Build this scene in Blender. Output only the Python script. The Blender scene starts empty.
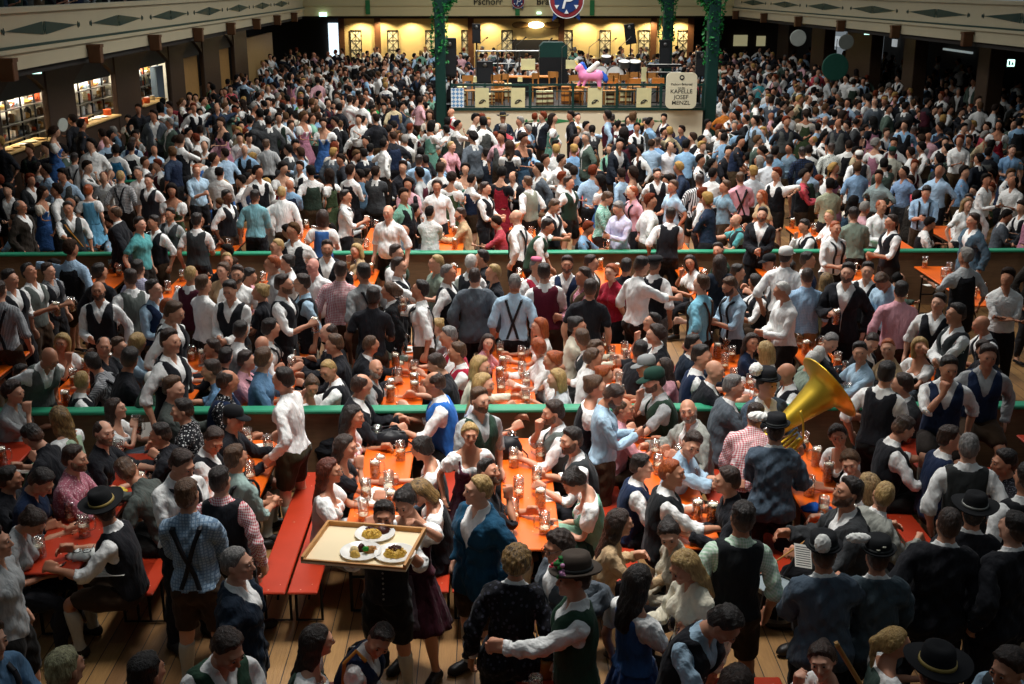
import bpy, math, random
import numpy as np
from mathutils import Matrix, Vector
RND = random.Random(7)
NPR = np.random.RandomState(5)
SC = bpy.context.scene
COL = SC.collection
PI = math.pi
f32 = np.float32

# ------------------------------------------------------------------ camera
FOC, CAMH = 1150.0, 5.31
TH = math.atan(357 / FOC)
PSI = math.atan(22 * math.cos(TH) / FOC)
cam_d = bpy.data.cameras.new('camera')
cam_d.sensor_width = 36.0
cam_d.lens = FOC / 1024 * 36.0
cam_d.clip_start, cam_d.clip_end = 0.1, 300
cam = bpy.data.objects.new('camera', cam_d)
cam.location = (0, 0, CAMH)
cam.rotation_euler = (PI / 2 - TH, 0, -PSI)
COL.objects.link(cam)
SC.camera = cam
_fw = np.array([math.sin(PSI) * math.cos(TH), math.cos(PSI) * math.cos(TH), -math.sin(TH)])
_rt = np.array([math.cos(PSI), -math.sin(PSI), 0.0])
_up = np.cross(_rt, _fw)
_C = np.array([0, 0, CAMH])
def ray(px, py): return _fw + _rt * (px - 512) / FOC - _up * (py - 342) / FOC
def un(px, py, z):
    d = ray(px, py); return _C + d * (z - CAMH) / d[2]
def uny(px, py, y):
    d = ray(px, py); return _C + d * y / d[1]
def unx(px, py, x):
    d = ray(px, py); return _C + d * x / d[0]
def proj(p):
    q = np.asarray(p, float) - _C; z = q @ _fw
    return 512 + FOC * (q @ _rt) / z, 342 - FOC * (q @ _up) / z

# ------------------------------------------------------------------ materials
MATS = {}
def hexc(h):
    h = h.lstrip('#'); v = [int(h[i:i + 2], 16) / 255 for i in (0, 2, 4)]
    return tuple(c / 12.92 if c <= .04045 else ((c + .055) / 1.055) ** 2.4 for c in v) + (1,)
class NT:
    def __init__(s, name):
        s.m = bpy.data.materials.new(name); s.m.use_nodes = True
        s.t = s.m.node_tree; s.b = s.t.nodes['Principled BSDF']; s.out = s.t.nodes['Material Output']
    def n(s, typ, **kw):
        o = s.t.nodes.new(typ)
        for k, v in kw.items():
            if k.startswith('i_'):
                key = k[2:]; key = int(key) if key.isdigit() else key
                o.inputs[key].default_value = v
            else: setattr(o, k, v)
        return o
    def l(s, a, b): s.t.links.new(a, b)
    def math(s, op, a, b=None):
        o = s.n('ShaderNodeMath', operation=op)
        for i, v in enumerate((a, b)):
            if v is None: continue
            if isinstance(v, (int, float)): o.inputs[i].default_value = v
            else: s.l(v, o.inputs[i])
        return o.outputs[0]
    def mix(s, f, a, b):
        o = s.n('ShaderNodeMix', data_type='RGBA')
        if isinstance(f, (int, float)): o.inputs[0].default_value = f
        else: s.l(f, o.inputs[0])
        for i, v in ((6, a), (7, b)):
            if isinstance(v, tuple): o.inputs[i].default_value = v
            else: s.l(v, o.inputs[i])
        return o.outputs[2]
    def coords(s, kind):
        if kind == 'rest': return s.n('ShaderNodeAttribute', attribute_name='rest').outputs['Vector']
        return s.n('ShaderNodeTexCoord').outputs[kind]
    def noise(s, vec, scale, detail=2, rough=.5, stretch=None):
        if stretch:
            mp = s.n('ShaderNodeMapping'); mp.inputs['Scale'].default_value = stretch
            s.l(vec, mp.inputs['Vector']); vec = mp.outputs[0]
        o = s.n('ShaderNodeTexNoise', i_Scale=scale, i_Detail=detail, i_Roughness=rough)
        s.l(vec, o.inputs['Vector']); return o.outputs['Fac']
    def bump(s, h, strength, dist=.01):
        b = s.n('ShaderNodeBump', i_Strength=strength, i_Distance=dist)
        s.l(h, b.inputs['Height']); s.l(b.outputs[0], s.b.inputs['Normal'])
def dark(c, k): return (c[0] * k, c[1] * k, c[2] * k, 1)
def plain(name, h, rough=.6, metal=0.0, spec=.3, var=.12, scale=6.0, coord='Object', bump=0.0):
    """one solid colour with slight procedural variation"""
    if name in MATS: return MATS[name]
    t = NT(name); c = hexc(h) if isinstance(h, str) else h
    v = t.coords(coord)
    if var > 0:
        nz = t.noise(v, scale, 3)
        t.l(t.mix(nz, dark(c, 1 - var), dark(c, 1 + var)), t.b.inputs['Base Color'])
        if bump: t.bump(nz, bump)
    else: t.b.inputs['Base Color'].default_value = c
    t.b.inputs['Roughness'].default_value = rough
    t.b.inputs['Metallic'].default_value = metal
    t.b.inputs['Specular IOR Level'].default_value = spec
    MATS[name] = t.m; return t.m
def cloth(name, h, pat=None, h2=None, k=60.0, rough=.85, folds=.55):
    """woven cloth; pat: None, 'check', 'gingham', 'stripe', 'knit', 'dots'"""
    if name in MATS: return MATS[name]
    t = NT(name); c = hexc(h); v = t.coords('rest')
    fold = t.math('ADD', t.noise(v, 7.0, 2, .5, (1, 1, .5)), t.math('MULTIPLY', t.noise(v, 19.0, 2, .5, (1.2, 1, .45)), .45))
    base = t.mix(t.noise(v, 25.0, 2), dark(c, .88), dark(c, 1.1))
    if pat:
        c2 = hexc(h2); sp = t.n('ShaderNodeSeparateXYZ'); t.l(v, sp.inputs[0])
        sx = t.math('GREATER_THAN', t.math('SINE', t.math('MULTIPLY', t.math('ADD', sp.outputs[0], t.math('MULTIPLY', sp.outputs[1], .6)), k * 2)), .0)
        sz = t.math('GREATER_THAN', t.math('SINE', t.math('MULTIPLY', sp.outputs[2], k * 2)), .0)
        if pat == 'stripe': f = sx
        elif pat == 'gingham': f = t.math('MULTIPLY', t.math('ADD', sx, sz), .5)
        elif pat == 'check':
            lx = t.math('GREATER_THAN', t.math('SINE', t.math('MULTIPLY', sp.outputs[0], k * 2)), .55)
            lz = t.math('GREATER_THAN', t.math('SINE', t.math('MULTIPLY', sp.outputs[2], k * 2)), .55)
            f = t.math('MAXIMUM', lx, lz)
        elif pat == 'dots':
            vo = t.n('ShaderNodeTexVoronoi', i_Scale=k); t.l(v, vo.inputs['Vector'])
            f = t.math('LESS_THAN', vo.outputs['Distance'], .32)
        else: f = t.noise(v, k, 2, .7)
        base = t.mix(f, base, c2)
    t.l(base, t.b.inputs['Base Color'])
    t.b.inputs['Roughness'].default_value = rough
    t.b.inputs['Specular IOR Level'].default_value = .15
    t.b.inputs['Sheen Weight'].default_value = .05
    t.bump(fold, min(1, folds * 1.5), .06)
    MATS[name] = t.m; return t.m
HMC_ = {}
def hairm(name, h, h2, fade=None):
    if name in MATS: return MATS[name]
    t = NT(name); v = t.coords('rest')
    nz = t.noise(v, 60.0, 3, .7, (1.3, 1.3, .22))
    big = t.noise(v, 14.0, 1)
    f = t.math('ADD', t.math('MULTIPLY', nz, .7), t.math('MULTIPLY', big, .3))
    rp = t.n('ShaderNodeMapRange', i_1=.35, i_2=.68); t.l(f, rp.inputs[0])
    c = t.mix(rp.outputs[0], hexc(h), hexc(h2))
    if fade:                                       # sides cropped so short that the scalp tints them
        sp = t.n('ShaderNodeSeparateXYZ'); t.l(v, sp.inputs[0]); fr = t.n('ShaderNodeMapRange', i_1=1.715, i_2=1.62); t.l(t.math('ADD', sp.outputs[2], t.math('MULTIPLY', nz, .02)), fr.inputs[0])
        c = t.mix(t.math('MULTIPLY', fr.outputs[0], .55), c, hexc(fade))
    t.l(c, t.b.inputs['Base Color'])
    t.b.inputs['Roughness'].default_value = .38
    t.b.inputs['Specular IOR Level'].default_value = .45
    t.bump(nz, 1.0, .015)
    MATS[name] = t.m
    HMC_.setdefault(name, (h, h2)); return t.m
def skinm(name, h):
    if name in MATS: return MATS[name]
    t = NT(name); c = hexc(h); v = t.coords('rest')
    red = (min(1, c[0] * .95), c[1] * .62, c[2] * .58, 1)
    lip = t.n('ShaderNodeAttribute', attribute_name='tint').outputs['Fac']
    f = t.math('ADD', t.math('MULTIPLY', t.noise(v, 16.0, 2), .28), lip)
    t.l(t.mix(f, c, red), t.b.inputs['Base Color'])
    t.b.inputs['Roughness'].default_value = .48
    t.b.inputs['Specular IOR Level'].default_value = .35
    MATS[name] = t.m; return t.m
def emis(name, h, strength):
    if name in MATS: return MATS[name]
    t = NT(name); t.b.inputs['Base Color'].default_value = hexc(h)
    t.b.inputs['Emission Color'].default_value = hexc(h); t.b.inputs['Emission Strength'].default_value = strength
    MATS[name] = t.m; return t.m

# ------------------------------------------------------------------ mesh helpers
class MB:
    """collects vertices and faces; build() links ONE mesh object"""
    def __init__(s): s.v, s.f, s.mi = [], [], []
    def add(s, vs, fs, mi=0):
        b = len(s.v); s.v += [tuple(map(float, p)) for p in vs]
        s.f += [tuple(i + b for i in q) for q in fs]; s.mi += [mi] * len(fs); return s
    def box(s, x0, y0, z0, x1, y1, z1, mi=0, bev=0.0):
        if bev <= 0:
            v = [(x, y, z) for z in (z0, z1) for y in (y0, y1) for x in (x0, x1)]
            return s.add(v, [(0, 2, 3, 1), (4, 5, 7, 6), (0, 1, 5, 4), (2, 6, 7, 3), (0, 4, 6, 2), (1, 3, 7, 5)], mi)
        b = min(bev, (x1 - x0) / 2.01, (y1 - y0) / 2.01, (z1 - z0) / 2.01)
        def ring(i, z): return [(x0 + b + i * (-b), y0 + i * 0 + b * (1 - i), z) for _ in ()]
        out = []
        for z, k in ((z0, b), (z0 + b, 0), (z1 - b, 0), (z1, b)):
            X0, Y0, X1, Y1 = x0 + k, y0 + k, x1 - k, y1 - k
            c = b * .7
            out.append([(X0 + c, Y0, z), (X1 - c, Y0, z), (X1, Y0 + c, z), (X1, Y1 - c, z), (X1 - c, Y1, z), (X0 + c, Y1, z), (X0, Y1 - c, z), (X0, Y0 + c, z)])
        return s.rings(out, mi)
    def rings(s, rs, mi=0, cap=True):
        n = len(rs[0]); v = [p for r in rs for p in r]; f = []
        for k in range(len(rs) - 1):
            for i in range(n):
                j = (i + 1) % n
                f.append((k * n + i, k * n + j, (k + 1) * n + j, (k + 1) * n + i))
        if cap:
            f.append(tuple(range(n - 1, -1, -1))); f.append(tuple((len(rs) - 1) * n + i for i in range(n)))
        return s.add(v, f, mi)
    def lathe(s, prof, c=(0, 0, 0), n=20, mi=0, cap=True):
        rs = [[(c[0] + r * math.cos(2 * PI * i / n), c[1] + r * math.sin(2 * PI * i / n), c[2] + z) for i in range(n)] for r, z in prof]
        return s.rings(rs, mi, cap)
    def tube(s, pts, r, n=10, mi=0, cap=True):
        pts = [np.array(p, float) for p in pts]; rs = []
        rad = r if hasattr(r, '__len__') else [r] * len(pts)
        pu = None
        for i, p in enumerate(pts):
            d = pts[min(i + 1, len(pts) - 1)] - pts[max(i - 1, 0)]
            d = d / (np.linalg.norm(d) + 1e-9)
            if pu is None:
                a = np.array([0, 0, 1.]) if abs(d[2]) < .9 else np.array([1., 0, 0])
                u = np.cross(a, d)
            else: u = pu - d * (pu @ d)
            u /= np.linalg.norm(u); pu = u; w = np.cross(d, u)
            rs.append([tuple(p + rad[i] * (u * math.cos(2 * PI * k / n) + w * math.sin(2 * PI * k / n))) for k in range(n)])
        return s.rings(rs, mi, cap)
    def prism(s, poly, axis, a0, a1, mi=0):
        """extrude a 2D polygon along axis ('x','y','z')"""
        def P(u, v, a): return {'x': (a, u, v), 'y': (u, a, v), 'z': (u, v, a)}[axis]
        return s.rings([[P(u, v, a0) for u, v in poly], [P(u, v, a1) for u, v in poly]], mi)
    def xf(s, M, start=0):
        s.v[start:] = [tuple(M @ Vector(p)) for p in s.v[start:]]; return s
    def mesh(s, name, smooth=False):
        me = bpy.data.meshes.new(name); me.from_pydata(s.v, [], s.f); me.validate()
        if any(s.mi): me.polygons.foreach_set('material_index', np.array(s.mi, np.int32)[:len(me.polygons)])
        # consistent outward normals
        import bmesh
        bm = bmesh.new(); bm.from_mesh(me); bmesh.ops.recalc_face_normals(bm, faces=bm.faces); bm.to_mesh(me); bm.free()
        if smooth: me.shade_smooth()
        return me
    def build(s, name, mats, parent=None, smooth=False, loc=None, rz=0.0):
        me = s.mesh(name, smooth)
        for m in (mats if isinstance(mats, (list, tuple)) else [mats]): me.materials.append(m)
        return link(name, me, parent, loc, rz)
def link(name, data, parent=None, loc=None, rz=0.0):
    o = bpy.data.objects.new(name, data); COL.objects.link(o)
    if parent is not None: o.parent = parent
    if loc is not None: o.location = loc
    if rz: o.rotation_euler[2] = rz
    return o
def tag(o, label=None, cat=None, group=None, kind=None):
    if label: o['label'] = label
    if cat: o['category'] = cat
    if group: o['group'] = group
    if kind: o['kind'] = kind
    return o
def empty(name, loc, rz=0.0, label=None, cat=None, group=None):
    o = link(name, None, None, loc, rz); o.empty_display_size = .1
    return tag(o, label, cat, group)
def copy_tree(o, parent=None):
    c = o.copy(); COL.objects.link(c)
    if parent is not None: c.parent = parent
    for ch in list(o.children): copy_tree(ch, c)
    return c
def npmesh(name, V, Q, attrs=None, smooth=True, mi=None):
    """mesh from numpy arrays (quads)"""
    me = bpy.data.meshes.new(name); nv, nq = len(V), len(Q)
    me.vertices.add(nv); me.loops.add(nq * 4); me.polygons.add(nq)
    me.vertices.foreach_set('co', np.ascontiguousarray(V, f32).ravel())
    me.loops.foreach_set('vertex_index', np.ascontiguousarray(Q, np.int32).ravel())
    me.polygons.foreach_set('loop_start', np.arange(0, nq * 4, 4, dtype=np.int32))
    if smooth: me.polygons.foreach_set('use_smooth', np.ones(nq, bool))
    if mi is not None: me.polygons.foreach_set('material_index', np.ascontiguousarray(mi, np.int32))
    for k, a in (attrs or {}).items():
        if a.ndim == 2 and a.shape[1] == 3:
            at = me.attributes.new(k, 'FLOAT_VECTOR', 'POINT'); at.data.foreach_set('vector', np.ascontiguousarray(a, f32).ravel())
        elif a.ndim == 2:
            at = me.color_attributes.new(k, 'FLOAT_COLOR', 'POINT'); at.data.foreach_set('color', np.ascontiguousarray(a, f32).ravel())
        else:
            at = me.attributes.new(k, 'FLOAT', 'POINT'); at.data.foreach_set('value', np.ascontiguousarray(a, f32).ravel())
    me.update(calc_edges=True)
    return me
# ------------------------------------------------------------------ the human figure: one signed-distance body, meshed once per build, posed by smooth skinning
BONES = ['pelvis', 'spine', 'chest', 'neck', 'head', 'uaL', 'faL', 'haL', 'fiL', 'uaR', 'faR', 'haR', 'fiR', 'thL', 'shL', 'ftL', 'thR', 'shR', 'ftR']
BI = {b: i for i, b in enumerate(BONES)}
def A(*v): return np.array(v, f32)
DA = A(.643, 0, -.766); NA = A(-.766, 0, -.643)          # arm direction at rest, palm side
def joints(b):
    sw = .165 if b == 'f' else .187
    hw = .098 if b == 'f' else .092
    J = dict(pelvis=A(0, .0, .95), spine=A(0, .015, 1.06), chest=A(0, .02, 1.24), neck=A(0, .03, 1.48), head=A(0, .012, 1.575))
    for s, S in ((1, 'L'), (-1, 'R')):
        m = A(s, 1, 1)
        sh = A(sw, .02, 1.405)
        J['ua' + S] = sh * m; J['fa' + S] = (sh + DA * .285) * m; J['ha' + S] = (sh + DA * .535) * m; J['fi' + S] = (sh + DA * .625) * m
        J['th' + S] = A(hw * s, .0, .92); J['sh' + S] = A((hw + .012) * s, -.005, .49); J['ft' + S] = A((hw + .016) * s, .022, .085)
    return J
def rc(P, a, b, r1, r2, sy=1.0):
    if sy != 1.0:
        S = A(1, 1 / sy, 1); return rc(P * S, a * S, b * S, r1, r2) * min(1, sy)
    ba = b - a; pa = P - a
    h = np.clip((pa @ ba) / (ba @ ba), 0, 1)
    q = pa - h[..., None] * ba
    return np.sqrt(np.einsum('...i,...i', q, q)) - (r1 + (r2 - r1) * h)
def el(P, c, r):
    r = A(*r); q = (P - A(*c)) / r
    k0 = np.sqrt(np.einsum('...i,...i', q, q)) + 1e-6
    q /= r; k1 = np.sqrt(np.einsum('...i,...i', q, q)) + 1e-6
    return k0 * (k0 - 1) / k1
def smin(a, b, k):
    h = np.maximum(k - np.abs(a - b), 0) / k
    return np.minimum(a, b) - h * h * k * .25
def smax(a, b, k): return -smin(-a, -b, k)
def fields(P, b):
    """distance to each bone's flesh, dict bone -> field"""
    J = joints(b); D = {}
    fem, hv = b == 'f', b == 'h'
    w = lambda m, f, h: f if fem else (h if hv else m)
    D['pelvis'] = smin(el(P, (0, .01, .945), (w(.162, .172, .178), w(.112, .112, .13), .125)),
                       smin(el(P, (.075, .072, .915), (.085, .068, .085)), el(P, (-.075, .072, .915), (.085, .068, .085)), .03), .05)
    D['spine'] = el(P, (0, w(.0, .01, -.035), 1.09), (w(.145, .125, .175), w(.102, .09, .15), .15))
    ch = el(P, (0, .015, 1.29), (w(.17, .145, .185), w(.116, .1, .135), .19))
    ch = smin(ch, rc(P, A(-w(.14, .12, .14), .025, 1.392), A(w(.14, .12, .14), .025, 1.392), .058, .058), .05)
    for s in (1, -1):
        if fem: ch = smin(ch, el(P, (.07 * s, -.078, 1.285), (.068, .062, .066)), .025)
        else: ch = smin(ch, el(P, (.075 * s, -.072, 1.335), (.085, .045, .07)), .04)
        ch = smin(ch, rc(P, A(.0, .035, 1.505), A(.13 * s, .028, 1.42), .04, .04), .05)
    D['chest'] = ch
    D['neck'] = rc(P, A(0, .03, 1.46), A(0, .006, 1.6), w(.058, .047, .064), w(.056, .045, .06))
    hd = el(P, (0, .014, 1.688), (.076, .096, .09))
    hd = smin(hd, el(P, (0, -.028, 1.63), (.058, .066, .075)), .04)
    if not fem: hd = smin(hd, rc(P, A(-.045, -.01, 1.612), A(.045, -.01, 1.612), .026, .026), .03)
    hd = smin(hd, el(P, (0, -.082, 1.577), (.02, .017, .015)), .025)
    hd = smin(hd, rc(P, A(-.036, -.082, 1.702), A(.036, -.082, 1.702), .011, .011), .018)          # brow
    for s in (1, -1):
        hd = smin(hd, el(P, (.043 * s, -.07, 1.655), (.02, .02, .016)), .02)                         # cheekbone
        hd = smax(hd, -(el(P, (.031 * s, -.103, 1.684), (.018, .015, .012))), .012)                  # socket
        hd = smin(hd, el(P, (.031 * s, -.083, 1.684), (.0145, .0125, .011)), .006)                   # lid
        hd = smin(hd, el(P, (.079 * s, .012, 1.664), (.009, .02, .032)), .01)                        # ear
    nz = smin(rc(P, A(0, -.09, 1.69), A(0, -.113, 1.648), .008, .0125), el(P, (0, -.102, 1.643), (.019, .013, .009)), .008)
    hd = smin(hd, nz, .012)
    hd = smin(hd, el(P, (0, -.091, 1.617), (.024, .011, .006)), .006)
    hd = smin(hd, el(P, (0, -.089, 1.606), (.02, .012, .006)), .006)
    D['head'] = hd
    m = w(1.0, .84, 1.12)
    for s, S in ((1, 'L'), (-1, 'R')):
        M = A(s, 1, 1); Q = P * M; sh = J['uaL']
        e, wr = J['faL'], J['haL']
        D['ua' + S] = smin(rc(Q, sh, e, .052 * m, .041 * m), el(Q, tuple(sh + A(.008, 0, -.02)), (.054 * m, .054 * m, .06 * m)), .03)
        D['fa' + S] = smin(rc(Q, e, wr, .04 * m, .027 * m), rc(Q, e, e + DA * .12, .041 * m, .038 * m), .02)
        hm = .95 if fem else 1.05
        palm = rc(Q, wr + DA * .012, wr + DA * .08, .021, .026, 1.0)
        pc = wr + DA * .055
        u = (Q - pc) @ DA; v = (Q - pc) @ NA; y = Q[..., 1]
        palm = np.maximum(np.maximum(np.abs(u) - .048, np.abs(v) - .015), np.abs(y) - .038) * .9 - .006
        palm = smin(palm, rc(Q, wr, wr + DA * .03, .026 * m, .022), .02)
        tb = wr + DA * .03 + A(0, -.03, 0); t1 = tb + DA * .035 + A(0, -.032, 0) + NA * .008; t2 = t1 + DA * .03 + NA * .016 + A(0, -.004, 0)
        palm = smin(palm, smin(rc(Q, tb, t1, .014, .0115), rc(Q, t1, t2, .011, .0095), .006), .012)
        D['ha' + S] = palm
        fi = None
        for k, (yy, L) in enumerate(((-.031, .068), (-.0105, .078), (.0105, .072), (.031, .056))):
            f0 = wr + DA * .098 + A(0, yy, 0); f1 = f0 + (DA * .9 + NA * .35) * L * .55 * hm; f2 = f1 + (DA * .55 + NA * .8) * L * .5 * hm
            d = smin(rc(Q, f0, f1, .0098, .0088), rc(Q, f1, f2, .0088, .0074), .005)
            fi = d if fi is None else np.minimum(fi, d)
        D['fi' + S] = fi
        h, k, a = J['thL'], J['shL'], J['ftL']
        th = rc(Q, h + A(0, 0, -.03), k, w(.084, .088, .094), w(.055, .053, .06))
        D['th' + S] = smin(th, el(Q, tuple((h + k) / 2 + A(.0, -.015, .06)), (.075, .08, .16)), .05)
        sn = rc(Q, k, a, .052, .034)
        D['sh' + S] = smin(sn, el(Q, tuple(k + A(0, .03, -.14)), (.046, .048, .12)), .04)
        ft = smin(rc(Q, a + A(0, .005, -.03), a + A(.012, -.135, -.052), .04, .03), rc(Q, a + A(.012, -.12, -.055), a + A(.018, -.17, -.058), .03, .024), .03)
        ft = smin(ft, el(Q, tuple(a + A(0, .03, -.05)), (.032, .038, .036)), .02)
        D['ft' + S] = smax(ft, -(Q[..., 2] - .0), .01)
    return D
def torso(D): return smin(smin(D['pelvis'], D['spine'], .07), D['chest'], .07)
def arm(D, S, ks=.02): return smin(D['ua' + S], D['fa' + S], ks)
def leg(D, S, ks=.03): return smin(D['th' + S], D['sh' + S], ks)
def body_sdf(D):
    t = smin(torso(D), D['neck'], .045); t = smin(t, D['head'], .022)
    l = None
    for S in 'LR':
        a = smin(smin(arm(D, S), D['ha' + S], .012), D['fi' + S], .006)
        t = smin(t, a, .035)
        g = smin(leg(D, S), D['ft' + S], .03)
        l = g if l is None else smin(l, g, .008)
    return smin(t, l, .04)
def nets(F, xs, ys, zs):
    """surface nets on a rectilinear grid"""
    s = F < 0; nx, ny, nz = F.shape
    c = np.zeros((nx - 1, ny - 1, nz - 1), np.int8)
    for i in (0, 1):
        for j in (0, 1):
            for k in (0, 1): c += s[i:nx - 1 + i, j:ny - 1 + j, k:nz - 1 + k]
    m = (c > 0) & (c < 8); idx = -np.ones(c.shape, np.int64); ci = np.argwhere(m)
    idx[m] = np.arange(len(ci))
    G = (xs, ys, zs); acc = np.zeros((len(ci), 3)); cnt = np.zeros(len(ci))
    for ax in range(3):
        o1, o2 = [a for a in range(3) if a != ax]
        for p in (0, 1):
            for q in (0, 1):
                n0 = ci.copy(); n0[:, o1] += p; n0[:, o2] += q; n1 = n0.copy(); n1[:, ax] += 1
                f0 = F[tuple(n0.T)]; f1 = F[tuple(n1.T)]; h = (f0 < 0) != (f1 < 0)
                t = f0[h] / (f0[h] - f1[h])
                P = np.stack([G[a][n0[h, a]] for a in range(3)], 1).astype(float)
                P[:, ax] += t * (G[ax][n1[h, ax]] - G[ax][n0[h, ax]])
                acc[h] += P; cnt[h] += 1
    V = acc / np.maximum(cnt, 1)[:, None]; Q = []
    for ax in range(3):
        o1, o2 = [(1, 2), (2, 0), (0, 1)][ax]
        sl0 = [slice(None)] * 3; sl1 = [slice(None)] * 3
        sl0[ax] = slice(0, -1); sl1[ax] = slice(1, None)
        e = s[tuple(sl0)] != s[tuple(sl1)]
        E = np.argwhere(e); E = E[(E[:, o1] > 0) & (E[:, o2] > 0) & (E[:, o1] < F.shape[o1] - 1) & (E[:, o2] < F.shape[o2] - 1)]
        ins = s[tuple(E.T)]
        qs = []
        for d1, d2 in ((-1, -1), (0, -1), (0, 0), (-1, 0)):
            C = E.copy(); C[:, o1] += d1; C[:, o2] += d2; qs.append(idx[tuple(C.T)])
        q = np.stack(qs, 1); q[~ins] = q[~ins][:, ::-1]; Q.append(q)
    return V.astype(f32), np.concatenate(Q).astype(np.int32)
def seg(*parts):
    """axis samples: (start, end, step) pieces joined"""
    out = []
    for a, b, st in parts:
        n = max(1, int(round((b - a) / st))); out += [a + (b - a) * i / n for i in range(n)]
    out.append(parts[-1][1]); return np.array(out, f32)
def grid(lod):
    hd, ba, hn, yy = {0: (.0072, .026, .0098, .0115), 1: (.0125, .040, .02, .021), 2: (.03, .07, .05, .05)}[lod]
    xp = seg((0, .1, hd * 1.1), (.1, .42, ba), (.42, .68, hn))
    xs = np.concatenate([-xp[:0:-1], xp])
    ys = seg((-.36, -.24, ba * 1.5), (-.24, -.15, ba), (-.15, .06, yy), (.06, .22, ba), (.22, .36, ba * 1.5))
    zs = seg((-.02, .1, ba * .7), (.1, .78, ba * 1.25), (.78, 1.05, hn * 1.15), (1.05, 1.5, ba), (1.5, 1.86, hd))
    return xs, ys, zs
def bone_weights(V, b, tau=.03):
    D = fields(V.astype(f32), b)
    d = np.stack([D[n] for n in BONES], 1)
    d = d - d.min(1, keepdims=True)
    x = V[:, 0:1]
    for S, sg in (('L', 1), ('R', -1)):
        for n in ('th', 'sh', 'ft', 'ua', 'fa', 'ha', 'fi'):
            d[:, BI[n + S]] += np.maximum(0, -sg * V[:, 0]) * 4
    w = np.exp(-d / tau); w[w < .02] = 0
    # the head stays rigid; hands do not pull the thighs
    return (w / w.sum(1, keepdims=True)).astype(f32)
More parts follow.
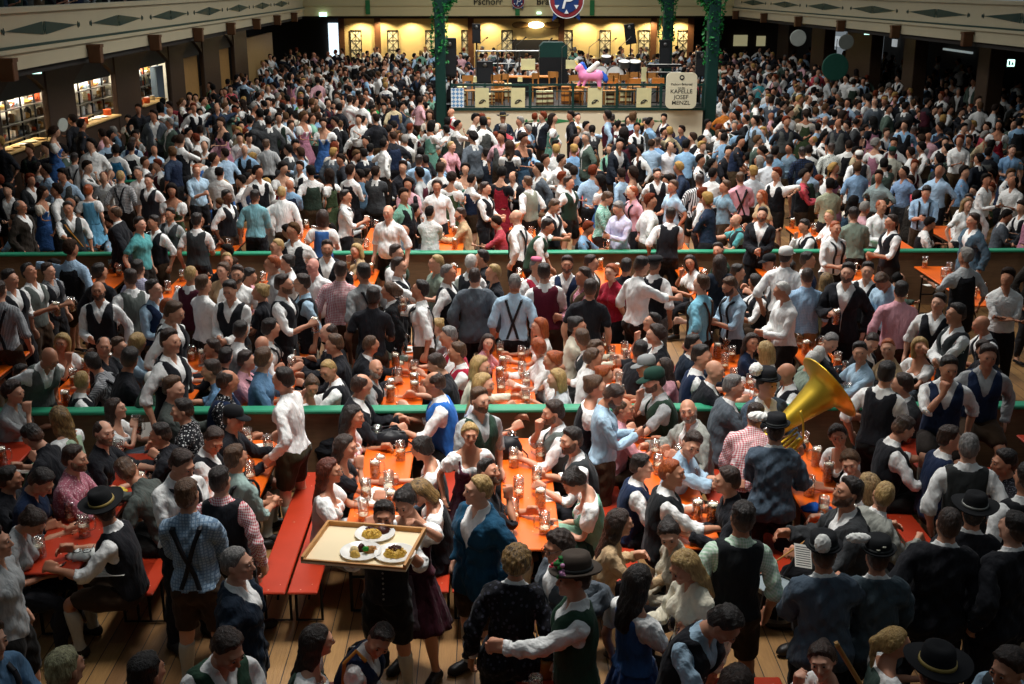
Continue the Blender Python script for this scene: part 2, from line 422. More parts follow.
# clothing cuts, all in the rest pose
def along(P, J, a, b, S):
    d = J[b + S] - J[a + S]; L = np.linalg.norm(d); return ((P - J[a + S]) @ (d / L)) / L
def garments(P, D, b, lod):
    """name -> distance field of every garment on this build"""
    J = joints(b); X, Y, Z = P[..., 0], P[..., 1], P[..., 2]; G = {}
    T = torso(D); fem, hv = b == 'f', b == 'h'
    rip = .0055 * np.sin(Z * 44 + X * 26 + np.sin(Y * 31) * 1.5 + np.sin(X * 19) * 1.2) + .0045 * np.sin(X * 52 - Z * 31 + np.sin(Z * 14) * 2)
    collar = np.maximum(smin(D['neck'] - .013, T - .012, .02), np.maximum(Z - (1.535 + .25 * Y), 1.44 - Z))
    aL, aR = arm(D, 'L'), arm(D, 'R')
    def sleeves(off, cut):
        o = None
        for S, a in (('L', aL), ('R', aR)):
            t = np.where(True, along(P, J, 'ua', 'ha', S), 0)
            s = np.maximum(a - off * (.45 + .55 * np.clip(t / .3, 0, 1)), (t - cut) * .535)
            o = s if o is None else np.minimum(o, s)
        return o
    low = np.maximum(.86 - Z, 0)
    tor = T - (.013 + .012 * np.clip((1.2 - Z) / .2, 0, 1)) + rip
    tor = np.maximum(tor, Z - 1.5)
    hem = .93 - Z
    for nm, off, cut in (('short', .018, .40), ('rolled', .02, .64), ('long', .019, .99)):
        s = smin(tor, sleeves(off, cut) + rip * 1.4, .03)
        cuff = sleeves(off + .006, cut); 
        for S in 'LR':
            t = along(P, J, 'ua', 'ha', S); c2 = np.maximum(np.maximum((arm(D, S) - off - .007), (t - cut) * .535), (cut - .075 - t) * .535)
            s = np.minimum(s, c2)
        s = np.maximum(s, hem); s = np.minimum(s, collar)
        s = np.maximum(s, -np.maximum(np.maximum(np.abs(X) - (Z - 1.43) * .42, Y + .0), 1.40 - Z))
        G['shirt_' + nm] = s
    if fem:
        puff = None
        for S, a in (('L', aL), ('R', aR)):
            t = along(P, J, 'ua', 'ha', S)
            s = np.maximum(a - .026 - .012 * np.sin(np.clip(t / .36, 0, 1) * PI) + rip, (t - .36) * .535)
            puff = s if puff is None else np.minimum(puff, s)
        bl = smin(T - .01, puff, .02); bl = np.maximum(bl, 1.02 - Z)
        neckc = np.maximum(np.abs(X) - .095, 1.335 - Z); neckc = np.maximum(neckc, Y - .02)
        bl = smax(bl, -neckc, .01); bl = np.maximum(bl, Z - 1.465)
        G['blouse'] = bl
    # waistcoat
    def vest(off, vtop, vbot, vw, hemz, arms):
        v = T - off + rip * .4; v = np.maximum(v, hemz - Z + .25 * np.maximum(0, np.abs(X) - .0) * 0)
        v = smax(v, np.abs(X) - (.168 if not fem else .14) - .5 * np.maximum(0, 1.27 - Z), .02)
        wedge = np.maximum(np.abs(X) - (Z - vbot) * vw, Y - .005); v = np.maximum(v, -wedge)
        nk = np.maximum(D['neck'] - .024, 0); v = np.maximum(v, -(D['neck'] - .02)); return np.maximum(v, Z - 1.5)
    G['vest'] = vest(.031, 1.45, 1.255, .36, .93, 1)
    G['bodice'] = np.maximum(np.maximum(vest(.021, 1.4, 1.2, .5, .985, 1), Z - 1.44), -np.maximum(np.maximum(np.abs(X) - .1, 1.30 - Z), Y - .0))
    # jacket
    jk = smin(T - (.034 + .012 * np.clip((1.15 - Z) / .3, 0, 1)) + rip * 1.5, sleeves(.032, 1.0) + rip * 2, .035)
    jl = np.minimum(np.maximum(D['thL'], .78 - Z), np.maximum(D['thR'], .78 - Z)) - .05
    jk = smin(jk, np.maximum(jl, Z - .98), .05)
    jk = np.maximum(jk, np.maximum(.80 - Z, Z - 1.505))
    wedge = np.maximum(np.abs(X) - np.maximum((Z - 1.17) * .34, .0), Y - .0)
    jk = np.maximum(jk, -wedge); jk = np.maximum(jk, -(D['neck'] - .017))
    jc = np.maximum(smin(D['neck'] - .026, T - .034, .02), np.maximum(np.maximum(Z - (1.50 + .3 * Y), 1.44 - Z), -(Y + .02)))
    G['jacket'] = np.minimum(jk, jc)
    # legs
    pel = smin(D['pelvis'], smin(leg(D, 'L'), leg(D, 'R'), .012), .05)
    G['trousers'] = np.maximum(np.maximum(pel - .02 + rip, Z - 1.03), .07 - Z)
    G['breeches'] = np.maximum(np.maximum(pel - .024 + rip, Z - 1.03), .54 - Z)
    calf = np.minimum(smin(D['shL'], D['ftL'], .03), smin(D['shR'], D['ftR'], .03))
    G['socks'] = np.maximum(np.maximum(calf - .007, Z - .43), .04 - Z)
    shoe = np.minimum(D['ftL'], D['ftR'])
    G['shoes'] = np.maximum(np.maximum(shoe - .013, Z - .1), -.005 - Z)
    G['belt'] = np.maximum(np.abs(T - .028) - .008, np.abs(Z - .985) - .022)
    if fem:
        r = .155 + (1.03 - Z) * .30; fl = 1 + .05 * np.sin(np.arctan2(Y, X) * 14)
        rr = np.sqrt(X * X + (Y * 1.12) ** 2)
        sk = (rr - r * np.where(Z < .98, fl, 1)) * .85
        G['skirt'] = np.maximum(np.maximum(sk, Z - 1.045), .50 - Z)
        ap = np.maximum(np.maximum(sk - .012, np.abs(X) - .06 - (1.03 - Z) * .24), np.maximum(np.maximum(Z - 1.035, .56 - Z), Y + .02))
        G['apron'] = ap
    return G
def hairs(P, D, lod):
    X, Y, Z = P[..., 0], P[..., 1], P[..., 2]; G = {}
    cran = smin(el(P, (0, .014, 1.688), (.076, .096, .09)), el(P, (0, .03, 1.64), (.062, .075, .08)), .03)
    nzz = .0045 * np.sin(X * 105 + 1.7 * np.sin(Z * 80)) * np.sin(Y * 95 - Z * 60 + X * 40) + .002 * np.sin(X * 190 + Y * 170)
    hl = np.interp(Y, [-.11, -.085, -.062, -.045, -.03, -.012, .01, .035, .065, .13], [1.764, 1.761, 1.752, 1.735, 1.70, 1.672, 1.655, 1.622, 1.594, 1.582]).astype(f32) + .004 * np.sin(X * 140)
    hl = hl - .05 * np.clip((np.abs(X) - .06) / .02, 0, 1) * np.clip((-.02 - Y) / .03, 0, 1) * 0
    above = (hl - Z) * .7
    tp = lambda w=.04: np.clip((Z - hl + .002) / w, 0, 1)
    big = .014 if lod == 2 else 0.0
    G['short'] = smax(cran + .002 - big - (.011 + .017 * np.clip((Z - 1.715) / .045, 0, 1) * (1 + .5 * np.clip((-.02 - Y) / .06, 0, 1))) * tp() + nzz * tp(), above, .004)
    G['crop'] = smax(cran + .002 - big - (.008 + .008 * np.clip((Z - 1.73) / .04, 0, 1)) * tp(.03) + nzz * .7 * tp(), above, .004)
    top = el(P, (0, -.035, 1.775), (.05, .085, .075))
    G['fringe'] = smax(smax(cran + .001 - big - .010 * tp(.03) + nzz * tp(), above, .004), -(top), .01)
    cur = .009 * np.sin(X * 85) * np.sin(Y * 80) * np.sin(Z * 75)
    G['curly'] = smax(cran - big * .5 - .032 * tp(.05) + cur * 1.4, above - .006, .01)
    cap = smax(cran + .002 - big - .021 * np.clip((Z - hl + .016) / .04, 0, 1) + nzz, (hl - .012 - Z) * .7, .006)
    part = .006 * np.exp(-(X / .006) ** 2) * (Y < .05)
    cap = cap + part
    face = np.maximum(el(P, (0, -.09, 1.64), (.058, .075, .11)), -.01 - (-Y) * 0 - .2)
    def side(z1, y1, r):
        o = None
        for s in (1, -1):
            d = smin(rc(P, A(.066 * s, .005, 1.72), A(.082 * s, .02, 1.6), .026, .03), rc(P, A(.082 * s, .02, 1.6), A(.085 * s, y1, z1), .03, r), .02)
            o = d if o is None else np.minimum(o, d)
        return o
    wav = .006 * np.sin(Z * 60 + X * 40) * np.sin(X * 90 + 1)
    G['long'] = smin(cap, smin(rc(P, A(-.03, .06, 1.66), A(-.035, .115, 1.34), .065, .045, .75), smin(rc(P, A(.03, .06, 1.66), A(.035, .115, 1.34), .065, .045, .75), side(1.44, .06, .026), .03), .03) + wav, .03)
    G['bob'] = smin(cap, smin(rc(P, A(-.03, .05, 1.66), A(-.03, .07, 1.55), .065, .06, .8), smin(rc(P, A(.03, .05, 1.66), A(.03, .07, 1.55), .065, .06, .8), side(1.535, .02, .03), .03), .03) + wav * .6, .03)
    G['bun'] = smin(cap, el(P, (0, .105, 1.735), (.045, .042, .042)) + wav * .5, .015)
    G['ponytail'] = smin(cap, smin(rc(P, A(0, .1, 1.73), A(0, .155, 1.66), .028, .036), rc(P, A(0, .155, 1.66), A(0, .14, 1.44), .036, .016), .02) + wav * .5, .02)
    lim = np.maximum(Z - np.interp(Y, [-.12, -.06, -.02, .02], [1.640, 1.640, 1.668, 1.69]).astype(f32), Y - .014)
    mo = np.maximum(0, el(P, (0, -.1, 1.611), (.021, .04, .009)))
    fade = np.clip(-lim / .03, 0, 1) * np.clip(mo / .008, 0, 1)
    br = D['head'] + .003 - .011 * fade + nzz * .6 * fade
    G['beard'] = np.maximum(np.maximum(br, lim), 1.535 - Z)
    for s in (1, -1):
        e = rc(P, A(.014 * s, -.0985, 1.706), A(.047 * s, -.087, 1.708), .006, .004)
        G['eyebrows'] = e if s == 1 else np.minimum(G['eyebrows'], e)
    return G
LIB = {}
def smooth_lap(V, Q, n, lam=.5):
    """a few Laplacian steps"""
    e = np.concatenate([Q[:, [0, 1]], Q[:, [1, 2]], Q[:, [2, 3]], Q[:, [3, 0]]])
    deg = np.bincount(e.ravel(), minlength=len(V)).astype(f32)[:, None]
    for _ in range(n):
        acc = np.zeros_like(V)
        np.add.at(acc, e[:, 0], V[e[:, 1]]); np.add.at(acc, e[:, 1], V[e[:, 0]])
        V = V + lam * (acc / np.maximum(deg, 1) - V)
    return V
def make_lib(b, lod):
    xs, ys, zs = grid(lod)
    P = np.stack(np.meshgrid(xs, ys, zs, indexing='ij'), -1).astype(f32)
    D = fields(P, b); L = {}
    def put(name, F, sm=1):
        V, Q = nets(F, xs, ys, zs)
        if len(V) == 0: return
        if sm: V = smooth_lap(V, Q, sm, .4)
        L[name] = [V, Q, None]
    put('body', body_sdf(D), 0)
    for k, F in garments(P, D, b, lod).items(): put(k, F, 1)
    top = zs > 1.25
    Pz, Dz = P[:, :, top], None
    for k, F in hairs(P, D, lod).items():
        if lod == 2 and k in ('beard', 'eyebrows'): continue
        put(k, F, 1 if k != 'eyebrows' else 0)
    for k, e in list(L.items()):
        if k in ('short', 'crop', 'fringe', 'curly', 'bun', 'beard', 'eyebrows', 'bob', 'ponytail', 'long'):
            W = np.zeros((len(e[0]), len(BONES)), f32); W[:, BI['head']] = 1
            if k in ('long',):
                t = np.clip((1.54 - e[0][:, 2]) / .16, 0, 1) * .55; W[:, BI['head']] = 1 - t; W[:, BI['chest']] = t
        elif k in ('skirt', 'apron'):
            W = np.zeros((len(e[0]), len(BONES)), f32); V = e[0]
            t = np.clip((.97 - V[:, 2]) / .12, 0, 1); r = np.clip(.5 + V[:, 0] / .16, 0, 1)
            W[:, BI['pelvis']] = 1 - t; W[:, BI['thL']] = t * r; W[:, BI['thR']] = t * (1 - r)
        else:
            W = bone_weights(e[0], b)
            if k == 'body':
                h = np.clip((e[0][:, 2] - 1.56) / .03, 0, 1)[:, None]; r = np.zeros_like(W); r[:, BI['head']] = 1
                far = (np.abs(e[0][:, 0]) < .12)[:, None]; W = np.where(far, W * (1 - h) + r * h, W)
        e[2] = W
    V = L['body'][0]
    lips = np.exp(-(((V[:, 0]) / .022) ** 2 + ((V[:, 2] - 1.611) / .009) ** 2)) * (V[:, 1] < -.075)
    cheek = .35 * (np.exp(-(((np.abs(V[:, 0]) - .042) / .02) ** 2 + ((V[:, 2] - 1.648) / .018) ** 2)) + np.exp(-((V[:, 0] / .016) ** 2 + ((V[:, 2] - 1.645) / .014) ** 2))) * (V[:, 1] < -.05)
    knuck = .3 * np.clip((np.abs(V[:, 0]) - .58) / .04, 0, 1) * (V[:, 2] > .7)
    Qb, Wb = L['body'][1], L['body'][2]; n = np.cross(V[Qb[:, 2]] - V[Qb[:, 0]], V[Qb[:, 3]] - V[Qb[:, 1]]); vn = np.zeros_like(V)
    for k in range(4): np.add.at(vn, Qb[:, k], n)
    vn /= np.linalg.norm(vn, axis=1, keepdims=True) + 1e-9
    J = joints(b); ua = sum(Wb[:, BI[k]] for k in ('uaL', 'uaR')); t_ = (np.abs(V[:, 0]) - J['uaL'][0]) / .643 / .285
    trunk = sum(Wb[:, BI[k]] for k in ('chest', 'spine', 'pelvis', 'thL', 'thR')) * np.clip((1.415 - V[:, 2]) / .02, 0, 1)
    L['vn'] = vn.astype(f32); L['sh_arm'] = (ua * np.clip((1.05 - t_) / .15, 0, 1)).astype(f32); L['sh_trunk'] = (trunk * (V[:, 2] > .62)).astype(f32)
    L['sh_puff'] = (ua * np.clip((.5 - t_) / .15, 0, 1)).astype(f32)
    L['tint'] = np.clip(lips + cheek + knuck, 0, 1).astype(f32)
    LIB[(b, lod)] = L
# ------------------------------------------------------------------ posing
def RX(a): c, s = math.cos(a), math.sin(a); return np.array([[1, 0, 0], [0, c, -s], [0, s, c]])
def RY(a): c, s = math.cos(a), math.sin(a); return np.array([[c, 0, s], [0, 1, 0], [-s, 0, c]])
def RZ(a): c, s = math.cos(a), math.sin(a); return np.array([[c, -s, 0], [s, c, 0], [0, 0, 1]])
def rot_to(a, b):
    a = a / np.linalg.norm(a); b = b / np.linalg.norm(b); v = np.cross(a, b); c = a @ b
    if c > .99999: return np.eye(3)
    if c < -.99999: return -np.eye(3)
    K = np.array([[0, -v[2], v[1]], [v[2], 0, -v[0]], [-v[1], v[0], 0]]); return np.eye(3) + K + K @ K / (1 + c)
def axrot(ax, a):
    ax = ax / np.linalg.norm(ax); K = np.array([[0, -ax[2], ax[1]], [ax[2], 0, -ax[0]], [-ax[1], ax[0], 0]])
    return np.eye(3) + math.sin(a) * K + (1 - math.cos(a)) * K @ K
D2R = PI / 180
def solve(b, p):
    """pose parameters (degrees) -> bone transforms {bone: (R, t)} in the figure's own frame (floor at z=0, facing -Y)"""
    J = {k: v.astype(float) for k, v in joints(b).items()}; X = {}
    g = lambda k, d=0.0: p.get(k, d)
    sit = g('sit', 0)
    pz = g('pz', .56 if sit else .95)
    Rp = RX(g('tilt') * D2R) @ RY(g('side') * D2R * .4); P0 = np.array([0, 0, pz])
    X['pelvis'] = (Rp, P0 - Rp @ J['pelvis'])
    def child(par, bone, R):
        Rp_, tp = X[par]; o = Rp_ @ J[bone] + tp; X[bone] = (R, o - R @ J[bone]); return o
    lean = g('lean') * D2R
    Rs = Rp @ RX(lean * .55) @ RZ(g('twist') * D2R * .5) @ RY(g('side') * D2R * .5); child('pelvis', 'spine', Rs)
    Rc = Rs @ RX(lean * .45) @ RZ(g('twist') * D2R * .5) @ RY(g('side') * D2R * .5); child('spine', 'chest', Rc)
    hy, hp, hr = g('hy') * D2R, g('hp') * D2R, g('hr') * D2R
    # head keeps looking level unless asked: undo part of the lean
    Rn = Rc @ RX(-lean * .3 + hp * .4) @ RZ(hy * .4); child('chest', 'neck', Rn)
    Rh = Rc @ RZ(hy) @ RX(-lean * .55 + hp) @ RY(hr); child('neck', 'head', Rh)
    for s, S in ((1, 'L'), (-1, 'R')):
        fl, ab, kn = g('flex' + S, 86 if sit else 0), g('abd' + S, 9 if sit else 3), g('knee' + S, 88 if sit else 2)
        Rt = RZ(s * ab * D2R * (1 if sit else 0)) @ RY(-s * ab * D2R * (0 if sit else 1)) @ RX(-fl * D2R)
        Rt = (Rp if not sit else np.eye(3)) @ Rt if not sit else Rt
        child('pelvis', 'th' + S, Rt)
        Rk = Rt @ RX(kn * D2R); child('th' + S, 'sh' + S, Rk)
        child('sh' + S, 'ft' + S, Rk @ RX((fl - kn) * D2R * (1 if not sit else .0)) if not sit else Rk @ RX((fl - kn) * D2R))
        # arm
        sh = child('chest', 'ua' + S, np.eye(3))
        tgt = p.get('arm' + S)
        if tgt is None: tgt = (.27 * s, .0, .93)
        T = np.array(tgt[:3], float)
        if not (len(tgt) > 3 and tgt[3] == 'abs'): T = Rc @ T + X['chest'][1]
        a, c = .285, .25; v = T - sh; L = np.linalg.norm(v)
        if L > .525: v *= .525 / L; L = .525
        if L < .13: v *= .13 / L; L = .13
        pole = np.array(p.get('pole' + S, (s * .55, .55, -.75)), float); u = v / L
        pole = Rc @ pole; pole = pole - u * (pole @ u); pole /= np.linalg.norm(pole) + 1e-9
        ca = (a * a + L * L - c * c) / (2 * a * L); ca = max(-1, min(1, ca)); sa = math.sqrt(1 - ca * ca)
        e = sh + a * (u * ca + pole * sa); w = sh + v
        d0 = np.array([.643 * s, 0, -.766])
        Ru = rot_to(Rc @ d0, e - sh) @ Rc
        X['ua' + S] = (Ru, sh - Ru @ J['ua' + S])
        Rf = rot_to(Ru @ d0, w - e) @ Ru
        Rf = axrot(w - e, -s * g('roll' + S, 0) * D2R) @ Rf
        child('ua' + S, 'fa' + S, Rf)
        ax = np.array([0, 1.0, 0])
        Rha = Rf @ axrot(ax, s * g('wrist' + S, 0) * D2R)
        if 'hand' + S in p:                                  # point the hand along a given direction
            Rha = rot_to(Rha @ d0, np.array(p['hand' + S], float)) @ Rha
        child('fa' + S, 'ha' + S, Rha)
        Rfi = Rha @ axrot(ax, s * g('grip' + S, 8) * D2R); child('ha' + S, 'fi' + S, Rfi)
    return X
def skin(V, W, X):
    R = np.stack([X[n][0] for n in BONES]).astype(f32); t = np.stack([X[n][1] for n in BONES]).astype(f32)
    out = np.zeros_like(V)
    for i in range(len(BONES)):
        w = W[:, i:i + 1]; nz = (w[:, 0] > 0)
        if not nz.any(): continue
        out[nz] += w[nz] * (V[nz] @ R[i].T + t[i])
    return out
# ------------------------------------------------------------------ palette of the hall
def struct(o): o['kind'] = 'structure'; return o
WOOD_D = plain('dark wood', '#3a2a1e', .55, scale=9, var=.3)
WOOD_B = plain('brown wood', '#5b3a22', .5, scale=7, var=.25)
WOOD_L = plain('pale plywood', '#e0c08a', .5, scale=5, var=.1)
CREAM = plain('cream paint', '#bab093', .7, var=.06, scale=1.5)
BEIGE = plain('beige wall paint', '#ceb478', .75, var=.05, scale=1.0)
DGREEN = plain('dark green paint', '#0d342e', .5, var=.15)
RGREEN = plain('rail green paint', '#2f8f6b', .4, var=.15, scale=4)
BLACKM = plain('black metal', '#17181a', .45, .5, var=.1)
BLACKP = plain('black plastic', '#161719', .5, var=.1)
STEEL = plain('steel', '#9a9a98', .3, 1.0, var=.08)
WHITE = plain('white china', '#f2efe8', .25, spec=.5, var=.02)
PAPER = plain('white paper', '#ece8de', .8, var=.05)
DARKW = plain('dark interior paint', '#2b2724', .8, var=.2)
def floorm():
    t = NT('floor planks'); sp = t.n('ShaderNodeSeparateXYZ'); t.l(t.coords('Object'), sp.inputs[0])
    u = t.math('DIVIDE', sp.outputs[0], .155); k = t.math('FLOOR', u)
    cx = t.n('ShaderNodeCombineXYZ'); t.l(k, cx.inputs[0])
    t.l(t.math('FLOOR', t.math('ADD', t.math('DIVIDE', sp.outputs[1], 3.1), t.math('MULTIPLY', k, .37))), cx.inputs[1])
    wn = t.n('ShaderNodeTexWhiteNoise', noise_dimensions='2D'); t.l(cx.outputs[0], wn.inputs['Vector'])
    gr = t.noise(t.coords('Object'), 9, 5, .65, (6, .5, 1)); st = t.noise(t.coords('Object'), 1.3, 3)
    c = t.mix(wn.outputs['Value'], hexc('#8a6238'), hexc('#b58a52'))
    c = t.mix(t.math('MULTIPLY', gr, .7), c, hexc('#5a3d20'))
    rp = t.n('ShaderNodeMapRange', i_1=.45, i_2=.75); t.l(st, rp.inputs[0])
    c = t.mix(t.math('MULTIPLY', rp.outputs[0], .55), c, hexc('#4a3520'))
    fr = t.math('FRACT', u); gap = t.math('LESS_THAN', fr, .05)
    c = t.mix(gap, c, hexc('#1d140c')); t.l(c, t.b.inputs['Base Color']); t.b.inputs['Roughness'].default_value = .55
    t.bump(t.math('SUBTRACT', gr, gap), .25, .02); return t.m
def lacquer(name, h):
    t = NT(name); v = t.coords('Object')
    st = t.noise(v, 5, 4, .6); c = t.mix(st, dark(hexc(h), .82), dark(hexc(h), 1.15))
    vo = t.n('ShaderNodeTexVoronoi', i_Scale=9.0); t.l(v, vo.inputs['Vector'])
    sp = t.math('LESS_THAN', vo.outputs['Distance'], .07)
    t.l(t.mix(t.math('MULTIPLY', sp, .6), c, hexc('#e8c8a8')), t.b.inputs['Base Color'])
    t.b.inputs['Roughness'].default_value = .38; t.b.inputs['Specular IOR Level'].default_value = .35; return t.m
ORANGE = lacquer('orange lacquer', '#e2620f')
ORANGE_SHADE = lacquer('red orange lacquer', '#ae341a')  # same orange lacquer as seen in shade, the shade put into the colour
fl = MB().box(-24, -4, -.1, 24, 72, 0).build('floor', floorm()); struct(fl)

# ------------------------------------------------------------------ galleries
XL = lambda y: -9.1 - .018 * (y - 22)
XR = lambda y: 14.35 - .036 * (y - 24)
YF = 63.4
def gallery(name, x_of, side, y0, y1):
    """side -1: the hall lies to the right of it"""
    m = MB(); o = -side
    def slab(z0, z1, i0, i1):           # i: offsets into the hall from the gallery line
        r = []
        for y in (y0, y1):
            a, b = x_of(y) + o * i0, x_of(y) + o * i1
            lo, hi = min(a, b), max(a, b)
            r.append([(lo, y, z0), (hi, y, z0), (hi, y, z1), (lo, y, z1)])
        m.rings(r)
    slab(3.74, 4.06, -.32, 0); slab(4.06, 4.14, -.3, .07); slab(4.14, 4.80, -.3, -.02); slab(4.80, 4.9, -.34, .06)
    ob = m.build(name, CREAM); struct(ob)
    s = MB(); mm = m
    m = s; slab(4.14, 4.185, -.02, .055); ob2 = s.build('trim_' + ('1' if side < 0 else '2'), DGREEN); struct(ob2)
    fl_ = MB(); m = fl_; slab(3.6, 3.74, -7.5, -.3); struct(fl_.build('ceiling_' + ('left' if side < 0 else 'right'), DARKW))
    return ob
def _g(name, x_of, side, y0, y1):
    def mk(parts, nm, mat):
        m = MB(); o = -side
        for z0, z1, i0, i1 in parts:
            r = []
            for y in (y0, y1):
                a, b = x_of(y) + o * i0, x_of(y) + o * i1; lo, hi = min(a, b), max(a, b)
                r.append([(lo, y, z0), (hi, y, z0), (hi, y, z1), (lo, y, z1)])
            m.rings(r)
        return struct(m.build(nm, mat))
    nm = 'left' if side < 0 else 'right'
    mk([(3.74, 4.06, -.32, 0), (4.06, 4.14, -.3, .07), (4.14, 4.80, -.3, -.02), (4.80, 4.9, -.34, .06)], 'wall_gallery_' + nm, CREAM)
    mk([(4.145, 4.19, -.02, .05)], 'trim_' + nm, DGREEN)
    mk([(3.6, 3.74, -8.5, -.1)], 'ceiling_' + nm, DARKW)
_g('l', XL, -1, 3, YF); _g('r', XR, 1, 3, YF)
def motif(mb, w, h):
    """long green lozenge pair with its small knots, in the plane x (along), z"""
    t = .012
    for s in (1, -1):
        mb.prism([(s * .07, -h), (s * .07, h), (s * w, .0)] if s < 0 else [(s * w, .0), (s * .07, h), (s * .07, -h)], 'y', -t, 0)
        mb.prism([(s * (w + .05) - .05, 0), (s * (w + .05), -.07), (s * (w + .05) + .05, 0), (s * (w + .05), .07)], 'y', -t, 0)
        mb.prism([(s * (w + .14) - .04, 0), (s * (w + .14), -.05), (s * (w + .14) + .04, 0), (s * (w + .14), .05)], 'y', -t, 0)
    mb.prism([(-.05, 0), (0, -h * 1.0), (.05, 0), (0, h * 1.0)], 'y', -t, 0)
    return mb
def gal_things(x_of, side, ys, word):
    n = len(ys)
    for i, y in enumerate(ys):
        o = -side
        e = MB().box(-.14, -.11, 0, .14, .11, .4, bev=.02)
        e.box(-.155, -.125, .35, .155, .125, .42)
        ob = e.build('corbel', WOOD_B, None, loc=(x_of(y) + o * .17, y, 3.6))
        tag(ob, f'brown wooden beam end under the {word} gallery, {ORD[i]} from the near end', 'beam end', f'beam ends under the {word} gallery')
    for i in range(n - 1):
        y = (ys[i] + ys[i + 1]) / 2
        mb = motif(MB(), (ys[1] - ys[0]) * .40, .13)
        ang = math.atan2(-.018 if side < 0 else -.036, 1)
        ob = mb.build('lozenge_ornament', DGREEN)
        ob.rotation_euler[2] = (PI / 2 - ang if side < 0 else -PI / 2 - ang)
        ob.location = (x_of(y) - side * -.02 * 1, y, 4.47)
        ob.location[0] = x_of(y) + (-side) * (-.015)
        tag(ob, f'long green lozenge ornament on the {word} gallery front, {ORD[i]} from the near end', 'ornament', f'lozenges on the {word} gallery')
ORD = ['first', 'second', 'third', 'fourth', 'fifth', 'sixth', 'seventh', 'eighth', 'ninth', 'tenth', 'eleventh', 'twelfth', 'thirteenth', 'fourteenth', 'fifteenth', 'sixteenth']
yl = [22.0 + 5.25 * i for i in range(8)]
yr = [28.6 + 5.6 * i for i in range(7)]
gal_things(XL, -1, yl, 'left-hand'); gal_things(XR, 1, yr, 'right-hand')

# far gallery and far wall
m = MB().box(-10.6, YF, 3.74, 13.5, YF + .35, 4.3).box(-10.6, YF - .06, 4.26, 13.5, YF + .3, 4.34).box(-10.6, YF, 4.34, 13.5, YF + .3, 5.6)
struct(m.build('wall_gallery_far', plain('far gallery paint', '#d8c896', .7, var=.05, scale=1)))
struct(MB().box(-10.6, YF - .05, 4.30, 13.5, YF + .02, 4.34).build('trim_far', DGREEN))
struct(MB().box(-14, YF + .3, 3.6, 18, 72, 3.74).build('ceiling_far', DARKW))
YW = 65.0
xw = lambda px: float(uny(px, 40, YW)[0])
struct(MB().box(xw(341), YW, 0, xw(690), YW + .2, 3.7).build('wall_far', BEIGE))
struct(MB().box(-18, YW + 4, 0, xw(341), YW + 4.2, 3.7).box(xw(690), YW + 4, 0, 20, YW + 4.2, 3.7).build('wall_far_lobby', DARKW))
for i, px in enumerate((342, 378, 471, 561, 653, 690)):
    x = xw(px); struct(MB().box(x - .16, YW - .2, 0, x + .16, YW, 3.7).build('trim_%d' % (i + 3), WOOD_B))
# lattice windows on the far wall
GLASSW = plain('frosted pane', '#d9cda6', .3, var=.08)
for i, px in enumerate((356, 393, 431, 467, 507, 567, 605, 644, 683)):
    x = xw(px); zt = float(uny(px, 31, YW)[2])
    r = empty('lattice_window', (x, YW - .02, zt - 1.5), 0, f'dark lattice window in the far beige wall, {ORD[i]} from the lobby doorway', 'window', 'lattice windows in the far wall')
    MB().box(-.27, -.02, 0, .27, .0, 1.5).build('pane', GLASSW, r)
    f = MB()
    for a in ((-.31, -.27), (.27, .31)): f.box(a[0], -.07, -.04, a[1], -.0, 1.54)
    f.box(-.31, -.07, 1.5, .31, 0, 1.55).box(-.31, -.07, -.05, .31, 0, 0); f.build('frame', BLACKM, r)
    l = MB().box(-.012, -.045, 0, .012, -.02, 1.5)
    for z in (.5, 1.0): l.box(-.27, -.045, z - .012, .27, -.02, z + .012)
    for s in (1, -1):
        for z in (.0, .5, 1.0): l.tube([(-.25 * s, -.035, z), (.25 * s, -.035, z + .5)], .012, 5)
    l.build('lattice', BLACKM, r)
# bar niche shade with three lit oval signs
x0, x1 = xw(512), xw(559)
struct(MB().box(x0, YW - .06, 0, x1, YW + .01, 2.45).build('trim_9', plain('bar niche shade', '#1d1b1a', .8)))  # flat dark sheet, paints the shade inside the bar opening
for i, (px, lit) in enumerate(((521, 0), (536, 1), (552, 0))):
    p = uny(px, 25, YW - .3); w = .46
    o = MB(); rs = [[(w * k * math.cos(a), yy, .17 * k * math.sin(a)) for a in [2 * PI * j / 24 for j in range(24)]] for k, yy in ((1, 0), (1, -.05), (.88, -.07))]
    o.rings(rs); 
    r = o.build('oval_sign', emis('lit sign face', '#fff2c8', 4.0) if lit else plain('sign wood', '#8a6a38', .5), None, loc=tuple(p))
    fr = MB(); rs = [[(w * k * math.cos(a), yy, .17 * k * math.sin(a)) for a in [2 * PI * j / 24 for j in range(24)]] for k, yy in ((1.02, .0), (1.08, .0), (1.08, -.06), (1.02, -.06))]
    fr.rings(rs, cap=False).build('sign_frame', BLACKM, r)
    tag(r, ['oval wooden sign over the far bar, nearer the lattice window', 'brightly lit oval sign over the middle of the far bar', 'oval wooden sign over the far bar beside the brown post'][i], 'sign')

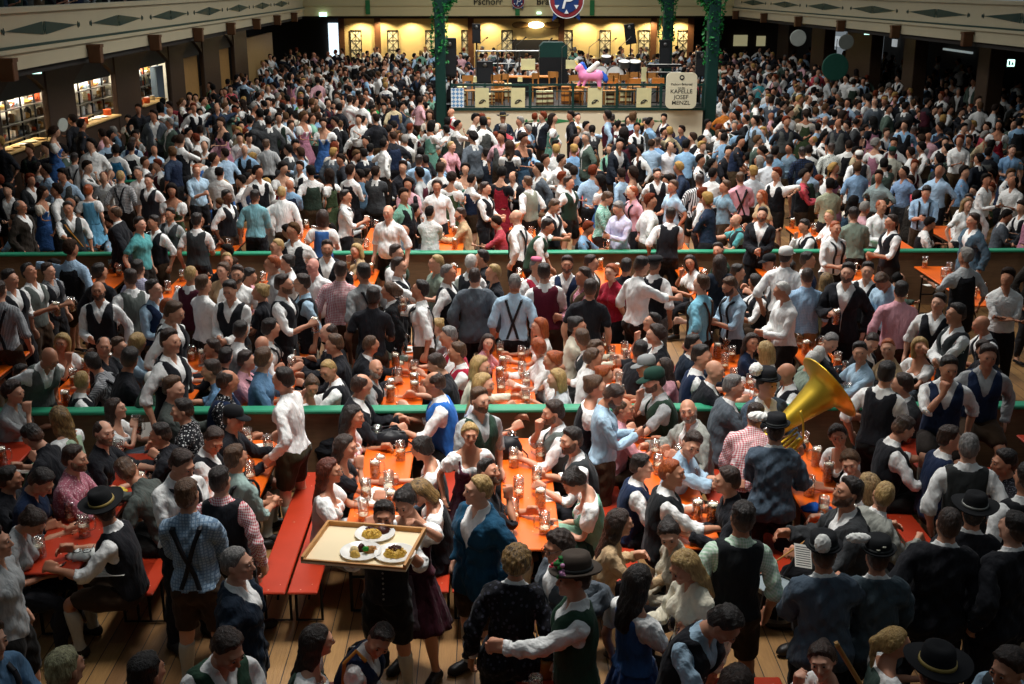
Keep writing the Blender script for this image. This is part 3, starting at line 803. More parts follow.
# pillars at the stage corners, wound with leaves
leafm = plain('bright ivy green', '#177030', .5, var=.35, scale=30)
def ivy_pillar(px, d, half, arm_dir, label, z1=7.2):
    p = uny(px, 100, d); x = float(p[0])
    r = empty('green_pillar', (x, d, 0), 0, label, 'pillar')
    MB().box(-half, -half, 0, half, half, z1, bev=.04).build('post', DGREEN, r)
    if arm_dir:
        MB().tube([(0, 0, 4.55), (arm_dir * .5, 0, 5.2), (arm_dir * 1.5, 0, 6.2)], half * .7, 8).build('brace', DGREEN, r)
    lf = MB(); rd = random.Random(int(px))
    for k in range(1300):
        z = 3.0 + (rd.random() ** .8) * (z1 - 3.0); a = rd.random() * 2 * PI; rr = half * 1.3 + rd.random() * .07 + .05 * math.sin(z * 3 + a)
        c = np.array([rr * math.cos(a), rr * math.sin(a), z]); s = .035 + rd.random() * .04
        if arm_dir and rd.random() < .4:
            t = rd.random(); c = np.array([arm_dir * 1.5 * t, 0, 4.4 + 1.8 * t]) + np.array([rd.gauss(0, .06), rd.gauss(0, .06), rd.gauss(0, .06)])
        u = np.array([rd.gauss(0, 1) for _ in range(3)]); u /= np.linalg.norm(u); v = np.cross(u, [rd.gauss(0, 1) for _ in range(3)]); v /= np.linalg.norm(v)
        n = np.cross(u, v) * s * .3
        lf.add([c - u * s, c + v * s * .6 + n, c + u * s, c - v * s * .6 + n], [(0, 1, 2, 3)])
    lf.build('ivy', leafm, r)
ivy_pillar(441, 36.3, .16, 1, 'dark green pillar wound with ivy at the near stage corner beside the kitchen side')
ivy_pillar(710, 36.3, .18, -1, 'dark green pillar with ivy and branching braces beside the band sign')
ivy_pillar(665, 44.5, .18, -1, 'far green ivy pillar at the back of the stage')

# ------------------------------------------------------------------ arcade and kitchens on the left
XA = -10.9
def ay(px): return float(unx(px, 90, XA)[1])
piers = [(-30, -2), (47, 75), (117, 141), (172, 186), (206, 222), (237, 250)]
ks = []
lab_p = ['cut by the picture edge', 'with the oval sign', 'between the two lit counters', 'after the third counter', 'before the wooden panel', 'nearest the lobby']
for i, (a, b) in enumerate(piers):
    y0 = ay(a); y1 = ay(b) if b < 250 else ay(250)
    t = min(.5, (y1 - y0) * .3)
    ob = MB().box(XA - .16, y0, 0, XA, y1, 3.6, bev=.03).build('pillar_%d' % (i + 1), WOOD_D); struct(ob); ks.append((y0, y1))
# lintels with arched underside between the piers
ARCH = plain('lintel paint', '#55554f', .8, var=.1)
for i in range(len(ks) - 1):
    y0, y1 = ks[i][1], ks[i + 1][0]; n = 10
    zb = 2.79
    poly = [(y0, 3.6)] + [(y0 + (y1 - y0) * k / n, zb + .0 * k) for k in range(n + 1)] + [(y1, 3.6)]
    struct(MB().prism(poly, 'x', XA - .35, XA - .15).build('wall_lintel_%d' % (i + 1), ARCH))
    poly = [(y0, 3.6)] + [(y0 + (y1 - y0) * k / n, 2.85 + .5 * math.sin(PI * k / n)) for k in range(n + 1)] + [(y1, 3.6)]
    struct(MB().prism(poly, 'x', XA - .15, XA - .04).build('wall_arch_%d' % (i + 1), WOOD_D))
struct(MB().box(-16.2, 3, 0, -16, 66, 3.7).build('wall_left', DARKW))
struct(MB().box(XA - .45, ks[3][0] - .85, 0, XA - .25, ks[3][0], 2.7).build('wall_panel_1', plain('grey blue panel', '#4a5660', .7)))
struct(MB().box(XA - .45, ks[3][1], 0, XA - .25, ks[4][0], 3.0).build('wall_panel_2', plain('tan panel', '#a07a46', .6, var=.2)))
struct(MB().box(XA - .45, ks[4][1], 0, XA - .25, ks[5][0], 3.0).build('wall_panel_3', plain('tan panel', '#a07a46')))
struct(MB().box(XA - .45, ks[5][1], 0, XA - .25, 61, 3.0).build('wall_panel_4', plain('tan pale panel', '#a88a58')))
GOODS = [plain('goods %d' % i, h, .5) for i, h in enumerate(('#e8e4da', '#d8c8a0', '#b08a48', '#c8562c', '#8a9aa8', '#f4efe0', '#6a4a2c', '#d8d8d8', '#2e2c2a'))]
KW = plain('kitchen tiles', '#e6e0d0', .4, var=.05)
def kitchen(i, y0, y1, label):
    xb = XA - 1.15
    struct(MB().box(xb - .1, y0 - .3, 0, xb, y1 + 1.85, 3.6).build('wall_kitchen_%d' % i, KW))
    struct(MB().box(xb, y1 + 1.75, 0, XA - .2, y1 + 1.85, 3.6).build('wall_kitchen_end_%d' % i, KW))
    c = empty('serving_counter', (XA - .22, (y0 + y1) / 2, 0), 0, f'lit serving counter {label}', 'counter', 'kitchen serving counters'); h = (y1 - y0) / 2 - .05
    MB().box(-.2, -h, 0, .2, h, 1.64).build('body', WOOD_D, c); MB().box(-.22, -h, 1.64, .3, h, 1.7, bev=.015).build('worktop', plain('worktop wood', '#c8a468', .4, var=.2), c)
    g = empty('shelf_rack', (XA - .8, (y0 + y1) / 2 + .8, 0), 0, f'steel kitchen shelf rack behind the counter {label}', 'shelf', 'kitchen shelf racks'); h2 = h + .85
    fr = MB()
    for y in np.linspace(-h2, h2, 6): fr.box(-.2, y - .02, 0, -.16, y + .02, 2.8).box(.16, y - .02, 0, .2, y + .02, 2.8)
    fr.build('uprights', BLACKM, g)
    for z in (1.3, 1.72, 2.08, 2.44): MB().box(-.22, -h2, z, .22, h2, z + .03).build('shelf', STEEL, g)
    rd = random.Random(i)
    for z in (1.751, 2.111, 2.471):
        y = -h2 + .1
        while y < h2 - .1:
            w = rd.uniform(.09, .17); hh = rd.uniform(.14, .3); d = rd.random(); mat = rd.choice(GOODS)
            if d < .4: o = MB().lathe([(w * .55, 0), (w * .62, hh * .1), (w * .62, hh * .75), (w * .3, hh * .9), (w * .3, hh)], n=12).build('jar', mat, None, True); nm = 'jar'
            elif d < .7: o = MB().lathe([(w * .35, 0), (w * .5, .02), (w * .85, hh * .45), (w * .8, hh * .45), (w * .4, .05)], n=14).build('bowl', mat, None, True); nm = 'bowl'
            else: o = MB().box(-w * .6, -w * .6, 0, w * .6, w * .6, hh, bev=.015).build('storage_box', mat, None); nm = 'box'
            o.location = (XA - .8 + rd.uniform(-.04, .04), (y0 + y1) / 2 + .8 + y + w * .7, z)
            tag(o, f'small kitchen {nm} on the lit shelves {label}', nm, f'{nm} goods on the shelves {label}'); y += w * 1.3 + rd.uniform(.0, .05)
    y = -h + .3
    while y < h - .2:
        w = rd.uniform(.12, .2)
        if rd.random() < .5: o = MB().lathe([(w * .5, 0), (w, .03), (w * 1.05, .035), (w * .6, .02)], n=16).build('serving_plate', rd.choice(GOODS[:3]), None, True); nm = 'plate'
        else: o = MB().lathe([(w * .6, 0), (w * .62, .15), (w * .66, .16), (w * .55, .15)], n=14).build('cooking_pot', rd.choice((STEEL, GOODS[3], GOODS[2])), None, True); nm = 'pot'
        o.location = (XA - .2 + rd.uniform(-.05, .1), (y0 + y1) / 2 + y, 1.702)
        tag(o, f'{nm} of food standing on the counter {label}', nm, f'{nm} on the counter {label}'); y += w * 2 + rd.uniform(.05, .3)
    l = bpy.data.lights.new('kitchen_lamp', 'AREA'); l.shape = 'RECTANGLE'; l.size = .5; l.size_y = (y1 - y0); l.energy = 90 * (y1 - y0); l.color = (1, .9, .74)
    link('kitchen_lamp', l, None, (XA - .42, (y0 + y1) / 2 + .6, 3.5))
kitchen(1, ks[0][1], ks[1][0], 'nearest the camera'); kitchen(2, ks[1][1], ks[2][0], 'between the two dark piers'); kitchen(3, ks[2][1], ks[3][0] - .9, 'nearest the blue-grey panel')
def text_obj(name, s, size, mat, parent=None, ext=.004, align='CENTER', squeeze=1.0, shear=0.0):
    cu = bpy.data.curves.new(name, 'FONT'); cu.body = s; cu.size = size; cu.extrude = ext; cu.align_x = align; cu.shear = shear
    cu.offset = .004 * size
    o = bpy.data.objects.new(name, cu); COL.objects.link(o)
    dg = bpy.context.evaluated_depsgraph_get(); me = bpy.data.meshes.new_from_object(o.evaluated_get(dg)); bpy.data.objects.remove(o)
    me.materials.clear(); me.materials.append(mat)
    me.transform(Matrix.Diagonal((squeeze, 1, 1, 1))); me.transform(Matrix.Rotation(PI / 2, 4, 'X'))
    return link(name, me, parent)
INK = plain('ink', '#1b1b1d', .7, var=0)
# signs around the hall
def oval(name, px, py, x, w, h, mat, label, lines=(), ink=INK, rot=PI / 2):
    p = unx(px, py, x)
    rs = [[(w * k * math.cos(a), yy, h * k * math.sin(a)) for a in [2 * PI * j / 28 for j in range(28)]] for k, yy in ((1, 0), (1, -.03), (.93, -.04))]
    o = MB().rings(rs).build(name, mat, None, loc=tuple(p), rz=rot); tag(o, label, 'sign')
    for k, (s, z, sz) in enumerate(lines):
        t = text_obj('lettering', s, sz, ink, o); t.location = (0, -.042, z)
    return o
oval('oval_sign', 62, 125, XA + .01, .34, .17, plain('grey sign', '#b8bdb4', .6), 'pale oval sign on the dark pier between the kitchens', ())
def exit_sign(px, py, x, rot, label):
    p = unx(px, py, x)
    r = MB().box(-.1, -.03, -.1, .1, .03, .1, bev=.01).build('exit_sign', emis('exit glow', '#bfeee0', 2.2), None, loc=tuple(p), rz=rot); tag(r, label, 'exit sign')
    MB().box(-.07, -.04, -.06, -.02, -.031, .06).prism([(.0, -.05), (.08, -.05), (.04, .05)], 'y', -.04, -.031).build('pictogram', plain('exit green', '#0f7a54', .5), r)
exit_sign(36, 69, -9.6, .4, 'small lit exit sign under the gallery over the first kitchen')
exit_sign(867, 32, 14.6, -.3, 'small lit exit sign under the gallery opposite the kitchens')
exit_sign(1011, 63, 15.2, -.3, 'small lit exit sign beside the dark archway nearest the camera')
p = uny(323, 14.5, YF - .1); r = MB().box(-.2, -.05, -.1, .2, .05, .1, bev=.01).build('exit_sign', emis('exit glow', '#bfeee0', 2.2), None, loc=tuple(p)); tag(r, 'small lit exit sign on the far gallery over the lobby doorway', 'exit sign')
p = uny(539, 13, YF - .1); r = MB().box(-.12, -.04, -.06, .12, .04, .06, bev=.01).build('exit_sign', emis('exit glow', '#bfeee0', 2.2), None, loc=tuple(p)); tag(r, 'tiny lit sign on the far gallery above the bar', 'exit sign')
# lobby doorway daylight
p0, p1 = uny(328, 23, YW + 3.9), uny(341, 23, YW + 3.9)
struct(MB().box(p0[0], YW + 3.85, 0, p1[0] + .3, YW + 3.98, p0[2]).build('window_1', emis('daylight doorway', '#cfe6f2', 1.6)))
# right side: piers, back wall and lit windows far behind
XQ = 15.6
for i, (a, b) in enumerate(((776, 787), (810, 823), (845, 870), (903, 914), (978, 990), (1040, 1060))):
    y1, y0 = float(unx(a, 60, XQ)[1]), float(unx(b, 60, XQ)[1])
    struct(MB().box(XQ, y0, 0, XQ + .5, y1, 3.6, bev=.03).build('pillar_%d' % (i + 7), WOOD_D))
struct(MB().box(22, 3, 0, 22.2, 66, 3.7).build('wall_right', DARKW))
for i, (a, b, c, d, col) in enumerate(((734, 747, 35, 46, '#d8d0a0'), (757, 765, 36, 46, '#d8d0a0'), (837, 841, 36, 47, '#e8eef0'), (894, 897, 39, 47, '#e8eef0'), (945, 973, 48, 54, '#c8d8d8'))):
    x = 21.9; q0, q1 = unx(a, c, x), unx(b, d, x)
    if i < 2:
        q0, q1 = uny(a, c, YW + 3.9), uny(b, d, YW + 3.9); ob = MB().box(q0[0], YW + 3.85, q1[2], q1[0], YW + 3.98, q0[2])
    else: ob = MB().box(x - .1, min(q0[1], q1[1]), q1[2], x, max(q0[1], q1[1]), q0[2])
    struct(ob.build('window_%d' % (i + 2), emis('window light ' + col, col, .3)))
def hang_sign(px, py, y, r_, mat, label, cap=None):
    p = uny(px, py, y); o = MB().lathe([(r_, 0), (r_, .04), (r_ * .93, .05)], n=28); o.xf(Matrix.Rotation(PI / 2, 4, 'X'))
    ob = o.build('round_sign', mat, None, loc=tuple(p)); tag(ob, label, 'sign')
    MB().tube([(0, 0, r_), (0, 0, 3.7 - p[2])], .012, 5).build('hanger', BLACKM, ob)
    if cap:
        t = text_obj('lettering', cap, r_ * .5, INK, ob); t.location = (0, -.055, -r_ * .15)
hang_sign(798, 38, 44, .3, plain('grey sign', '#b8bdb4'), 'round pale sign hanging under the gallery by the far piers')
hang_sign(835, 67, 37, .42, plain('green sign', '#174a3c', .6), 'round dark green sign standing among the crowd by the piers')
hang_sign(846, 42, 42, .27, plain('grey sign dim', '#7a7f78', .6), 'small dim round sign hanging before the bright window')

# ------------------------------------------------------------------ emblem and lettering on the far gallery
def emblem(loc, R, label, rz=0):
    r = empty('hanging_emblem', loc, rz, label, 'emblem')
    dm = MB().lathe([(R, 0), (R, .06), (R * .97, .08)], n=40).xf(Matrix.Rotation(PI / 2, 4, 'X')).build('red_disc', plain('emblem red', '#8a2c34', .5), r)
    MB().lathe([(R * .74, 0), (R * .74, .1), (R * .72, .105)], n=40).xf(Matrix.Rotation(PI / 2, 4, 'X')).build('blue_disc', plain('emblem blue', '#1d3a72', .5), r)
    rim = MB().lathe([(R * 1.0, .0), (R * 1.05, .0), (R * 1.05, .085), (R * 1.0, .085)], n=40, cap=False).xf(Matrix.Rotation(PI / 2, 4, 'X')).build('rim', plain('emblem white', '#e8e8ea', .5), r)
    st = MB()
    for k in range(6):
        a = PI / 6 + k * PI / 3; c, s = math.cos(a), math.sin(a); o, i, w = R * .76, R * .52, R * .13
        st.prism([(c * o - s * w, s * o + c * w), (c * i, s * i), (c * o + s * w, s * o - c * w)], 'y', -.125, -.1)
    st.build('star_points', plain('emblem white', '#e8e8ea'), r)
    t = text_obj('letter', 'P', R * 1.35, plain('emblem white', '#e8e8ea'), r, .01, shear=.25); t.location = (-R * .02, -.12, -R * .46)
    for s in (1, -1):
        MB().prism([(s * R * .45, -R * .88), (s * R * .78, -R * .68), (s * R * .86, -R * 1.22)][::s], 'y', -.05, .02).build('ribbon_tip', plain('emblem blue', '#1d3a72'), r)
p = uny(566.5, 0.5, 58); emblem(tuple(p), .80, 'large round red and blue emblem with a white letter hanging before the far gallery')
p = uny(518, 1.5, YF - .12); emblem(tuple(p), .33, 'small round red and blue emblem between the words on the far gallery')
for s, px, w, lb in (('Pschorr', 488, 1.55, 'first black word painted on the far gallery front'), ('Bräu', 545, .9, 'second black word on the far gallery, half behind the emblem')):
    t = text_obj('gallery_lettering', s, .5, INK, None, .01, squeeze=.98); q = uny(px, 4.7, YF - .09); t.location = tuple(q); tag(t, lb, 'lettering')
for i, (px, y0, y1) in enumerate(((368, 0, 14.5), (517.5, 9, 15.5), (592, 0, 15.5))):
    a, b = uny(px, y0, YF - .1), uny(px, y1, YF - .1)
    o = MB().box(-.12, -.02, 0, .12, .02, float(a[2] - b[2])).build('green_ribbon', plain('ribbon green', '#2f7a44', .6), None, loc=tuple(b)); tag(o, ['green ribbon hanging on the far gallery nearest the lobby', 'short green ribbon under the small emblem', 'green ribbon hanging on the far gallery beside the large emblem'][i], 'ribbon')

# ------------------------------------------------------------------ stage
YS = 36.0
sx0, sx1, sz = float(uny(452, 108, YS)[0]), float(uny(703, 108, YS)[0]), 1.69
struct(MB().box(sx0, YS, 0, sx1, 45.5, sz - .06).build('wall_stage', plain('stage cream', '#d8cfb4', .7, var=.05)))
struct(MB().box(sx0 - .05, YS - .05, sz - .08, sx1 + .05, 45.5, sz).build('floor_stage', plain('stage boards', '#2a2420', .6, var=.3)))
struct(MB().box(sx0 - .05, YS - .055, sz - .08, sx1 + .05, YS - .05, sz).build('trim_10', DGREEN))
for px, wpx in ((550, 22), (640, 20)):
    q = uny(px, 121, YS); mb = motif(MB(), wpx * .031, .09); o = mb.build('lozenge_ornament', plain('stage green', '#2f7a4a', .6), None, loc=(float(q[0]), YS - .002, float(q[2])))
    tag(o, 'green lozenge ornament on the cream stage front, ' + ('under the unicorn' if px < 600 else 'under the band sign'), 'ornament')
st = empty('stage_railing', ((sx0 + sx1) / 2, YS + .05, sz), 0, 'dark green railing along the front of the bandstand', 'railing'); hw = (sx1 - sx0) / 2
MB().box(-hw, -.03, .66, hw, .03, .72).build('top_rail', DGREEN, st); MB().box(-hw, -.015, .48, hw, .015, .5).box(-hw, -.02, .02, hw, .02, .06).build('lower_rail', DGREEN, st)
for px in (452, 485, 530, 573, 617, 661, 703):
    x = float(uny(px, 100, YS)[0]) - (sx0 + sx1) / 2; MB().box(x - .035, -.035, 0, x + .035, .035, .74).build('post', DGREEN, st)
bars = MB()
for k in range(46):
    x = -hw + .1 + k * (2 * hw - .2) / 45; bars.box(x - .007, -.007, .05, x + .007, .007, .5)
bars.build('balusters', BLACKM, st)
bcol = plain('banner cream', '#cdc798', .7)
def squiggle(parent, w):
    pts = [(w * math.cos(t) * (1 - t * .06), -.02, .17 + w * .6 * math.sin(t * 1.3) * (1 - t * .05)) for t in [i * .45 for i in range(22)]]
    MB().tube(pts, .012, 5).build('emblem', INK, parent)
for i, (a, b) in enumerate(((475, 489), (511, 525), (588, 602), (637, 651))):
    q0, q1 = uny(a, 88, YS - .1), uny(b, 107.5, YS - .1)
    o = MB().box(-(q1[0] - q0[0]) / 2, -.01, 0, (q1[0] - q0[0]) / 2, .01, q0[2] - q1[2]).build('cloth_banner', bcol, None, loc=((q0[0] + q1[0]) / 2, YS - .06, q1[2]))
    tag(o, 'cream banner with a black emblem on the stage railing, ' + ('nearest the blue lozenge panel', 'second from the blue lozenge panel', 'under the pink unicorn', 'beside the band sign')[i], 'banner', 'banners on the stage railing'); squiggle(o, .11)
def lozm():
    t = NT('blue white lozenges'); mp = t.n('ShaderNodeMapping'); mp.inputs['Rotation'].default_value = (0, PI / 4, 0); t.l(t.coords('Object'), mp.inputs['Vector'])
    c = t.n('ShaderNodeTexChecker', i_Scale=12.0); c.inputs['Color1'].default_value = hexc('#5f93c4'); c.inputs['Color2'].default_value = hexc('#e0e8ec'); t.l(mp.outputs[0], c.inputs['Vector']); t.l(c.outputs[0], t.b.inputs['Base Color']); return t.m
q = uny(456, 107.5, YS - .1); o = MB().box(-.2, -.01, 0, .2, .01, .58).build('lozenge_banner', lozm(), None, loc=(float(q[0]) + .05, YS - .06, float(q[2]))); tag(o, 'blue and white lozenge panel on the stage railing by the pillar', 'banner')
# the band sign
q = uny(680.5, 108.5, YS - .35); W2, H2 = .47, 1.08
poly = []
for cx, cz, a0 in ((W2 - .16, H2 - .16, 0), (-W2 + .16, H2 - .16, 90), (-W2 + .16, .16, 180), (W2 - .16, .16, 270)):
    for k in range(6): a = (a0 + k * 18) * D2R; poly.append((cx + .16 * math.cos(a), cz + .16 * math.sin(a)))
sg = MB().prism(poly, 'y', -.03, .03).build('band_sign', plain('sign cream', '#d6d0b4', .6, var=.04), None, loc=tuple(q)); tag(sg, 'cream rounded sign naming the band, standing at the stage corner', 'sign')
for s, z, sz_, f in (('KAPELLE', .46, .17, 1.05), ('JOSEF', .29, .17, 1.05), ('MENZL', .12, .17, 1.05), ('mit der', .6, .075, 1), ('Pschorr Bräurosl', .7, .095, 1)):
    t = text_obj('lettering', s, sz_, INK, sg, squeeze=f); t.location = (0, -.033, z)
MB().lathe([(.075, 0), (.075, .012), (.045, .012), (.045, .0)], n=16, cap=False).xf(Matrix.Rotation(PI / 2, 4, 'X')).xf(Matrix.Translation((0, -.03, .93))).box(-.03, -.04, .85, .03, -.03, .9).build('crest', INK, sg)
MB().box(-.02, .03, .0, .02, .06, 1.0).build('back_support', WOOD_D, sg)
# loudspeakers
def speaker(px, py, y, w, h, d, label, tilt=0, pole=0.0, floor_z=sz):
    q = uny(px, py, y); r = empty('loudspeaker', (float(q[0]), y, float(q[2]) - h / 2), 0, label, 'loudspeaker')
    poly = [(-w / 2, -d / 2), (w / 2, -d / 2), (w * .36, d / 2), (-w * .36, d / 2)]
    c = MB().prism(poly, 'z', 0, h).xf(Matrix.Rotation(tilt, 4, 'Y')).build('cabinet', BLACKP, r)
    g = MB().box(-w * .44, -d / 2 - .015, h * .05, w * .44, -d / 2, h * .72).xf(Matrix.Rotation(tilt, 4, 'Y')).build('grille', plain('speaker grille', '#222427', .9), r)
    MB().lathe([(.07, 0), (.06, .02), (.02, .03)], n=14).xf(Matrix.Rotation(PI / 2, 4, 'X')).xf(Matrix.Translation((0, -d / 2, h * .85))).xf(Matrix.Rotation(tilt, 4, 'Y')).build('horn', STEEL, r)
    zl = floor_z - (float(q[2]) - h / 2)
    if zl < -.05: MB().tube([(0, 0, zl), (0, 0, .1)], .03, 8).lathe([(.3, zl), (.3, zl + .03), (.03, zl + .05)], n=14).build('stand', BLACKM, r)
speaker(476.5, 33.5, 48, .34, .75, .4, 'black loudspeaker on a tall pole behind the stage by the dark window')
speaker(631, 34, 46, .42, .75, .4, 'tilted black loudspeaker hung high above the drums', -.15)
speaker(450, 57, 37.0, .42, 1.15, .5, 'tall black loudspeaker stack beside the ivy pillar at the railing')
speaker(701, 64, 37.0, .4, .75, .5, 'black loudspeaker standing behind the band sign')
speaker(664, 54, 43, .4, 1.0, .5, 'tall black loudspeaker under the far ivy pillar')
speaker(485, 72, 39.5, .55, .7, .5, 'low black monitor loudspeaker in the middle of the bandstand')
# music desks, chairs, drums, crates, truss
def desk(px, py, y, w, h, mat, label):
    q = uny(px, py, y); r = empty('music_desk', (float(q[0]), y, sz), 0, label, 'music stand'); zt = float(q[2]) - sz
    MB().box(-w / 2, -.03, zt - h / 2, w / 2, .0, zt + h / 2, bev=.01).box(-w / 2, -.1, zt - h / 2 - .02, w / 2, .0, zt - h / 2).build('front_board', mat, r)
    MB().tube([(0, 0, 0), (0, 0, zt)], .02, 8).box(-.2, -.02, 0, .2, .02, .03).box(-.02, -.2, 0, .02, .2, .03).build('stand', BLACKM, r)
ow = plain('orange wood', '#c07a34', .5, var=.2)
for px, py, y, w, h, m_, lb in ((611, 81, 37.5, .42, .17, ow, 'orange wooden music desk just beside the unicorn'), (633, 81.5, 37.5, .5, .2, ow, 'orange wooden music desk in the middle of the front row'), (658, 80.5, 37.5, .4, .17, ow, 'orange wooden music desk behind the band sign'),
        (528, 64, 40, .48, .34, bcol, 'cream music desk on the table by the green booth'), (572, 64, 40, .42, .27, bcol, 'cream music desk behind the unicorn'), (474, 79, 38.5, .18, .16, bcol, 'small cream music desk by the pillar'),
        (520, 79, 38.5, .16, .12, bcol, 'small cream music desk beside the brass bells'), (644, 74, 39.5, .18, .45, bcol, 'tall narrow cream desk with a white hat')): desk(px, py, y, w, h, m_, lb)
def chair(px, y, label, rz):
    q = uny(px, 100, y); r = empty('wooden_chair', (float(q[0]), y, sz), rz, label, 'chair', 'chairs on the bandstand'); cw = plain('chair wood', '#a8743c', .5, var=.2)
    MB().box(-.2, -.2, .43, .2, .2, .46, bev=.01).build('seat', cw, r)
    b = MB()
    for x in (-.17, .13): b.box(x, .17, .46, x + .04, .2, .9)
    b.box(-.19, .17, .72, .19, .2, .9).build('backrest', cw, r)
    for sx_ in (-.18, .15):
        for sy_ in (-.18, .15): MB().box(sx_, sy_, 0, sx_ + .035, sy_ + .035, .43).build('leg', cw, r)
for i, (px, y, rz) in enumerate(((470, 37, .4), (497, 37.2, 0), (505, 37.6, .3), (576, 37, .2), (583, 38, -.3), (609, 36.8, 0), (615, 37.9, .2), (627, 37.2, .5), (634, 38.3, 0), (540, 38, .9), (550, 38.6, -.6), (652, 38, 0))):
    chair(px, y, f'wooden chair on the bandstand, {ORD[i]} counted along the railing', rz)
def drum(px, py, y, R, dep, axis, label, sh, zfloor=sz):
    q = uny(px, py, y); r = empty('drum', (float(q[0]), y, float(q[2])), 0, label, 'drum', 'drum kit on the stage')
    M = Matrix.Rotation(PI / 2, 4, 'X') if axis == 'y' else Matrix.Rotation(.25, 4, 'X')
    MB().lathe([(R, 0), (R, dep)], n=24).xf(M).build('shell', sh, r); MB().lathe([(R * .97, dep + .001), (R * .97, dep + .006), (.01, dep + .008)], n=24).xf(M).build('drum_head', plain('drum skin', '#d8d8d4', .5), r)
    MB().lathe([(R, dep - .02), (R * 1.05, dep - .02), (R * 1.05, dep + .012), (R, dep + .012)], n=24, cap=False).xf(M).build('hoop', STEEL, r)
    zf = zfloor - float(q[2])
    MB().tube([(-R * .8, .1, -R * .2), (-R, .1, zf)], .012, 6).tube([(R * .8, .1, -R * .2), (R, .1, zf)], .012, 6).build('legs', STEEL, r)
red_ = plain('drum dark', '#2a2c34', .3)
drum(614, 74, 40.5, .3, .4, 'y', 'white headed bass drum beside the unicorn wing', red_); drum(600, 73, 40.6, .26, .3, 'y', 'dark tom drum behind the unicorn wing', red_)
drum(624, 67, 40.2, .2, .2, 'z', 'small snare drum by the bass drum', STEEL); drum(634, 70, 40.3, .22, .3, 'z', 'floor tom at the end of the drum kit', red_); drum(606, 62, 40.9, .17, .2, 'z', 'high tom drum over the bass drum', STEEL)
brass = plain('brass', '#c9a24a', .25, 1.0, var=.1); 
for i, (px, py, y) in enumerate(((595, 58, 40.8), (628, 57, 41), (640, 60, 40.6), (617, 55, 41.2), (652, 62, 40.8))):
    q = uny(px, py, y); r = empty('cymbal', (float(q[0]), y, sz), 0, f'brass cymbal on a thin stand above the drum kit, {ORD[i]} from the unicorn', 'cymbal', 'cymbals'); z = float(q[2]) - sz
    MB().lathe([(.24, z), (.06, z + .03), (.03, z + .06), (.02, z + .06), (.05, z + .025), (.235, z - .004)], n=22, cap=False).build('plate', brass, r); MB().tube([(0, 0, 0), (0, 0, z + .08)], .012, 6).tube([(-.2, 0, 0), (0, 0, .4), (.2, 0, 0)], .01, 5).build('stand', STEEL, r)
for i, px in enumerate((589, 606, 621, 562, 542, 516, 506, 497, 478)):
    y = 42 + (i % 3) * .8; q = uny(px, 50, y); r = empty('microphone_stand', (float(q[0]), y, sz), 0, f'thin steel microphone stand at the back of the stage, {ORD[i]} of the row', 'microphone stand', 'microphone stands')
    MB().tube([(0, 0, 0), (0, 0, 1.5)], .013, 6).tube([(0, 0, 1.5), (.3, -.1, 1.75)], .01, 5).lathe([(.16, 0), (.16, .02), (.02, .03)], n=12).build('stand', STEEL, r); MB().tube([(.3, -.1, 1.75), (.37, -.12, 1.8)], .025, 8).build('microphone', BLACKP, r)
q0, q1 = uny(476, 51, 44), uny(541, 51, 44)
tr = empty('back_rail', ((q0[0] + q1[0]) / 2, 44, sz), 0, 'pale steel guard rail along the back of the stage', 'railing'); w = (q1[0] - q0[0]) / 2; z = float(q0[2]) - sz
MB().tube([(-w, 0, z), (w, 0, z)], .03, 8).tube([(-w, 0, z - .45), (w, 0, z - .45)], .02, 8).build('bar', STEEL, tr)
for k in range(4): MB().tube([(-w + 2 * w * k / 3, 0, 0), (-w + 2 * w * k / 3, 0, z)], .03, 8).build('post', STEEL, tr)
q = uny(553, 51, 43); o = MB().prism([(-.5, 0), (.5, 0), (.5, .38), (.36, .52), (-.36, .52), (-.5, .38)], 'y', -.4, .4).build('green_booth', DGREEN, None, loc=(float(q[0]), 43, float(q[2]) - .2)); tag(o, 'dark green roofed booth box at the back of the stage', 'booth')
MB().box(-.5, -.4, sz - float(q[2]) + .2, .5, .4, 0).build('base', BLACKP, o)
tb = empty('stage_table', (float(uny(527, 72, 40)[0]), 40, sz), 0, 'long dark stage table with an orange wooden top', 'table')
MB().box(-.9, -.3, .62, .9, .3, .67, bev=.01).build('table_top', ow, tb); MB().box(-.85, -.25, 0, .85, .25, .6).build('skirt', BLACKP, tb)
kb = empty('keyboard', (float(uny(664, 70, 39.5)[0]), 39.5, sz), 0, 'two tier stage keyboard on a black stand near the band sign', 'keyboard')
MB().box(-.6, -.16, .75, .6, .16, .83, bev=.01).box(-.6, -.12, 1.0, .6, .2, 1.08, bev=.01).build('case', BLACKP, kb)
MB().box(-.55, -.165, .831, .55, .0, .84).box(-.55, -.125, 1.081, .55, .03, 1.09).build('keys', WHITE, kb); MB().tube([(-.5, 0, 0), (.5, 0, .75), (.5, .05, 1.0)], .02, 6).tube([(.5, 0, 0), (-.5, 0, .75), (-.5, .05, 1.0)], .02, 6).build('stand', BLACKM, kb)
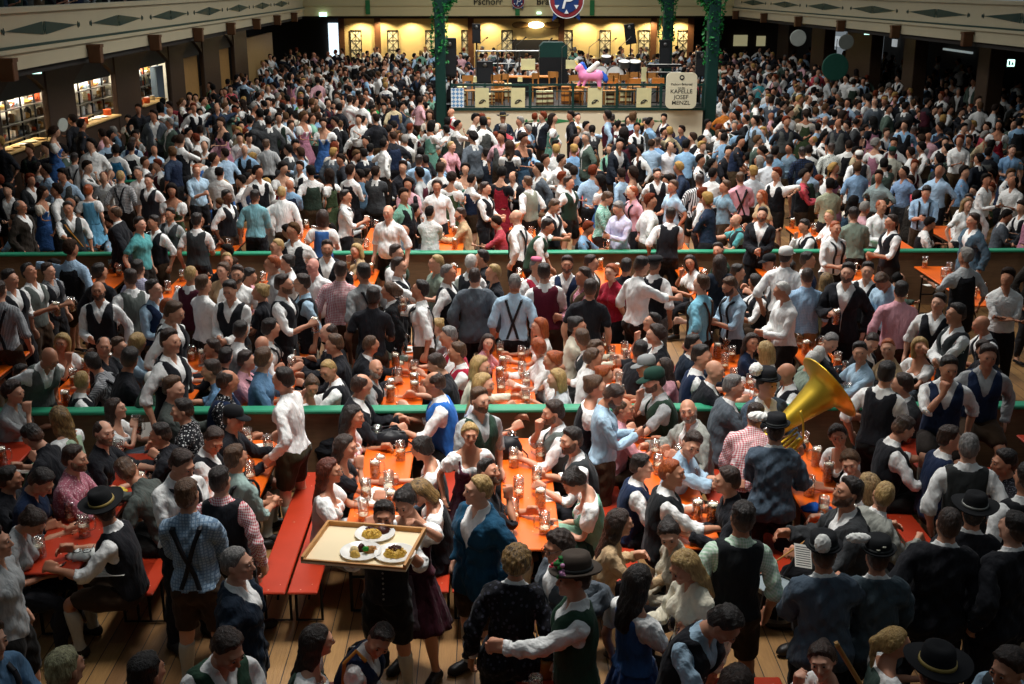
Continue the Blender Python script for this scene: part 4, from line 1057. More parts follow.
for i, (px, y, w_, h_, m_) in enumerate(((462, 37.9, .3, .5, bcol), (499, 38.2, .34, .62, ow), (507, 39.0, .3, .5, bcol), (541, 37.0, .3, .42, bcol), (549, 37.1, .26, .42, bcol), (566, 37.4, .3, .55, ow), (578, 37.6, .32, .62, ow), (611, 36.9, .34, .4, bcol), (625, 37.4, .34, .45, bcol), (490, 37.3, .3, .32, bcol))):
    q = uny(px, 100, y); r = empty('crate', (float(q[0]), y, sz), 0, f'wooden equipment crate on the bandstand floor, {ORD[i]} in the row', 'crate', 'crates on the bandstand')
    MB().box(-w_ / 2, -.2, 0, w_ / 2, .2, h_, bev=.01).build('body', m_, r)
    for z in (.06, h_ * .5, h_ - .06): MB().box(-w_ / 2 - .012, -.212, z - .03, w_ / 2 + .012, -.2, z + .03).build('batten', WOOD_B, r)
# inflatable unicorn on the railing
q = uny(590, 80, YS - .02)
PINK = plain('unicorn pink', '#ee8fc0', .35, var=.05); UBL = plain('unicorn blue', '#2d62c8', .4, var=.05); UYL = plain('unicorn yellow', '#e8b850', .4, var=.05)
def blob(name, fn, mat, parent, box, st):
    xs, ys, zs = [np.arange(a, b + st, st).astype(f32) for a, b in box]
    P = np.stack(np.meshgrid(xs, ys, zs, indexing='ij'), -1); V, Q = nets(fn(P).astype(f32), xs, ys, zs)
    me = npmesh(name, V, Q, {'rest': V}); me.materials.append(mat); return link(name, me, parent)
un_ = empty('inflatable_unicorn', (float(q[0]), YS - .02, float(q[2])), 0, 'pink inflatable unicorn with blue mane and white wing on the stage railing', 'inflatable toy')
def ub(P):
    d = rc(P, A(-.2, 0, .13), A(.24, 0, .13), .16, .175); d = smin(d, rc(P, A(-.2, 0, .15), A(-.31, 0, .38), .13, .105), .08); d = smin(d, rc(P, A(-.3, 0, .38), A(-.4, 0, .33), .105, .075), .05)
    for x, dx in ((-.22, -.16), (-.12, -.1), (.22, .06), (.3, .0)): d = smin(d, rc(P, A(x, .06 if dx < -.1 else -.06, .05), A(x + dx, .06 if dx < -.1 else -.06, -.2), .06, .04), .05)
    return d
blob('body', ub, PINK, un_, ((-.6, .5), (-.3, .3), (-.36, .6)), .025)
blob('mane', lambda P: smin(rc(P, A(-.24, 0, .46), A(-.1, 0, .24), .075, .06), rc(P, A(-.28, 0, .47), A(-.24, 0, .5), .05, .04), .04), UBL, un_, ((-.4, .05), (-.16, .16), (.1, .6)), .02)
blob('tail', lambda P: smin(rc(P, A(.36, 0, .2), A(.47, 0, .02), .07, .09), rc(P, A(.46, 0, .12), A(.5, 0, -.08), .06, .03), .04), UBL, un_, ((.2, .65), (-.16, .16), (-.2, .4)), .02)
blob('wing', lambda P: smin(smin(rc(P, A(-.06, -.1, .28), A(.2, -.14, .5), .07, .07), rc(P, A(0, -.1, .26), A(.16, -.13, .36), .05, .04), .05), rc(P, A(-.02, -.1, .28), A(.26, -.14, .5), .04, .025), .05), WHITE, un_, ((-.2, .4), (-.26, 0), (.1, .6)), .02)
blob('horn', lambda P: rc(P, A(-.38, 0, .44), A(-.47, 0, .56), .035, .01), UYL, un_, ((-.56, -.28), (-.1, .1), (.36, .64)), .015)
blob('muzzle', lambda P: el(P, (-.43, 0, .31), (.05, .06, .05)), UYL, un_, ((-.52, -.34), (-.1, .1), (.22, .4)), .015)
blob('hooves', lambda P: np.minimum(np.minimum(el(P, (-.38, .06, -.2), (.055, .05, .045)), el(P, (-.22, -.06, -.2), (.055, .05, .045))), np.minimum(el(P, (.28, -.06, -.2), (.055, .05, .045)), el(P, (.3, -.06, -.22), (.055, .05, .045)))), UYL, un_, ((-.5, .4), (-.16, .16), (-.3, -.1)), .02)

# ------------------------------------------------------------------ green-topped barriers
def barrier(y, x0, x1, label):
    r = empty('wooden_barrier', ((x0 + x1) / 2, y, 0), 0, label, 'barrier'); h = (x1 - x0) / 2
    MB().box(-h, -.035, .02, h, .035, .93).build('plank_panel', barm, r)
    MB().box(-h, -.085, .93, h, .085, .975, bev=.012).build('top_rail', RGREEN, r)
    for k in range(int(2 * h / 2.7) + 1):
        x = -h + .1 + k * 2.7
        if x < h: MB().box(x - .05, .036, 0, x + .05, .09, .93).build('post', WOOD_D, r)
def barrm():
    t = NT('stained boards'); v = t.coords('Object'); g = t.noise(v, 6, 5, .6, (.6, 1, 7)); s = t.noise(v, 2.2, 3)
    c = t.mix(g, hexc('#5e4632'), hexc('#917050')); rp = t.n('ShaderNodeMapRange', i_1=.5, i_2=.7); t.l(s, rp.inputs[0])
    t.l(t.mix(t.math('MULTIPLY', rp.outputs[0], .6), c, hexc('#40301f')), t.b.inputs['Base Color']); t.b.inputs['Roughness'].default_value = .6; t.bump(g, .3); return t.m
barm = barrm()
barrier(11.62, -9.0, 10.6, 'long brown plank barrier with green top nearest the camera')
barrier(19.2, -9.0, 12.5, 'second green topped plank barrier, beyond the one nearest the camera')
barrier(26.8, -8.9, -6.3, 'third green topped plank barrier far back on the kitchen side')

# ------------------------------------------------------------------ tables and benches
def make_table(mat):
    r = empty('beer_table', (0, 0, 0))
    MB().box(-.25, -1.25, .735, .25, 1.25, .76, bev=.008).build('table_top', mat, r)
    MB().box(-.235, -1.2, .69, -.215, 1.2, .735).box(.215, -1.2, .69, .235, 1.2, .735).build('under_frame', WOOD_D, r)
    for y in (-.95, .95):
        MB().tube([(-.2, y, .7), (-.2, y, .02), (.2, y, .02), (.2, y, .7)], .016, 8).tube([(-.2, y, .35), (.2, y, .35)], .012, 6).tube([(0, y, .35), (0, y * .55, .7)], .012, 6).build('leg', BLACKM, r)
    return r
def make_bench(mat):
    r = empty('beer_bench', (0, 0, 0))
    MB().box(-.125, -1.25, .43, .125, 1.25, .455, bev=.008).build('seat', mat, r)
    for y in (-.95, .95): MB().tube([(-.11, y, .43), (-.11, y, .02), (.11, y, .02), (.11, y, .43)], .014, 8).tube([(0, y, .22), (0, y * .6, .43)], .01, 6).build('leg', BLACKM, r)
    return r
T_PROTO = make_table(ORANGE); T_PROTO2 = make_table(ORANGE_SHADE); B_PROTO = make_bench(ORANGE_SHADE)
def set_mat(o, m):
    for c in [o] + list(o.children):
        if c.type == 'MESH' and c.data.materials and c.data.materials[0] in (ORANGE, ORANGE_SHADE): c.data.materials[0] = m
used = {}
def place(proto, x, y, label, group, cat, rz=0):
    first = proto.name not in used; used[proto.name] = 1
    o = proto if first else copy_tree(proto)
    o.location = (x, y, 0); o.rotation_euler[2] = rz; return tag(o, label, cat, group)
A_X = [-6.3, -4.98, -3.64, -2.42, -1.05, .33, 1.7, 3.06, 4.45, 5.8]
A_N = ['at the dark edge beside the grey jumper', 'below the light green dirndl at the barrier', 'where the big corded hat sits', 'behind the standing white shirt', 'with the black handbag and white card', 'before the dark green waistcoat', 'where the light blue shirt leans over', 'below the shining tuba', 'below the two perched on the barrier', 'at the dark edge beyond the perched pair']
TABLES = []      # (x, y, description, row)
for x, n in zip(A_X, A_N):
    dk = x < -3 or x > 3.6  # tables outside the lamp's pool get the lacquer with shade painted in
    ty_ = 9.66 if -4 < x < -3 else 10.0
    place(T_PROTO2 if dk else T_PROTO, x, ty_, f'{"red" if dk else "orange"} beer table {n}', 'beer tables before the near barrier', 'table'); TABLES.append((x, ty_, n, 'A'))
for i, x in enumerate(A_X):
    for s, w in ((-.55, 'kitchen side'), (.55, 'far side')):
        place(B_PROTO, x + s, 9.85, f'red bench, {w} of the table ' + ' '.join(A_N[i].split()[:9]), 'benches before the near barrier', 'bench')
B_N = {-4: 'first', -3: 'second', -2: 'third', -1: 'fourth', 0: 'fifth', 1: 'sixth', 2: 'seventh', 3: 'eighth', 4: 'ninth', -5: 'edge', 5: 'tenth'}
B1_X = [-6.25, -4.88, -3.7, -2.6, -1.05, .25, 1.6, 2.95, 4.15, 5.5]
for i, x in enumerate(B1_X):
    place(T_PROTO, x, 13.3, f'orange beer table right behind the near barrier, {ORD[i]} from the kitchen side', 'beer tables behind the near barrier', 'table'); TABLES.append((x, 13.3, f'{ORD[i]} table right behind the near barrier', 'B'))
    for s, w in ((-.55, 'kitchen'), (.55, 'far')): place(B_PROTO, x + s, 13.3, f'red bench, {w} side of the {ORD[i]} table behind the near barrier', 'benches behind the near barrier', 'bench')
for i, x in enumerate([-6.2 + 1.36 * k for k in range(11)]):
    place(T_PROTO, x, 17.6, f'orange beer table just before the second barrier, {ORD[i]} from the kitchen side', 'beer tables before the second barrier', 'table'); TABLES.append((x, 17.6, f'{ORD[i]} table before the second barrier', 'C'))
for i, x in enumerate([-6.2 + 1.36 * k for k in range(12)]):
    place(T_PROTO, x, 21.0, f'orange beer table behind the second barrier, {ORD[i]} from the kitchen side', 'beer tables behind the second barrier', 'table'); TABLES.append((x, 21.0, f'{ORD[i]} table behind the second barrier', 'D'))
place(T_PROTO, .4, 28.9, 'far orange beer table in the crowd before the stage', 'far tables', 'table'); place(T_PROTO, 1.9, 29.2, 'far orange beer table in the crowd below the unicorn', 'far tables', 'table')
for i, x in enumerate((-1.05, .4, 1.72)):
    place(T_PROTO2, x, 5.6, ['red beer table under the bent navy waistcoat and its bag', 'red beer table behind the flowered hat with the wooden cup', 'red beer table beside the low-bending black waistcoat'][i], 'beer tables nearest the camera', 'table'); TABLES.append((x, 5.6, 'nearest row', 'Z'))
# ------------------------------------------------------------------ everyone who can be told apart; head position in the photo, stance, where the face points, build, hair, clothes, pose, label
# stance S standing, T seated on a bench, B standing on a bench, K kneeling low, W seated up on the barrier
SPEC = '''
-4,540|S|100|m|sd|g.l|a|person in a pale grey jumper cut by the dark edge beside the corded hat|person in a pale grey jumper cut off beside the wearer of the big corded hat
-12,640|S|60|m|sd|bd.r+x|l|person in a blue denim shirt with dark braces at the darkest corner|person in blue denim with dark braces, cut off at the darkest bottom corner
66,668|S|150|m|sgb|k|a|person with streaky grey-blond hair at the dark bottom edge|head with streaky pale hair, seen from above on the bare planks
146,672|S|150|m|sk|k|a|black-haired head beside the bare planks at the bottom edge|dark head at the bottom edge, second from the streaky pale head
225,650|S|50|m|sd|w.r/gn|l hp=22|balding man in a green waistcoat bowing his head at the bottom edge|person in a green waistcoat bowing over the bottom edge below the crossed braces
318,640|T|110|f|lk|D.dg|f|long black-haired woman in a dark green knit top near the bottom edge|person in a dark green knit top and long black hair by the red table's corner
238,562|S|80|m|cropgy|J.n|a|grey-haired man in a dark jacket beside the crossed-braces man|person in a dark jacket with blue collar standing beside the crossed braces and blue check
380,640|T|15|m|sk|w.r/n|f lean=28 hp=28|black-haired man in a navy waistcoat bent over his orange-strapped bag|person in a navy waistcoat bent over a bag with orange handles
384,516|S|0|m|sk|w.r/k|wait sc=.93|waiter in black carrying the wooden tray of plates on his shoulder|person in black carrying the wooden tray of plates before their face
408,503|S|-20|f|bunk|D.m|tray hp=22 sc=.93|dark-haired waitress in a maroon dirndl steadying the tray edge|person in a maroon dirndl reaching up to steady the tray
419,492|T|-60|f|bobdb|D.k|t hp=35|fair-haired woman in white lace sleeves bowed over the bag table|person in white lace sleeves bowed over the handbag table behind the tray
476,488|S|-62|m|cropb|J.bl|a hy=-8 L=brk|man in a bright blue jacket and dark sneakers standing in the aisle|person in a bright blue jacket and dark shoes standing in the aisle
511,560|S|176|f|cb2|J.kk|a|woman with curly streaked hair in a black printed jacket seen from behind|person in a black printed jacket, back turned, facing the bright blue jacket
557,546|S|-55|m|cd|J.gy|hugL hp=8|man with glasses and curly hair in a grey jacket hugging the hat wearer|person with glasses and grey jacket, arm around the flowered hat's wearer
574,580|S|-75|m|sd^hf|w.l/gn|reachL|man in a brown hat with red and pink flowers|person wearing a brown hat decorated with red and pink flowers
620,522|T|95|f|ld|k2:be.l|a|dark-haired woman in a beige jumper facing the black-and-green waistcoat|person in a beige jumper standing behind the two drinkers with the dark mug
669,534|T|-15|f|bunk|k2:bk.l|f hp=24|black-haired woman with a hair clip in a beige knit looking down|person in beige ribbed knit looking down, hair clip on top
683,566|S|-60|f|lb|k2:cr.l|d hp=26|long blond woman in a cream cardigan leaning over a beer|person in a cream cardigan with long fair hair, leaning over the dark mug
640,580|S|128|f|lk|D.db|d hp=10|long black-haired woman in a blue dirndl with white puff sleeves|person in a blue dirndl with white puff sleeves, back half turned
722,626|S|55|m|sk|lb.r/k|o hp=38 lean=25|black-haired man in a black waistcoat and light blue sleeves bending low|person in a black waistcoat over light blue sleeves, bending low at the bottom edge
736,682|T|170|f|ld|k|a|brown-haired head beside the red table at the bottom edge|brown head at the very bottom beside the small red table
822,660|T|-25|f|bund|D.m|c|fair-brown woman in maroon eating with her fingers at the bottom edge|person in maroon eating with their fingers beside the slanting pole
896,642|T|85|f|pob|D.g|d|woman with pinned brown hair in a grey bodice and white sleeves|person in a grey bodice and white sleeves, hair pinned, beside the slanting pole
932,672|S|175|m|sk^hk|k|a|guest under a dark corded hat at the bottom edge beside the pinned-hair woman|person under a dark hat with gold cord at the bottom edge
1008,668|S|-60|m|sd|lb.r/dg|l lean=30|bent guest in a grey waistcoat and blue-grey sleeves in the dark corner|bent person in a grey waistcoat with blue-grey sleeves in the dark bottom corner
944,522|S|168|m|cropd|J.k|a|short-haired big man in a black jacket seen from behind near the edge|person in a plain black jacket, back turned, beside the two hatted slate jackets
1010,528|S|-150|m|sk|J.k|a|dark-haired guest in black beside the chained hat|person in black, back turned, at the dark edge beside the chained hat
972,512|S|160|m|sk^hc|J.k|a|guest in black under a hat hung with a chain|person in black under a hat hung with a silver chain
829,553|S|176|m|sd^hp|J.sb|sheet|bandsman in slate jacket whose hat has a white plume, holding sheet music|bandsperson in slate jacket holding sheet music, white plume standing on the hat
880,556|S|172|m|sd^hb|J.st|a|bandsman in slate jacket and black hat with two badges|bandsperson in slate jacket whose black hat shows two badges
884,494|T|165|m|cropb|J.pg|a|blond man with undercut in a pale grey jacket|person in a pale grey jacket turned away behind the two slate jackets
868,484|T|-150|f|lbb|k2:g.l|a|woman with two-tone brown and blond hair behind the white plume|person with two-tone fair hair seated behind the white plume
848,492|T|-78|m|sk~d|J.dg|t hp=-15|bearded black-haired man looking up in a dark grey jacket|person in a dark grey jacket looking up from the table below the tuba
737,517|S|178|m|sk|gc.r/kg|a|man in a black waistcoat with green edging and pale green checked sleeves|person in a black waistcoat edged in green, back turned, pale green checked sleeves
727,480|T|-95|m|sd|k2:k.l|d|dark-haired man in black holding cards beside the bandsman|person in a black top leaning in toward the cards near the full mugs
776,430|S|165|m|sd^hl|J.sb|holdtuba|bandsman in slate-blue jacket seen from behind, white plume on his black hat|bandsperson in slate-blue jacket, back turned, standing right behind the tuba
768,384|S|35|m|sk^hr|J.sb|tuba|young hatted tuba player facing the barrier|hatted person in slate jacket playing the tuba
42,482|T|80|m|sk|n.s|p hp=14|black-haired young man in a navy printed top|person in a navy printed top at the corded-hat table
10,478|T|110|m|sk|k.l|a|guest in black behind the navy printed top|person in black behind the navy printed top
34,522|T|85|f|bund|k2:g.s|p hp=20|dark-haired woman in a grey short-sleeved top holding a phone|person in a grey short-sleeved top with phone, across from the corded hat
75,458|T|85|m|sd~n|pk.r|clasp|bearded man in a pink patterned shirt with clasped hands|person in a pink patterned shirt with clasped hands raised
104,432|T|55|m|frd~n|k.r|d|smiling balding man in a black polo holding a phone|person in a black polo smiling over a small phone at the red table
127,470|T|-160|m|sn|k2:ol.l|t lean=35 hp=25|brown-haired man in a grey-green jumper leaning over the table|person in a grey-green jumper leaning far over the corded-hat table
104,508|T|-150|m|sd^hg|w.r/k|t|man in a big black hat with gold cord, his back to us|person in a big black hat with gold cord, seated, white sleeve on the table
183,464|S|60|m|sd|w.r+x|f hp=24|dark-haired man in a white shirt with black braces looking down|person in a white shirt with black braces looking down behind the blue check
190,494|S|176|m|sn|bc.r+x|f|man in a blue checked shirt with crossed black braces|person in a blue checked shirt with crossed black braces, back turned
224,480|S|170|m|sk|rc.l/k|a|man in a black waistcoat with red gingham sleeves seen from behind|person in a black waistcoat with red gingham sleeves, back turned
238,458|S|140|m|sn|tg.r+x|f|brown-haired man in a grey-green shirt with dark braces|person in a grey-green shirt with dark braces beside the standing white shirt
214,440|T|40|m|sd|w.r/k|f hp=28|dark-haired man in a black waistcoat looking down by the barrier|person in a black waistcoat looking down, just before the black cap
234,418|T|70|m|sk^ck|k.l|t|man in a black cap turning away beneath the near barrier|person in a black cap turned away below the near barrier
182,410|T|-75|m|sk|kp.l|a|black-haired man in a black jacket with white patterned sleeves|person in a black jacket with white patterned sleeves by the near barrier
284,378|S|-105|m|sk|w.l|stand L=brg|tall man in a crisp white shirt and leather breeches standing at the barrier|person in a crisp white shirt and leather breeches standing at the near barrier
330,470|T|80|f|lrd|D.si|t|long auburn-haired woman in a silver lace dirndl|person in a silver lace dirndl with long auburn hair at the handbag table
354,416|T|70|f|lk|D.pk|d|black-haired woman in a pink dirndl smiling by the barrier|person in a pink dirndl seated at the barrier end of the handbag table
346,446|T|75|f|ld|D.k|c|dark-haired woman with hands raised to her face|person in black with hands raised to the face, between silver and pink dirndls
421,448|T|-110|f|bunk|D.gd|t hp=20|woman with black updo and dark lace bodice by the handbag table|person in a dark lace bodice across the handbag table from the silver dirndl
478,400|S|40|m|sn~n|g.r/gd|a sc=.97|bearded man in a dark green waistcoat and pale grey shirt at the barrier|person in a dark green waistcoat and grey shirt standing at the barrier
469,434|S|8|f|bunb|D.wn|a sc=.86|smiling blond woman in a wine-red bodice with white sleeves|person in a wine-red bodice with white sleeves, facing us before the green waistcoat
489,472|T|50|m|sk~d|k.r|c hp=-25|bearded black-haired man tipping his head back|person in black tipping their head back beside the bright blue jacket
553,412|T|-80|m|sd~n|w.r/gy|c|bearded man in a grey waistcoat resting his hand at the barrier|person in a grey waistcoat resting a hand near the chin at the barrier
571,440|T|-65|m|sk~d|w.r/dg|t|laughing black-haired man in a charcoal waistcoat|person in a charcoal waistcoat smiling down, behind the green dirndl
573,482|T|-85|f|bunk|D.gr|p hp=22|black-haired woman in a green dirndl holding a phone over the table|person in a green dirndl holding a phone over the mugs
614,396|S|75|m|sd~d|lb.l|p hp=15 L=trb|man in a light blue shirt and brown trousers standing with a phone|person in a light blue shirt and brown trousers standing with a phone
624,408|T|70|m|frn|p.r|t|pink-faced man in a pale pink shirt at the barrier|person in a pale pink shirt seated at the barrier behind the standing blue shirt
688,410|T|-15|m|bald~g|J.pg|a|bald bearded man in a pale grey hooded jacket at the barrier|person in a pale grey hooded jacket facing us at the barrier
692,444|T|8|m|sd|lb.r|o hp=18 lean=18|man in a light blue shirt leaning across the table|person in a light blue shirt leaning forward across the table
642,466|T|75|m|sk|w.r/n|t|black-haired man in a dark navy waistcoat at the fifth row of mugs|person in a dark navy waistcoat seated before the standing blue shirt
672,472|T|65|m|crr|w.r/kg|t|sandy-haired man in a black waistcoat edged in green|person in a black waistcoat edged in green, in profile, white sleeves
752,414|S|165|h|sd|rc.l|l lean=30|stooping man in a red gingham shirt beside the tuba player|person in a red gingham shirt stooping beside the tuba player
838,436|T|-10|f|bund|D.bk|d|brown-haired young woman in a black and white dirndl below the tuba|person in a black and white dirndl facing us below the tuba
850,462|T|-25|f|pon|D.k|f hp=15|brown-haired girl with braids beside the young woman below the tuba|person in black with braided hair beside the black and white dirndl
884,372|S|150|m|sk|w.r/k|a|tall man in a black waistcoat and white sleeves at the barrier gap|person in a black waistcoat with white sleeves standing at the gap behind the tuba bell
949,368|W|-5|m|sk|w.r/n|c|man in a navy waistcoat perched on the barrier with hand on chin|person in a navy waistcoat perched on the barrier with hand on chin
988,356|W|-10|m|sd|g.l/n|a|man in a navy jumper vest perched on the barrier beside the chin-rester|person in a navy jumper vest perched on the barrier, arms hanging
904,428|T|95|m|sd|w.r/k|t hp=25|man bowing over the red table below the perched men|person in a black waistcoat bowing over the red table below the chin-rester
950,438|T|85|m|sd|w.r/n|t|man in a dark navy waistcoat across from the bowed man|person in a dark navy waistcoat right under the chin-rester
972,446|S|160|m|cropgy|w.r/ch|a|grey-haired man in a charcoal waistcoat seen from behind|person in a charcoal waistcoat, back turned, grey hair, below the navy jumper vest
1004,462|T|-90|m|sk|dp.l|c|guest in a dark patterned shirt near the edge|person in a dark patterned shirt near the edge below the navy jumper vest
1024,478|S|-170|m|sk|w.r/k|a|black waistcoated guest cut by the picture edge below the perched men|person in a black waistcoat cut by the edge below the navy jumper vest
60,416|T|-165|f|lb2|D.lg|a|long fair-haired woman in a light green dirndl leaning on the barrier|person in a light green dirndl with long fair hair, leaning on the near barrier
32,436|T|-110|m|sk|k.r|t hp=28|black-haired man in black looking down at the red table|person in black looking down at the red table beside the light green dirndl
116,408|T|85|f|ld|k|D|dark-haired woman drinking from a beer mug at the barrier|person in black drinking from a mug at the near barrier
160,434|T|-85|m|sk|k.l|t|black-haired man in black across from the smiling balding man|person in black across the red table from the smiling black polo
48,358|S|55|m|bald|w.s/gy|t lean=38 hp=20|bald man in a grey waistcoat bending over a table behind the barrier|person in a grey waistcoat bending over the first table behind the near barrier
22,374|T|70|m|sk~d|lb.r|t|black-haired bearded man beside the bending bald man|person in a light blue shirt beside the bending grey waistcoat
14,392|T|75|f|cd|k2:g.s|c|curly dark-haired woman behind the barrier at the dark edge|person in grey with curly dark hair at the dark end behind the near barrier
82,380|T|170|m|cropb|w.r/k|a|blond man in a black waistcoat with his back to the barrier|person in a black waistcoat, fair hair, back to the near barrier
93,362|T|-140|m|sk|gs.r+x|t lean=25|man in a grey striped shirt with black braces behind the barrier|person in a grey striped shirt with black braces behind the near barrier
130,358|T|175|m|sk|k.l|t lean=15|broad guest in black beside the white cap|broad person in black, back turned, beside the white baseball cap
152,384|T|60|m|sd^cw|k2:dgn.l|t hp=25|man in a white baseball cap behind the barrier|person in a white baseball cap behind the near barrier
168,342|S|60|m|sd|w.r/k|a|man in a black waistcoat with full white sleeves above the white cap|person in a black waistcoat with full white sleeves standing above the white cap
174,388|T|70|m|sn|ol.l|t|brown-haired man in an olive jacket behind the barrier|person in an olive jacket behind the near barrier
211,370|T|-85|m|sd|bd.r|t|dark-haired man in a denim-blue shirt behind the barrier|person in a denim-blue shirt seated next behind the olive jacket
228,380|T|120|m|frd|kp.r/n|f|balding man in a dark waistcoat with patterned sleeves behind the barrier|person in a dark waistcoat with dotted sleeves behind the near barrier
247,360|T|95|m|sd|p.r+x|t|man in a pink shirt with black braces behind the barrier|person in a pink shirt with black braces behind the near barrier
226,356|T|165|m|sk|k.l|t|black-haired guest in black behind the denim-blue shirt|person in plain black, back turned, behind the denim-blue shirt
264,358|T|150|m|sn|bd.r|t|guest in a denim shirt beside the pink-shirted man|person in a denim shirt seated beyond the pink shirt with braces
328,370|T|-30|m|cropb|w.r/k|t hp=20|grey-blond man in a black waistcoat behind the barrier|person in a black waistcoat with pale cropped hair by the white paper
312,386|T|20|f|bunn|k|t hp=22|brown-haired woman tucked beside the grey-blond man|person in a small black dress tucked beside the pale-cropped black waistcoat
376,368|T|35|m|bald~g|g.r/k|d|bald grey-bearded man in a grey shirt raising his mug|person in a grey shirt and black waistcoat raising a mug behind the barrier
362,384|T|120|m|frd|J.k|t|balding man in a black jacket with his back to the barrier|person in a black jacket, back to the barrier, before the raised mug
436,364|T|-95|m|sd|k2:k.s|t hp=18|dark-haired young man in a black and yellow polo|person in a black short-sleeved polo bending to the plates
434,382|T|-100|m|frd|w.r/bb|t|balding man in a bright blue waistcoat and white sleeves|person in a bright blue waistcoat with white sleeves at the near barrier
457,352|T|-80|m|sn|w.r/rd|t|man in a white shirt with red waistcoat leaning to the plates|person in a red waistcoat leaning to the plates beside the black polo
481,366|T|60|f|bobb|k2:cr.l|t|blond bobbed woman behind the barrier by the full mugs|person in a cream jumper with a fair bob, second behind the bright blue waistcoat
484,384|T|65|f|lb|k2:w.s|t|blond woman in white reaching across the table|person in white with long fair hair reaching across the table of mugs
556,378|T|-80|f|bobb|k2:lg.s|t|blond bobbed woman in a pale grey waistcoat behind the barrier|person in pale grey with a fair bob, near the barrier by the curly white shirt
552,360|T|-85|f|bunr|k2:w.s|t|red-haired woman in white behind the bobbed blond|person in white with red hair, next behind the pale grey top
594,358|T|80|m|cn|w.l|t|brown curly-haired man in a loose white shirt|person in a loose white shirt with curly brown hair
605,374|T|85|f|bunr|k|t|auburn-haired woman in black beside the white shirt|person in black with auburn hair beside the loose white shirt
596,386|T|80|f|bunn|D.bk|t|brown-haired woman with a hair bow in black and white|person in a black and white dirndl just above the standing blue shirt
654,380|T|-80|m|sk^cg~d|g.s/gd|c|man in a dark green cap and dark waistcoat behind the barrier|person in a dark green cap and waistcoat behind the near barrier
646,366|T|-75|m|sd^cy|k2:g.s|t|man in a grey cap beside the green-capped man|person in a grey cap beside the dark green cap
664,366|T|-100|f|ld|k2:p.s|t|brown-haired woman in a pink top behind the green cap|person in a pink top behind the dark green cap
702,356|T|60|m|sk|w.r/n|t lean=10|man in a navy waistcoat with white sleeves above the bald man in black|person in a navy waistcoat with white sleeves behind the black jacket at the barrier
715,370|T|55|m|bald|J.k|t|bald man in a black jacket behind the barrier|person in a black jacket with bare head, behind the grey jacket at the barrier
734,386|T|80|m|sgy|J.gy|t|grey-haired man in a grey jacket reaching to his plate|person in a grey jacket reaching to a plate at the barrier
786,372|T|-110|m|bald|w.r/k|t|bald man in a black waistcoat beyond the tuba|person in a black waistcoat, bare head, just beyond the tuba player's hat
812,360|T|150|m|cropw|gg.l|t|white-haired man in a grey-green jacket beyond the tuba bell|person in a grey-green jacket beyond the tuba bell
860,352|T|-20|m|sk|lb.l|t|guest in a pale blue shirt above the tuba bell|person in a pale blue shirt behind the tuba bell
902,384|T|-120|m|sd|J.dg|t|dark-haired man in a grey jacket beside the barrier-gap waistcoat|person in a grey jacket leaning close to the tall black waistcoat at the gap
872,342|T|0|m|cropd|J.k|t hp=30|bowed dark-haired man in black before the tan jacket|person in black with head deeply bowed behind the tuba bell
920,346|T|-10|f|bobb|k|t|fair-haired guest half hidden above the perched men|person in black with fair hair half hidden behind the chin-rester
28,272|S|62|m|sk|w.r/gy|d hp=-22|man in a grey waistcoat tilting his head back with a mug|person in a grey waistcoat tilting their head back with a mug
12,278|S|70|m|sk|w.r/k|a|man in a black waistcoat behind the head-tilting man|person in a black waistcoat just behind the head-tilting grey waistcoat
50,270|S|65|m|sd|gs.r/k|d|man in a dark waistcoat with grey striped sleeves holding a mug|person in a dark waistcoat with grey striped sleeves holding a mug
-2,290|S|178|m|sd|gs.r+x|a|guest in a striped shirt with a dark brace at the edge|person in a striped shirt with a dark brace at the kitchen-side edge
98,290|S|10|m|bald~d|w.l/k|a|shaven-headed bearded man in a black waistcoat looking down the hall|person in a black waistcoat and long white sleeves, facing us, standing by the aisle
102,272|S|150|m|sk|k.l|a|black-haired guest in black behind the shaven-headed man|person in black, back turned, directly behind the facing black waistcoat
128,278|S|-140|m|sd|w.r/gy|a|man in a grey waistcoat beside the lavender checked shirt|person in a grey waistcoat beside the lavender checked shirt
141,268|S|176|m|sk|lv.l|a|man in a lavender checked shirt seen from behind|person in a lavender checked shirt, back turned
156,288|S|70|m|sk|lb.l/n|a|black-haired man in a navy waistcoat with pale blue sleeves|person in a navy waistcoat with pale blue sleeves standing in profile
168,308|S|75|m|crr|w.r/k|t|sandy-haired man in a black waistcoat with one full white sleeve|person in a black waistcoat bending, one full white sleeve toward us
62,342|T|0|f|lb|k|c|long blond woman with a hand to her mouth|person in black with long fair hair, hand at the mouth, seated
104,346|T|20|m|frd|k.r|t|bald-topped guest at the table below the shaven-headed man|person in black seated just below the facing black waistcoat
119,346|T|70|m|sn|g.r|t|brown-haired guest beside the blond sitting woman's table|person in grey seated next to the seated figure below the facing black waistcoat
138,342|T|160|f|bunb|lb.r|c|blond guest in pale blue with raised hands|person in pale blue with hands raised to the face, seated
204,284|S|140|m|sn|w.r|f|brown-haired man in a white shirt facing the flowered waistcoat|person in a white shirt turned away, facing the red-flowered waistcoat
190,274|S|160|m|cropb|w.r/m|a|man in a dark red waistcoat seen from behind|person in a dark red waistcoat, back turned
229,290|S|-8|m|sk|w.l/kf|f hp=12|man in a black waistcoat with a red flower on his chest|person in a black waistcoat with a red flower on the chest
235,274|S|5|m|sd~d|w.r|a|bearded man in an open white shirt above the red-flower waistcoat|person in an open white shirt behind the red-flowered waistcoat
222,270|S|-20|f|bunn|be.r|a|brown-haired woman beside the bearded white shirt|person in beige behind the turned white shirt
228,260|S|15|m|cropb|k.r|a|fair young man behind the brown-haired woman|person in black peering over the beige top's shoulder
